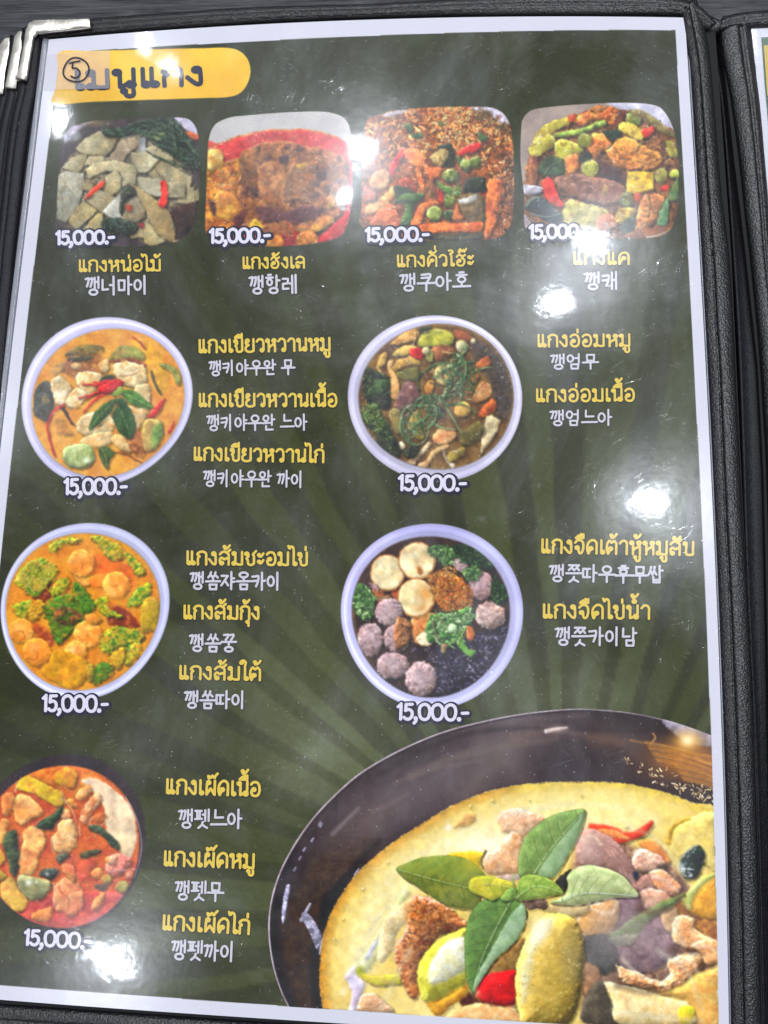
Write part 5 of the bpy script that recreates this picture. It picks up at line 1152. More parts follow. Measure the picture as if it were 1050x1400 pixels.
# oil sheen, bubbles and droplets on the curry
_q = random.Random(3)
for i in range(11):
    a = _q.uniform(3.3, 5.6); rr = _q.uniform(.80, .98); x = 730 + 292 * rr * math.cos(a); y = 1330 + 258 * rr * math.sin(a); r = _q.uniform(1.2, 3.2)
    D.ball(x, y, r, (236, 206, 96), (214, 172, 60), sh=.12, relief=.25, nz=0, soft=1.2, al=.6); D.glow(x - r * .3, y - r * .3, r * .5, (255, 250, 220), .8)
for t in ('480,1330 520,1250 580,1190', '700,1110 780,1100 850,1104', '860,1130 900,1150 940,1200', '560,1300 540,1340 520,1380', '900,1300 940,1330 960,1380', '840,1380 900,1390 960,1396'):
    D.line(t, 7, 3, (252, 246, 214), sh=0, relief=0, nz=0, soft=7, al=.45)
# basil sprig
D.piece(z5('700,690 760,680 835,690 835,742 780,735 740,745'), (128, 100, 84), (90, 66, 56), nz=.2, sh=.2); D.piece(z6('65,775 110,735 130,730 120,790 100,830 75,810'), (52, 50, 46), (36, 36, 34), sh=.2)
D.leaf(z6('40,872 100,840 118,800 112,760 150,722 215,708 300,728 360,760 395,800 422,845 330,850 250,862 150,882'), z6('90,860 200,830 415,843'), (164, 190, 150), (146, 174, 128), 'basil_leaf', vein=(190, 210, 180), nv=6, side=1.1, dome=8, sh=.5)
D.leaf(z5('690,560 682,480 690,410 735,320 790,270 860,225 960,195 1045,190 1035,270 1010,340 950,450 880,560 790,558'), z5('765,545 880,380 1040,200'), (112, 148, 86), (96, 134, 74), 'basil_leaf', vein=(168, 194, 130), nv=6, side=1.2, dome=10, sh=.5)
D.piece(z5('790,545 880,400 980,280 1040,215 1010,340 950,450 880,552'), (166, 194, 152), (146, 178, 130), nz=.04, sh=0, soft=4, relief=.1, al=.75)
D.leaf(z5('5,515 60,488 130,460 260,444 350,450 420,478 490,550 470,640 455,735 380,738 300,722 220,680 130,620 50,568'), z5('10,517 200,572 405,622'), (116, 134, 56), (92, 116, 48), 'basil_leaf', vein=(160, 184, 100), nv=6, side=1.2, dome=10, sh=.5)
D.piece(z5('15,518 130,462 260,446 400,475 480,545 430,545 380,600 300,560 160,545'), (140, 158, 56), (124, 150, 60), nz=.04, sh=0, soft=5, relief=.05, al=.55); D.glow(540 + 420 / 4.038, 1060 + 500 / 4.038, 14, (206, 190, 50), .6, 9)
D.leaf(z5('385,940 392,850 420,760 478,695 560,672 640,672 700,705 724,760 705,850 640,940 560,1010 500,1090 440,1190 425,1205 395,1110'), z5('640,690 540,880 470,1040 430,1185'), (82, 124, 62), (70, 108, 54), 'basil_leaf', vein=(150, 180, 120), nv=6, side=1.1, dome=10, sh=.6)
D.piece(z5('435,1195 450,1110 510,1000 570,890 640,770 700,712 722,765 705,850 640,940 560,1010 500,1090'), (172, 198, 158), (150, 182, 136), nz=.05, sh=0, soft=2.5, relief=.1, al=.9)
D.leaf(z5('660,682 670,630 700,562 750,548 820,560 880,590 932,648 880,662 800,680 720,690'), z5('670,675 780,610 925,650'), (134, 170, 84), (108, 148, 66), 'basil_leaf', vein=(176, 204, 120), nv=4, sh=.5)
D.leaf(z5('408,620 415,580 450,560 510,555 580,570 655,600 640,640 590,662 540,690 490,672 430,650'), z5('420,610 520,600 640,620'), (176, 184, 62), (150, 170, 56), 'basil_leaf', vein=(206, 210, 110), nv=3, sh=.5); D.glow(540 + 455 / 4.038, 1060 + 600 / 4.038, 8, (226, 196, 40), .6)
D.piece(z5('585,680 610,640 650,620 670,640 650,680 610,695'), (150, 184, 84), (120, 158, 70), 'basil_bud', nz=.1); D.line(z5('655,600 650,560 665,545'), 2.5, 1.5, (180, 206, 130), sh=.1)
for t, al in (('500,1180 560,1100 640,1060', .16), ('800,1310 860,1260 900,1300', .22), ('610,1060 660,1010 740,1000', .12), ('700,1080 760,1060 800,1040', .10)):
    D.line(t, 60, 40, (206, 204, 214), (206, 204, 214), sh=0, relief=0, nz=0, soft=55, al=al)
D.set_clip(None)
# ================================================================== page meshes from the painted grid
page = empty('menu_page', tuple(P(525, 700)))
tag(page, 'green printed menu page with nine priced dishes and one large curry bowl', 'menu page')
PO = np.array(page.location)
XYZ = P(GX, GY, 0) - PO
LINC = lin(np.clip(C, 0, 255)).astype(np.float32)
LINC = np.maximum(LINC * np.where(ID == ID_BG, 1.12, np.where(ID >= BIG, 1.14, 1.26))[..., None] - np.array([.010, .011, .014], np.float32), LINC * .35)   # ink as it is without the film's sheen
LINC[ID == ID_MARGIN] = lin((222, 222, 234))
nid = ID
cell = nid[:-1, :-1]
same = (nid[:-1, :-1] == nid[1:, :-1]) & (nid[:-1, :-1] == nid[:-1, 1:]) & (nid[:-1, :-1] == nid[1:, 1:])
bgc = same & ((cell == ID_BG) | (cell == ID_MARGIN))
K = 4
blk = bgc.reshape(NV // K, K, NU // K, K).all((1, 3))
bid = cell[::K, ::K]
uni = (cell.reshape(NV // K, K, NU // K, K) == bid[:, None, :, None]).all((1, 3))
blk &= uni
pad = np.pad(blk, 1, constant_values=True)
blk = blk & pad[:-2, 1:-1] & pad[2:, 1:-1] & pad[1:-1, :-2] & pad[1:-1, 2:]
fine = ~np.repeat(np.repeat(blk, K, 0), K, 1)
def grid_mesh(name, ci, cj, step=1, extra=None):
    quads = np.stack([ci * (NU + 1) + cj, (ci + step) * (NU + 1) + cj, (ci + step) * (NU + 1) + cj + step, ci * (NU + 1) + cj + step], 1)
    if extra is not None: quads = np.concatenate([quads, extra])
    u, inv = np.unique(quads, return_inverse=True)
    return mesh_np(name, XYZ.reshape(-1, 3)[u], inv.reshape(-1, 4), 4, LINC.reshape(-1, 3)[u]), quads
order = np.argsort(cell[fine], kind='stable'); fi, fj = np.where(fine); ids = cell[fine][order]; fi, fj = fi[order], fj[order]
bnd = np.searchsorted(ids, np.arange(len(PARTS) + 2))
objs = {}
for k in range(1, len(PARTS) + 1):
    a, b = bnd[k], bnd[k + 1]
    if PARTS[k] is None: continue
    extra = None
    if k in (ID_BG, ID_MARGIN):
        bi, bj = np.where(blk & (bid == k)); bi, bj = bi * K, bj * K
        extra = np.stack([bi * (NU + 1) + bj, (bi + K) * (NU + 1) + bj, (bi + K) * (NU + 1) + bj + K, bi * (NU + 1) + bj + K], 1)
    if b - a == 0 and (extra is None or not len(extra)): continue
    nm, par, lab = PARTS[k]
    me, _ = grid_mesh(nm, fi[a:b], fj[a:b], 1, extra)
    o = link(nm, me, INK, objs[par] if par in objs else page)
    if lab: o['label'] = lab
    objs[k] = o
print('page objects', len(objs))
# paper body under the print (its thickness)
def ring_slab(name, px, z_top, thick, mat, parent, off=(0, 0, 0)):
    top = P(px[:, 0], px[:, 1], z_top) - np.array(off); bot = top.copy(); bot[:, 2] -= thick
    n = len(px); V = np.concatenate([top, bot])
    faces = [list(range(n))[::-1], list(range(n, 2 * n))] + [[i, (i + 1) % n, n + (i + 1) % n, n + i] for i in range(n)]
    return link(name, mesh_py(name, V, faces), mat, parent)
def border(fl, fr, ft, fb, corners, n=24):
    (ax, ay), (bx, by), (cx_, cy_), (dx, dy) = corners
    t = np.linspace(0, 1, n)[:-1]
    p = [(x, float(ft(x))) for x in ax + (bx - ax) * t] + [(float(fr(y)), y) for y in by + (cy_ - by) * t] + \
        [(x, float(fb(x))) for x in cx_ + (dx - cx_) * t] + [(float(fl(y)), y) for y in dy + (ay - dy) * t]
    return np.array(p)
pap, t = new_mat('white_paper'); nb = t.n('ShaderNodeBsdfDiffuse'); nb.inputs[0].default_value = (.75, .75, .78, 1)
t.l(nb.outputs[0], t.n('ShaderNodeOutputMaterial').inputs[0])
page_px = np.concatenate([np.stack([GX[0, ::20], GY[0, ::20]], 1), np.stack([GX[20::20, -1], GY[20::20, -1]], 1), np.stack([GX[-1, -21::-20], GY[-1, -21::-20]], 1), np.stack([GX[-21:0:-20, 0], GY[-21:0:-20, 0]], 1)])
ring_slab('paper_sheet', page_px, -.00015, .0003, pap, page, PO)

# ================================================================== lettering: round-pen strokes -> outlines by marching squares
def march(name, segs, rad, mat, parent, z, step=.6, label=None, off=None):
    """segs: list of polylines in photo pixels; the inked area is everything nearer than rad"""
    allp = np.concatenate(segs); m = rad + 1.5
    x = np.arange(allp[:, 0].min() - m, allp[:, 0].max() + m + step, step); y = np.arange(allp[:, 1].min() - m, allp[:, 1].max() + m + step, step)
    f = np.full((len(y), len(x)), 99., np.float32)
    for p in segs:
        for i in range(max(1, len(p) - 1)):
            a = p[i]; b = p[min(i + 1, len(p) - 1)]
            j0 = max(0, int((min(a[0], b[0]) - m - x[0]) / step)); j1 = int((max(a[0], b[0]) + m - x[0]) / step) + 2
            i0 = max(0, int((min(a[1], b[1]) - m - y[0]) / step)); i1 = int((max(a[1], b[1]) + m - y[0]) / step) + 2
            X, Y = np.meshgrid(x[j0:j1], y[i0:i1]); ex, ey = b - a
            t = np.clip(((X - a[0]) * ex + (Y - a[1]) * ey) / (ex * ex + ey * ey + 1e-9), 0, 1)
            d = np.hypot(X - a[0] - ex * t, Y - a[1] - ey * t)
            f[i0:i1, j0:j1] = np.minimum(f[i0:i1, j0:j1], d)
    f = f - rad
    V = {}; F = []
    vs = []
    def vid(key, px, py):
        if key not in V: V[key] = len(vs); vs.append((px, py))
        return V[key]
    ins = f < 0
    full = ins[:-1, :-1] & ins[1:, :-1] & ins[:-1, 1:] & ins[1:, 1:]
    anyc = ins[:-1, :-1] | ins[1:, :-1] | ins[:-1, 1:] | ins[1:, 1:]
    # merge runs of full cells on a row
    for i in range(full.shape[0]):
        row = full[i]; j = 0; n = len(row)
        idx = np.where(anyc[i])[0]
        if not len(idx): continue
        k = 0
        while k < len(idx):
            j = idx[k]
            if row[j]:
                F.append([vid(('c', i, j), x[j], y[i]), vid(('c', i + 1, j), x[j], y[i + 1]), vid(('c', i + 1, j + 1), x[j + 1], y[i + 1]), vid(('c', i, j + 1), x[j + 1], y[i])]); k += 1; continue
            cs = [(i, j), (i + 1, j), (i + 1, j + 1), (i, j + 1)]; poly = []
            for q in range(4):
                a = cs[q]; b = cs[(q + 1) % 4]; fa, fb = f[a], f[b]
                if fa < 0: poly.append(vid(('c',) + a, x[a[1]], y[a[0]]))
                if (fa < 0) != (fb < 0):
                    t = fa / (fa - fb); key = ('e',) + (a + b if a < b else b + a)
                    poly.append(vid(key, x[a[1]] + (x[b[1]] - x[a[1]]) * t, y[a[0]] + (y[b[0]] - y[a[0]]) * t))
            if len(poly) >= 3: F.append(poly)
            k += 1
    vs = np.array(vs); pts = P(vs[:, 0], vs[:, 1], z) - (PO if off is None else off)
    o = link(name, mesh_py(name, pts, F), mat, parent)
    if label: o['label'] = label
    return o

def circ(x, y, r, n=9, a0=0.0, a1=6.2832):
    return [(x + r * math.cos(a0 + (a1 - a0) * k / n), y + r * math.sin(a0 + (a1 - a0) * k / n)) for k in range(n + 1)]
def s_(txt): return [tuple(float(v) for v in q.split(',')) for q in txt.split()]
def cu(txt): return smooth_poly(s_(txt), False, 4).tolist()
r_ = .10
TH = {
 'ก': (.74, [cu('.10,0 .10,.5 .20,.62 .06,.78 .20,.96 .42,1.0 .60,.9 .64,.7 .64,0')]),
 'ง': (.60, [circ(.34, .84, .11), cu('.44,.88 .46,.6 .46,.12 .38,.02 .26,.1 .04,.42')]),
 'ห': (.80, [circ(.13, .86, r_), s_('.22,.86 .22,0'), cu('.22,.25 .34,.42 .50,.52 .60,.66'), circ(.60, .86, .11), cu('.60,.74 .66,.5 .67,0')]),
 'น': (.78, [circ(.13, .86, r_), s_('.22,.86 .22,.04'), cu('.22,.06 .36,.10 .52,.28'), circ(.58, .13, .11), s_('.66,.2 .66,1')]),
 'อ': (.74, [circ(.26, .46, r_), cu('.16,.46 .10,.3 .16,.08 .34,0 .52,.06 .62,.3 .62,.65 .52,.92 .34,1.0 .16,.94 .08,.82')]),
 'ม': (.78, [circ(.13, .88, r_), s_('.22,.88 .22,.16'), circ(.13, .11, r_), cu('.22,.12 .40,.03 .58,.02 .66,.06'), s_('.66,.04 .66,1')]),
 'ฮ': (.78, [circ(.26, .46, r_), cu('.16,.46 .10,.3 .16,.08 .34,0 .52,.06 .62,.3 .60,.56 .44,.72 .5,.82 .68,.98'), cu('.08,.80 .2,.98 .36,.96 .48,.84')]),
 'ล': (.78, [circ(.20, .12, r_), cu('.10,.16 .08,.4 .2,.54 .38,.42 .5,.5 .66,.44'), cu('.08,.80 .22,.97 .44,1.0 .62,.88 .66,.7 .66,0')]),
 'ส': (.82, [circ(.20, .12, r_), cu('.10,.16 .08,.4 .2,.54 .38,.42 .5,.5 .66,.44'), cu('.08,.80 .22,.97 .44,1.0 .62,.86 .66,.7 .66,0'), s_('.52,.92 .76,1.16')]),
 'ค': (.80, [cu('.12,0 .08,.4 .14,.8 .34,1.0 .54,.98 .66,.82 .68,.6 .68,0'), circ(.38, .52, r_), cu('.12,.02 .2,.26 .3,.44')]),
 'ด': (.78, [cu('.14,0 .06,.3 .10,.74 .32,1.0 .52,.98 .64,.82 .66,.6 .66,0'), circ(.30, .38, r_), cu('.14,.0 .2,.14 .24,.30')]),
 'ต': (.78, [cu('.14,0 .06,.3 .08,.74 .22,.98 .36,.84 .5,.98 .64,.82 .66,.6 .66,0'), circ(.30, .38, r_), cu('.14,.0 .2,.14 .24,.30')]),
 'ว': (.64, [cu('.06,.80 .2,.98 .4,.98 .52,.8 .54,.5 .54,.16'), circ(.43, .11, r_)]),
 'ข': (.72, [circ(.13, .86, r_), cu('.22,.86 .24,.66 .12,.5 .20,.36 .22,.1 .34,.0 .5,.02 .6,.14'), s_('.6,.1 .6,1')]),
 'ช': (.76, [circ(.13, .86, r_), cu('.22,.86 .24,.66 .12,.5 .20,.36 .22,.1 .34,.0 .5,.02 .6,.14'), cu('.6,.1 .6,.66 .54,.82 .74,1.08')]),
 'ย': (.76, [circ(.20, .88, r_), cu('.10,.84 .10,.64 .28,.54 .10,.40 .08,.14 .24,0 .48,0 .64,.1'), s_('.64,.06 .64,1')]),
 'จ': (.72, [cu('.06,.80 .2,.98 .42,.98 .56,.8 .58,.4 .50,.08 .38,.0 .30,.12 .28,.34'), circ(.19, .42, r_)]),
 'ผ': (.78, [circ(.24, .86, r_), cu('.14,.84 .12,.5 .12,.02'), s_('.12,.02 .38,.44 .62,.02'), s_('.64,0 .64,1')]),
 'บ': (.76, [circ(.13, .86, r_), cu('.22,.86 .20,.5 .20,.12 .28,.02 .56,.02 .64,.08'), s_('.64,.04 .64,1')]),
 'เ': (.36, [s_('.12,1 .12,.12'), circ(.21, .11, r_)]),
 'แ': (.64, [s_('.12,1 .12,.12'), circ(.21, .11, r_), s_('.40,1 .40,.12'), circ(.49, .11, r_)]),
 'โ': (.44, [circ(.29, .11, r_), cu('.2,.12 .2,.9 .12,1.1 .3,1.22 .22,1.4 .02,1.38')]),
 'ไ': (.40, [circ(.29, .11, r_), cu('.2,.12 .2,.6 .2,1.1 .16,1.38 .02,1.46 -.08,1.3 -.16,1.5')]),
 'ใ': (.40, [circ(.29, .11, r_), cu('.2,.12 .2,.6 .2,1.1 .24,1.36 .10,1.52 -.06,1.44'), circ(-.02, 1.34, .08)]),
 'า': (.62, [cu('.06,.80 .2,.98 .4,.98 .5,.8 .5,.5 .5,0')]),
 'ะ': (.50, [circ(.12, .78, .07), cu('.12,.68 .26,.66 .40,.90'), circ(.12, .26, .07), cu('.12,.16 .26,.14 .40,.38')]),
 ' ': (.4, []),
}
def mk(txts): return txts
UP = {'ั': [circ(-.50, 1.26, .08), cu('-.44,1.16 -.28,1.18 -.10,1.38')], 'ี': [cu('-.60,1.16 -.36,1.36 -.12,1.18 -.60,1.16'), s_('-.12,1.16 -.12,1.44')],
      'ื': [cu('-.60,1.16 -.36,1.36 -.12,1.18 -.60,1.16'), s_('-.12,1.16 -.12,1.44'), s_('-.27,1.26 -.27,1.46')],
      '็': [cu('-.52,1.16 -.56,1.34 -.40,1.22 -.30,1.36 -.16,1.22 -.10,1.34 .04,1.52')], 'ํ': [circ(-.30, 1.30, .10)]}
TONE = {'่': [s_('-.18,0 -.18,.24')], '้': [circ(-.42, .20, .06), cu('-.38,.14 -.40,.02 -.24,.08 -.08,.30')], '๊': [circ(-.50, .05, .05), cu('-.52,.16 -.42,.30 -.30,.12 -.18,.24 -.14,.06 .0,.34')]}
LOW = {'ุ': [circ(-.20, -.22, .06), s_('-.12,-.18 -.12,-.52')], 'ู': [circ(-.42, -.22, .06), cu('-.36,-.2 -.36,-.44 -.24,-.52 -.12,-.44 -.12,-.16')]}
def thai(text):
    x = 0; out = []; up = False
    for ch in text.replace('\u0e49\u0e33', '\u0e4d\u0e49\u0e32'):
        if ch in TH:
            w_, st = TH[ch]
            for s in st: out.append([(x + a, b) for a, b in s])
            x += w_ + .06; up = False
        else:
            ax = x - .08
            if ch in UP:
                for s in UP[ch]: out.append([(ax + a, b) for a, b in s])
                up = True
            elif ch in TONE:
                dy = 1.56 if up else 1.20
                for s in TONE[ch]: out.append([(ax + a, b + dy) for a, b in s])
            elif ch in LOW:
                for s in LOW[ch]: out.append([(ax + a, b) for a, b in s])
    return out, x
_c = lambda x, y, r: circ(x, y, r, 12)
JA = {'ㄱ': [cu('.05,.88 .5,.92 .9,.95 .86,.5 .62,.02')], 'ㄲ': [cu('.0,.86 .22,.9 .42,.93 .38,.5 .18,.05'), cu('.52,.86 .76,.9 .98,.93 .92,.5 .72,.02')],
      'ㄴ': [s_('.12,1 .10,.12 .95,.16')], 'ㄸ': [s_('.45,.9 .05,.9 .05,.1 .45,.12'), s_('.98,.9 .58,.9 .58,.1 .98,.12')], 'ㄹ': [s_('.1,.95 .88,.95 .86,.55 .12,.5 .12,.05 .95,.08')],
      'ㅁ': [s_('.1,.92 .9,.92 .86,.06 .14,.06 .1,.92')], 'ㅂ': [s_('.15,1 .17,.05 .85,.05 .87,1'), s_('.16,.5 .86,.5')], 'ㅅ': [cu('.5,1 .38,.5 .02,.02'), cu('.44,.58 .7,.3 .98,.05')],
      'ㅆ': [cu('.28,.95 .2,.5 .0,.05'), s_('.24,.5 .46,.08'), cu('.76,.95 .68,.5 .5,.05'), s_('.72,.5 1.0,.05')], 'ㅇ': [_c(.5, .48, .44)],
      'ㅈ': [s_('.05,.92 .92,.92 .5,.5 .02,.04'), s_('.5,.5 .98,.04')], 'ㅉ': [s_('.0,.92 .46,.92 .26,.5 .0,.04'), s_('.26,.5 .48,.1'), s_('.54,.92 1.0,.92 .78,.5 .52,.04'), s_('.78,.5 1.0,.06')],
      'ㅋ': [cu('.05,.9 .5,.93 .9,.95 .86,.5 .6,.0'), s_('.05,.48 .82,.54')], 'ㅍ': [s_('.02,.92 .98,.92'), s_('.3,.9 .32,.1'), s_('.7,.9 .68,.1'), s_('.0,.06 1,.1')],
      'ㅎ': [s_('.32,1.14 .68,1.16'), s_('.06,.84 .94,.86'), _c(.5, .34, .32)]}
L_ = 'ㄱㄲㄴㄷㄸㄹㅁㅂㅃㅅㅆㅇㅈㅉㅊㅋㅌㅍㅎ'; V_ = 'ㅏㅐㅑㅒㅓㅔㅕㅖㅗㅘㅙㅚㅛㅜㅝㅞㅟㅠㅡㅢㅣ'; T_ = ' ㄱㄲㄳㄴㄵㄶㄷㄹㄺㄻㄼㄽㄾㄿㅀㅁㅂㅄㅅㅆㅇㅈㅊㅋㅌㅍㅎ'
def put(j, x0, y0, x1, y1): return [[(x0 + a * (x1 - x0), y0 + b * (y1 - y0)) for a, b in s] for s in JA[j]]
def hangul(text):
    x = 0; out = []
    for n, ch in enumerate(text):
        if ch == ' ': x += .35; continue
        c = ord(ch) - 0xAC00; l, v, f_ = L_[c // 588], V_[(c % 588) // 28], T_[c % 28]; st = []
        fin = f_ != ' '; yb = .40 if fin else 0.0
        if v in 'ㅏㅑㅓㅣㅐㅔㅖ':
            xi1 = .50 if v in 'ㅏㅑㅣ' else .44
            st += put(l, .02, .46 if fin else .20, xi1, .98 if fin else .84)
            m = (yb + 1) / 2 + .04
            if v in 'ㅏㅑㅣ': st.append(s_('.70,1.02 .70,%g' % yb))
            if v == 'ㅏ': st.append(s_('.70,%g .90,%g' % (m, m)))
            if v == 'ㅑ': st += [s_('.70,%g .90,%g' % (m + .11, m + .11)), s_('.70,%g .90,%g' % (m - .1, m - .1))]
            if v == 'ㅓ': st += [s_('.78,1.02 .78,%g' % yb), s_('.54,%g .78,%g' % (m, m))]
            if v == 'ㅐ': st += [s_('.60,.98 .60,%g' % yb), s_('.84,1.02 .84,%g' % yb), s_('.60,%g .84,%g' % (m, m))]
            if v == 'ㅔ': st += [s_('.66,.98 .66,%g' % yb), s_('.88,1.02 .88,%g' % yb), s_('.50,%g .66,%g' % (m, m))]
            if fin: st += put(f_, .22, .0, .80, .34)
        elif v == 'ㅘ':
            st += put(l, .06, .58, .50, .98) + [s_('.28,.56 .28,.46'), s_('.02,.45 .58,.48'), s_('.72,1.02 .72,.34'), s_('.72,.7 .92,.7')]
            if fin: st += put(f_, .22, .0, .82, .28)
        else:
            if fin:
                st += put(l, .18, .68, .82, 1.02)
                y = {'ㅗ': .46, 'ㅜ': .56, 'ㅡ': .50}[v]; st.append(s_('.02,%g .98,%g' % (y, y + .02)))
                if v == 'ㅗ': st.append(s_('.5,.62 .5,.48'))
                if v == 'ㅜ': st.append(s_('.5,.56 .5,.40'))
                st += put(f_, .22, -.02, .80, .30)
            else:
                y = {'ㅗ': .18, 'ㅜ': .42, 'ㅡ': .20}[v]
                st += put(l, .20, .52 if v != 'ㅗ' else .46, .80, .98) if l != 'ㅎ' else put(l, .16, .50 if v == 'ㅜ' else .42, .84, .94)
                st.append(s_('.0,%g 1.0,%g' % (y, y + .02)))
                if v == 'ㅜ': st.append(s_('.5,.42 .5,-.02'))
                if v == 'ㅗ': st.append(s_('.5,.42 .5,.2'))
        jit = ((n * 37) % 7 - 3) * .006
        for s in st: out.append([(x + a, b + jit) for a, b in s])
        x += 1.04
    return out, x - .04
NUM = {'1': (.36, [cu('.04,.80 .16,.90 .24,1.0'), s_('.24,1.0 .22,0')]), '5': (.62, [s_('.56,.98 .16,.96 .13,.56'), cu('.13,.56 .34,.64 .54,.5 .55,.22 .38,.02 .18,.02 .04,.12')]),
       ',': (.28, [cu('.14,.10 .18,.02 .14,-.12 .04,-.24'), circ(.13, .07, .04, 5)]), '0': (.80, [smooth_poly([(.38, 1.0), (.10, .84), (.04, .48), (.14, .12), (.38, 0), (.62, .12), (.72, .5), (.64, .86)], True, 3).tolist() + [(.38, 1.0)]]),
       '.': (.22, [circ(.10, .06, .05, 6)]), '-': (.44, [s_('.04,.46 .40,.48')])}
def nums(text):
    x = 0; out = []
    for ch in text:
        w_, st = NUM[ch]
        for s in st: out.append([(x + a, b) for a, b in s])
        x += w_ + .04
    return out, x
def place(strokes, width, x0, y0, x1, y1, h):
    ux, uy = (x1 - x0) / width, (y1 - y0) / width; L = math.hypot(x1 - x0, y1 - y0); nx, ny = -(y1 - y0) / L, (x1 - x0) / L
    return [np.array([(x0 + a * ux - b * h * nx, y0 + a * uy - b * h * ny) for a, b in s]) for s in strokes]

YEL = [('แกงหน่อไม้', 107, 371, 220, 370, 15), ('แกงฮังเล', 331, 367, 417, 366, 15), ('แกงคั่วโฮ๊ะ', 542, 364.5, 648, 363, 15), ('แกงแค', 783, 361, 861, 361, 15.5),
       ('แกงเขียวหวานหมู', 271, 482, 452, 479, 17), ('แกงเขียวหวานเนื้อ', 271, 555.5, 461, 555.5, 17), ('แกงเขียวหวานไก่', 264, 629, 443, 632, 17),
       ('แกงอ่อมหมู', 734, 474, 862, 473, 16), ('แกงอ่อมเนื้อ', 732, 549, 868, 548, 16.5), ('แกงส้มชะอมไข่', 254, 771.5, 421, 773, 17.5), ('แกงส้มกุ้ง', 250, 845.5, 355, 846.5, 17.5),
       ('แกงส้มใต้', 244, 928, 357, 930, 17.5), ('แกงจืดเต้าหู้หมูสับ', 739, 755.5, 949, 759, 18), ('แกงจืดไข่น้ำ', 741, 844.5, 889, 846, 18),
       ('แกงเผ็ดเนื้อ', 226, 1084.5, 356, 1088.5, 19), ('แกงเผ็ดหมู', 223, 1183, 348, 1187, 19), ('แกงเผ็ดไก่', 221, 1270.5, 341, 1277, 19)]
WHT = [('깽너마이', 117, 403, 204, 402, 24), ('깽항레', 341, 401.5, 407, 400.5, 24), ('깽쿠아호', 547, 397.5, 643, 396, 23), ('깽캐', 799, 395.5, 846, 395, 23),
       ('깽키야우완 무', 286, 513.5, 403, 511.5, 20), ('깽키야우완 느아', 283, 588.5, 421, 587.5, 21), ('깽키야우완 까이', 278, 664.5, 416, 666, 21.5),
       ('깽엄무', 753, 504.5, 818, 504, 20), ('깽엄느아', 752, 581.5, 838, 581.5, 20.5), ('깽쏨쟈옴카이', 260, 805, 385, 806.5, 23), ('깽쏨꿍', 259, 890, 323, 891, 23),
       ('깽쏨따이', 252, 967.5, 337, 969, 23), ('깽쯧따우후무쌉', 751, 794.5, 908, 797, 22.5), ('깽쯧카이남', 759, 881.5, 872, 883, 24),
       ('깽펫느아', 244, 1131.5, 332, 1133, 25), ('깽펫무', 239, 1229.5, 305, 1232, 25.5), ('깽펫까이', 234, 1311, 322, 1315, 26)]
PRC = [(75, 333.5, 158, 332.5, 17), (285, 331.5, 371, 330.5, 18), (498, 329.5, 588, 329, 17.5), (722, 325.5, 806, 325, 17.5), (86, 675, 175, 675, 20), (543, 669.5, 639, 670.5, 19.5),
       (56, 971.5, 149, 973, 21), (541, 983, 642, 985, 21), (31, 1291, 126, 1297, 20)]
G1, G2 = 'yellow Thai dish names', 'white Korean dish names'
for (t_, x0, y0, x1, y1, h) in YEL:
    st, wd = thai(t_); pl = place(st, wd - .1, x0, y0, x1, y1, h)
    o = march('dish_name', pl, h * .095, INK_YELLOW, page, .00010, .55, 'yellow Thai lettering')
    march('letter_outline', [p + np.array([.25, .5]) for p in pl], h * .095 + 1.15, INK_DARK, o, .00005, .8)
for (t_, x0, y0, x1, y1, h) in WHT:
    st, wd = hangul(t_); pl = place(st, wd, x0, y0, x1, y1, h)
    o = march('dish_name', pl, 1.32 if h < 22 else 1.52, INK_WHITE, page, .00010, .55, 'white Korean lettering')
    march('letter_outline', [p + np.array([.4, .6]) for p in pl], 2.0 if h < 22 else 2.2, INK_DARK, o, .00005, .8)
for (x0, y0, x1, y1, h) in PRC:
    st, wd = nums('15,000.-'); pl = place(st, wd - .05, x0 + 2, y0, x1 - 2, y1, h)
    o = march('price', pl, 2.15, INK_PRICE, page, .00016, .55, 'white price with navy outline')
    march('letter_outline', [p + np.array([.8, 1.0]) for p in pl], 5.4, INK_NAVY, o, .00010, .8)
st, wd = thai('เมนูแกง')
march('title_word', place(st, wd - .05, 101, 122, 281, 115, 24), 3.2, INK_TITLE, page, .00012, .6, 'navy Thai title on the yellow banner')
# ================================================================== menu book: leather leaves, stitching, corners, table
def leather(name, tint=(.004, .004, .006), spec=.8, bump=1.0, rough=.36):
    m, t = new_mat(name); pos = t.n('ShaderNodeNewGeometry').outputs['Position']
    v = t.n('ShaderNodeTexVoronoi'); t.l(pos, v.inputs['Vector']); v.inputs['Scale'].default_value = 2000; v.feature = 'SMOOTH_F1'
    v2 = t.n('ShaderNodeTexVoronoi'); t.l(pos, v2.inputs['Vector']); v2.inputs['Scale'].default_value = 1700
    nz = t.noise(pos, 60, 4, .6)
    h = t.math('ADD', t.math('MULTIPLY', v.outputs['Distance'], .00012), t.math('MULTIPLY', v2.outputs['Distance'], .00012))
    h = t.math('ADD', h, t.math('MULTIPLY', nz, .00012))
    b = t.n('ShaderNodeBump'); b.inputs['Strength'].default_value = bump; b.inputs['Distance'].default_value = 1; t.l(h, b.inputs['Height'])
    p = t.n('ShaderNodeBsdfPrincipled')
    cr = t.n('ShaderNodeMix', data_type='RGBA'); t.l(t.ramp(t.noise(pos, 300, 4, .7), .45, .8), cr.inputs[0])
    cr.inputs[6].default_value = tint + (1,); cr.inputs[7].default_value = tuple(c * 2.0 for c in tint) + (1,)
    t.l(cr.outputs[2], p.inputs['Base Color']); p.inputs['Roughness'].default_value = rough; p.inputs['Specular IOR Level'].default_value = spec
    t.l(b.outputs[0], p.inputs['Normal']); t.l(p.outputs[0], t.n('ShaderNodeOutputMaterial').inputs[0])
    return m
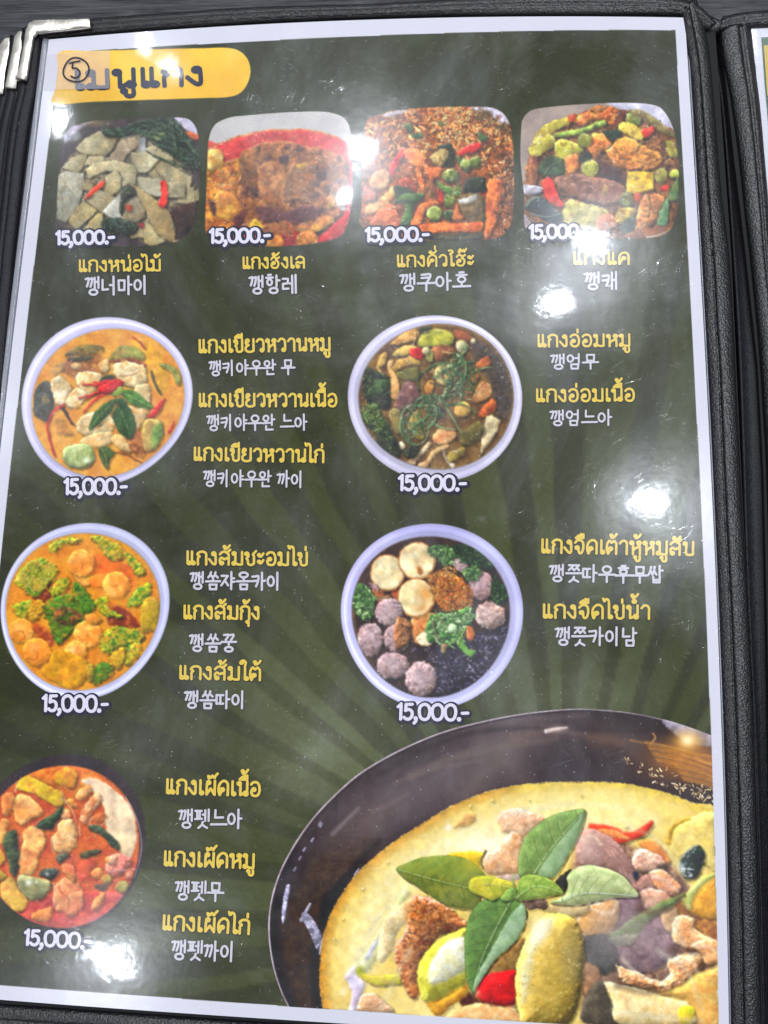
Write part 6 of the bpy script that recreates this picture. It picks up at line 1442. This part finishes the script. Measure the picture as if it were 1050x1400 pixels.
LEATHER = leather('black_leatherette'); LEATHER_DK = leather('black_leatherette_inner', (.006, .006, .009), .35, .7, .5)
def simple(name, col, rough=.5, metal=0.0, spec=.5, bump=None):
    m, t = new_mat(name); p = t.n('ShaderNodeBsdfPrincipled'); p.inputs['Base Color'].default_value = col + (1,)
    p.inputs['Roughness'].default_value = rough; p.inputs['Metallic'].default_value = metal; p.inputs['Specular IOR Level'].default_value = spec
    pos = t.n('ShaderNodeNewGeometry').outputs['Position']
    if bump:
        b = t.n('ShaderNodeBump'); b.inputs['Distance'].default_value = 1; t.l(t.math('MULTIPLY', t.noise(pos, bump[0], 4, .6), bump[1]), b.inputs['Height']); t.l(b.outputs[0], p.inputs['Normal'])
        t.l(t.ramp(t.noise(pos, bump[0] * 2.5, 5, .7), .3, .75, rough * .7, min(1, rough * 1.8)), p.inputs['Roughness'])
    t.l(p.outputs[0], t.n('ShaderNodeOutputMaterial').inputs[0]); return m
THREAD = simple('black_thread', (.02, .02, .024), .30)
METAL = simple('corner_metal', (.72, .69, .62), .20, 1.0, .5, (30, .0009))
SLEEVE = simple('clear_sleeve_edge', (.30, .31, .36), .16, 0, .6, (120, .0004))
GUTTER = simple('black_inner_cloth', (.006, .006, .008), .8)

def resamp(p, n):
    p = smooth_poly(np.array(p, float), False, 6); s = np.concatenate([[0], np.cumsum(np.hypot(*np.diff(p, axis=0).T))])
    q = np.linspace(0, s[-1], n); return np.stack([np.interp(q, s, p[:, 0]), np.interp(q, s, p[:, 1])], 1)
def strip(name, A, B, prof, z, mat, parent, off, n=160, m=14, thick=.0012, label=None, seed=0):
    """band between two edge lines (photo pixels on the plane z) with a raised cross section, closed underneath"""
    a, b = resamp(A, n), resamp(B, n); t = np.linspace(0, 1, m)
    px = a[:, None] * (1 - t[None, :, None]) + b[:, None] * t[None, :, None]
    V = P(px[..., 0], px[..., 1], z)
    wv = (fbm(px[..., 0] / 26, px[..., 1] / 26, 40 + seed, 3) - .5) * .00035
    V[..., 2] += prof(t)[None, :] + wv * (np.sin(np.pi * t)[None, :])
    V = V - off; W = V.copy(); W[..., 2] = V[..., 2].min() - thick
    idx = lambda i, j: i * m + j; F = []
    for i in range(n - 1):
        for j in range(m - 1): F.append((idx(i, j), idx(i + 1, j), idx(i + 1, j + 1), idx(i, j + 1)))
        for j in (0, m - 1): F.append((idx(i, j), idx(i + 1, j), idx(i + 1, j) + n * m, idx(i, j) + n * m))
    for j in range(m - 1):
        for i in (0, n - 1): F.append((idx(i, j), idx(i, j + 1), idx(i, j + 1) + n * m, idx(i, j) + n * m))
    me = mesh_py(name, np.concatenate([V.reshape(-1, 3), W.reshape(-1, 3)]), F, True)
    import bmesh
    bm = bmesh.new(); bm.from_mesh(me); bmesh.ops.recalc_face_normals(bm, faces=bm.faces); bm.to_mesh(me); bm.free()
    o = link(name, me, mat, parent)
    if label: o['label'] = label
    return o
def puff(h, groove=None, gd=.0006, gw=.06):
    def f(t):
        r = h * (np.clip(np.sin(np.pi * np.clip(t, .0, 1)), 0, 1) ** .45)
        if groove is not None: r = r - gd * np.exp(-((t - groove) / gw) ** 2)
        return r
    return f
_cap = None
def stitches(line, z, parent, off, length=.0052, gap=.0012, rad=.00036, mat=None, skip=0):
    """thread stitches, one object each, sharing one mesh"""
    global _cap
    if _cap is None:
        V = []; F = []; n = 6; rings = [(-.5, .25), (-.42, .8), (0, 1.0), (.42, .8), (.5, .25)]
        for x, r in rings:
            for k in range(n): V.append((x, r * math.cos(k / n * 6.2832), r * math.sin(k / n * 6.2832)))
        for i in range(len(rings) - 1):
            for k in range(n): F.append((i * n + k, i * n + (k + 1) % n, (i + 1) * n + (k + 1) % n, (i + 1) * n + k))
        F += [tuple(range(n))[::-1], tuple(range((len(rings) - 1) * n, len(rings) * n))]
        _cap = mesh_py('stitch', V, F, True)
    p = resamp(line, 400); Wd = P(p[:, 0], p[:, 1], z); s = np.concatenate([[0], np.cumsum(np.linalg.norm(np.diff(Wd, axis=0), axis=1))])
    q = 0.0; k = 0
    while q + length < s[-1]:
        a = np.array([np.interp(q, s, Wd[:, i]) for i in range(3)]); b = np.array([np.interp(q + length, s, Wd[:, i]) for i in range(3)])
        c = (a + b) / 2 - off; d = b - a
        o = link('stitch', _cap, THREAD if not _cap.materials else None, parent)
        o.location = c; o.rotation_euler = (0, random.uniform(-.03, .03), math.atan2(d[1], d[0]) + random.uniform(-.04, .04)); o.scale = (length, rad, rad)
        q += length + gap; k += 1

book = empty('menu_book', (0, 0, 0)); tag(book, 'black leatherette menu book lying open on the dark table, stitched edges and metal corners', 'menu book')
O0 = np.zeros(3)
leaf = link('menu_leaf', mesh_py('menu_leaf', [(0, 0, 0)], []), None, book)
bpy.data.objects.remove(leaf)
# board of the left leaf (under the page)
bd = np.array([(40, 60), (116, 26), (350, 14), (600, 4), (900, 2), (955, 12), (978, 44), (1000, 350), (1016, 700), (1034, 1050), (1044, 1440), (1050, 1500), (400, 1470), (-150, 1440), (-140, 1361), (-60, 800), (-10, 400)], float)
leafb = ring_slab('menu_leaf', bd, -.0010, .0030, GUTTER, book); leafb['label'] = 'top left leaf board under the green menu page'
# right binding strip of the left leaf
RA = [(930, 18), (942, 100), (946, 150), (951, 233), (958, 350), (963, 450), (968, 525), (975, 700), (980, 800), (985, 930), (990, 1050), (994, 1200), (998, 1432), (999, 1500)]
RB = [(952, -2), (968, 60), (977, 150), (985, 250), (997, 350), (1003, 450), (1008, 560), (1015, 700), (1021, 800), (1028, 930), (1032, 1050), (1037, 1200), (1042, 1432), (1043, 1500)]
strip('binding_strip', RA, RB, puff(.0022, .36, .0013, .03), -.0010, LEATHER, leafb, O0, 220, 24, label='right stitched edge of the left leaf', seed=1)
RS = [(a[0] * .64 + b[0] * .36, a[1] * .64 + b[1] * .36) for a, b in zip(RA, RB)]
stitches(RS, .00062, leafb, O0)
# top strip
TA = [(40, 36), (75, 31), (116, 27), (200, 21), (350, 11), (500, 7), (600, 1), (700, -5), (800, -8), (900, -5), (950, 6), (980, 34)]
TB = [(30, 58), (62, 55), (120, 49), (200, 43), (350, 33), (467, 28), (600, 23.5), (700, 22.5), (800, 22), (900, 22), (937, 25), (966, 44)]
strip('binding_strip', TA, TB, puff(.0020, .60, .0012, .04), -.0010, LEATHER, leafb, O0, 220, 20, label='top stitched edge of the left leaf', seed=2)
TS = [(a[0] * .40 + b[0] * .60, a[1] * .40 + b[1] * .60) for a, b in zip(TA, TB)]
stitches(TS[1:], .00042, leafb, O0)
# left strip
LA = [(30, 40), (26, 117), (12, 183), (-6, 350), (-22, 525), (-44, 772), (-70, 1050), (-112, 1362), (-126, 1470)]
LB = [(58, 50), (52, 117), (40, 183), (21, 350), (6, 525), (-18, 772), (-46, 1050), (-86, 1362), (-100, 1470)]
strip('binding_strip', LA, LB, puff(.0018, .42), -.0010, LEATHER_DK, leafb, O0, 200, 18, label='left stitched edge of the left leaf', seed=3)
stitches([(a[0] * .58 + b[0] * .42, a[1]) for a, b in zip(LA, LB)], .00035, leafb, O0)
# bottom strip
BA = [(-120, 1364), (0, 1372), (175, 1384), (350, 1396), (483, 1404), (700, 1418), (1000, 1438)]
BB = [(-130, 1400), (0, 1408), (175, 1420), (350, 1430), (483, 1438), (700, 1452), (1005, 1474)]
strip('binding_strip', BA, BB, puff(.0019, .55), -.0010, LEATHER, leafb, O0, 200, 18, label='bottom stitched edge of the left leaf', seed=4)
stitches([(a[0], a[1] * .45 + b[1] * .55) for a, b in zip(BA, BB)], .00045, leafb, O0)
# clear sleeve edges between print and leather
SL = [(x, y) for x, y in zip(ou_l(np.linspace(54, 1361, 14)), np.linspace(54, 1361, 14))]
strip('sleeve_edge', [(x - 9.5, y) for x, y in SL], [(x - .5, y) for x, y in SL], puff(.0005), -.0006, SLEEVE, leafb, O0, 160, 8, .0004, label='clear plastic sleeve edge left of the page', seed=5)
SRr = [(x, y) for x, y in zip(ou_r(np.linspace(26, 1432, 14)), np.linspace(26, 1432, 14))]
strip('sleeve_edge', [(x + .3, y) for x, y in SRr], [(x + 2.6, y) for x, y in SRr], puff(.0003), -.0005, SLEEVE, leafb, O0, 160, 6, .0004, label='clear plastic sleeve edge right of the page', seed=6)
# leaves below, stepping out to the left
for k, (dx, dy, dz) in enumerate(((-17, 9, -.0032), (-36, 19, -.0058))):
    q = bd.copy(); q[:, 0] += dx; q[:, 1] += dy; q[(q[:, 0] > 900), 0] -= 50; q[(q[:, 1] < 60), 1] += 6
    lb = ring_slab('menu_leaf', q, dz, .0022, GUTTER, book); lb['label'] = ('second leaf below the top one' if k == 0 else 'third leaf at the bottom of the pile')
    A = [(x + dx, y + dy) for x, y in LA]; B_ = [(x + dx, y + dy) for x, y in LB]
    strip('binding_strip', A, B_, puff(.0016, .5), dz, LEATHER_DK, lb, O0, 140, 14, seed=7 + k)
    stitches([(a[0] * .5 + b[0] * .5, a[1]) for a, b in zip(A, B_)], dz + .0011, lb, O0)
    globals()['leaf_low_%d' % k] = lb

# metal corner guards: folded L plates
def corner(px_h, px_v, z, parent, label):
    """px_h / px_v: quads (outer a, outer b, inner b, inner a) of the two arms"""
    import bmesh
    out = []
    poly = np.array(px_h, float)
    n = len(poly)
    top = P(poly[:, 0], poly[:, 1], z); c2 = poly.mean(0)
    inset = poly + (c2 - poly) / np.linalg.norm(c2 - poly, axis=1)[:, None] * 0
    bm = bmesh.new(); vt = [bm.verts.new(v) for v in top]; vb = [bm.verts.new(v - np.array([0, 0, .0022])) for v in top]
    bm.faces.new(vt); bm.faces.new(vb[::-1])
    for i in range(n): bm.faces.new((vt[(i + 1) % n], vt[i], vb[i], vb[(i + 1) % n]))
    bmesh.ops.recalc_face_normals(bm, faces=bm.faces)
    bmesh.ops.bevel(bm, geom=[e for e in bm.edges if all(v in vt for v in e.verts)], offset=.00055, segments=3, profile=.6, affect='EDGES')
    me = bpy.data.meshes.new('corner_protector'); bm.to_mesh(me); bm.free()
    for p_ in me.polygons: p_.use_smooth = True
    o = link('corner_protector', me, METAL, parent); o['label'] = label; return o
c1 = [(47, 26), (60, 25.5), (90, 25), (123, 24), (123, 36), (95, 39.5), (70, 42), (50, 44), (45, 50), (41, 75), (38, 95), (35, 108.5), (21, 107), (26, 85), (31, 60), (34, 40), (38, 30)]
corner(c1, None, .0024, leafb, 'top metal corner protector')
corner([(24, 41), (33, 41), (31, 60), (26, 85), (22, 120.5), (5, 119.5), (10, 95), (15, 70), (18, 50)], None, -.0005, leaf_low_0, 'middle metal corner protector')
corner([(6, 50), (15, 50), (12, 75), (7, 100), (4, 128), (-14, 127), (-8, 95), (-2, 60)], None, -.0032, leaf_low_1, 'lowest metal corner protector')

# right leaf of the spread: board, strips, its page
bd2 = np.array([(988, 22), (1050, 16), (1300, 20), (1320, 1500), (1062, 1500), (1056, 1200), (1050, 900), (1044, 650), (1036, 500), (1020, 350), (1004, 220), (990, 90)], float)
leafr = ring_slab('menu_leaf', bd2, -.0022, .0030, GUTTER, book); leafr['label'] = 'right leaf of the open spread'
QA = [(981, 32), (985, 70), (993, 110), (1000, 150), (1010, 225), (1018, 300), (1024, 350), (1036, 470), (1042, 560), (1047, 650), (1054, 900), (1062, 1200), (1068, 1500)]
QB = [(1026, 30), (1030, 60), (1034, 100), (1040, 150), (1046, 220), (1051, 280), (1055, 350), (1066, 470), (1072, 560), (1078, 650), (1086, 900), (1094, 1200), (1100, 1500)]
strip('binding_strip', QA, QB, puff(.0026, .60, .0008), -.0024, LEATHER, leafr, O0, 200, 24, label='left stitched edge of the right leaf', seed=11)
stitches([(a[0] * .40 + b[0] * .60, a[1]) for a, b in zip(QA, QB)][1:], -.0004, leafr, O0)
strip('binding_strip', [(984, 30), (1000, 21), (1030, 17), (1100, 12), (1300, 4)], [(982, 46), (1004, 42), (1030, 40), (1100, 38), (1300, 34)], puff(.0022, .6), -.0014, LEATHER, leafr, O0, 90, 16, label='top stitched edge of the right leaf', seed=12)
stitches([(992, 35), (1010, 32), (1040, 30), (1100, 27), (1290, 20)], .0002, leafr, O0)
# spine fold between the leaves
strip('spine', [(962, 30), (985, 120), (1000, 300), (1012, 500), (1022, 800), (1036, 1100), (1046, 1500)], [(990, 30), (1004, 120), (1026, 300), (1042, 500), (1052, 800), (1062, 1100), (1072, 1500)],
      lambda t: -.0012 * np.sin(np.pi * t), -.0035, LEATHER_DK, book, O0, 160, 10, .001, label='black spine fold between the leaves', seed=13)
strip('spine_knot', [(958, 20), (972, 24), (984, 30), (996, 26)], [(964, 44), (974, 48), (984, 47), (1000, 44)], puff(.0022), -.0020, LEATHER, book, O0, 40, 12, .002, label='bunched leatherette at the top of the spine', seed=14)

# page in the right leaf: white margin, green frame, yellow print
rp = empty('menu_page', tuple(P(1150, 500, -.0012))); tag(rp, 'second menu page in the right leaf, only its white edge and yellow corner showing', 'menu page')
ro = np.array(rp.location)
W1 = film_mat('white_margin_ink', (222, 222, 232)); Y1 = film_mat('pale_yellow_ink', (214, 186, 92)); G1m = film_mat('green_frame_ink', (84, 112, 88)); D1m = film_mat('dark_print_ink', (60, 62, 56))
def sheet(name, px, z, mat, label=None):
    px = np.array(px, float); V = P(px[:, 0], px[:, 1], z) - ro
    o = link(name, mesh_py(name, V, [list(range(len(px)))[::-1]]), mat, rp)
    if label: o['label'] = label
sheet('paper_sheet', [(1024, 36), (1300, 30), (1330, 1500), (1100, 1500), (1078, 650), (1066, 470), (1052, 300), (1040, 170), (1033, 90)], -.0012, W1)
sheet('green_frame', [(1041, 51), (1290, 44), (1318, 1450), (1120, 1450), (1098, 700), (1062, 300), (1046, 120)], -.00105, G1m)
sheet('yellow_panel', [(1044, 62), (1280, 55), (1284, 124), (1049, 131)], -.00090, Y1)
sheet('dark_panel', [(1050, 135), (1284, 128), (1300, 1440), (1124, 1440), (1100, 700), (1068, 320)], -.00085, D1m)

# tape label with a handwritten circled 5
tm, t = new_mat('matte_tape'); df = t.n('ShaderNodeBsdfDiffuse'); df.inputs[0].default_value = (.80, .78, .82, 1)
gl = t.n('ShaderNodeBsdfGlossy'); gl.inputs['Roughness'].default_value = .35; tr = t.n('ShaderNodeBsdfTransparent')
m1 = t.n('ShaderNodeMixShader'); m1.inputs[0].default_value = .08; t.l(df.outputs[0], m1.inputs[1]); t.l(gl.outputs[0], m1.inputs[2])
m2 = t.n('ShaderNodeMixShader'); m2.inputs[0].default_value = .27; t.l(tr.outputs[0], m2.inputs[1]); t.l(m1.outputs[0], m2.inputs[2]); t.l(m2.outputs[0], t.n('ShaderNodeOutputMaterial').inputs[0])
tl = empty('tape_label', tuple(P(105, 97, .0004))); tag(tl, 'small translucent tape label with a handwritten circled 5 over the banner', 'label')
to = np.array(tl.location)
tp = np.array([(62, 73), (151, 68.5), (149.5, 121), (59, 123)], float)
V = np.concatenate([P(tp[:, 0], tp[:, 1], .00040), P(tp[:, 0], tp[:, 1], .00030)]) - to
link('tape', mesh_py('tape', V, [(0, 1, 2, 3)][::1] + [(0, 4, 5, 1), (1, 5, 6, 2), (2, 6, 7, 3), (3, 7, 4, 0)]), tm, tl)
PEN = simple('black_marker', (.012, .010, .016), .5)
ring = [(104 + 17.5 * math.cos(a) + .8 * math.sin(3 * a), 96 - 16.5 * math.sin(a) + .8 * math.cos(2 * a)) for a in np.linspace(1.9, 8.35, 40)]
march('handwritten_mark', [np.array(ring), np.array([(95, 86.5), (100, 85), (109, 83.5)]), smooth_poly([(99.5, 87), (99, 93), (104, 93), (109, 98), (108, 104), (102, 106.5), (97, 104)], False, 4)], 1.15, PEN, tl, .00046, .5, 'circled number 5 in black pen', to)

# table
tmn, t = new_mat('dark_wood_table'); pos = t.n('ShaderNodeNewGeometry').outputs['Position']
mp = t.mapping(pos, (1.0, 9.0, 1), math.radians(28)); g1 = t.noise(mp, 40, 5, .65, .6); g2 = t.noise(t.mapping(pos, (.6, 26, 1), math.radians(28)), 60, 3, .6)
f_ = t.math('ADD', t.math('MULTIPLY', g1, .6), t.math('MULTIPLY', g2, .5)); cr = t.n('ShaderNodeValToRGB'); t.l(f_, cr.inputs[0])
cr.color_ramp.elements[0].position = .42; cr.color_ramp.elements[0].color = (.008, .008, .010, 1); cr.color_ramp.elements[1].position = .66; cr.color_ramp.elements[1].color = (.085, .084, .096, 1)
p = t.n('ShaderNodeBsdfPrincipled'); t.l(cr.outputs[0], p.inputs['Base Color']); p.inputs['Roughness'].default_value = .45
b = t.n('ShaderNodeBump'); b.inputs['Distance'].default_value = 1; t.l(t.math('MULTIPLY', g2, .0006), b.inputs['Height']); t.l(b.outputs[0], p.inputs['Normal'])
t.l(p.outputs[0], t.n('ShaderNodeOutputMaterial').inputs[0])
import bmesh
bm = bmesh.new(); bmesh.ops.create_cube(bm, size=1.0, matrix=Matrix.Translation((0, 0, -.0152)) @ Matrix.Diagonal((1.4, 1.1, .030, 1)))
bmesh.ops.bevel(bm, geom=bm.edges[:], offset=.003, segments=2, affect='EDGES')
me = bpy.data.meshes.new('table_top'); bm.to_mesh(me); bm.free()
tb = link('table_top', me, tmn); tag(tb, 'dark grained wooden table top under the menu book', 'table', kind='structure')
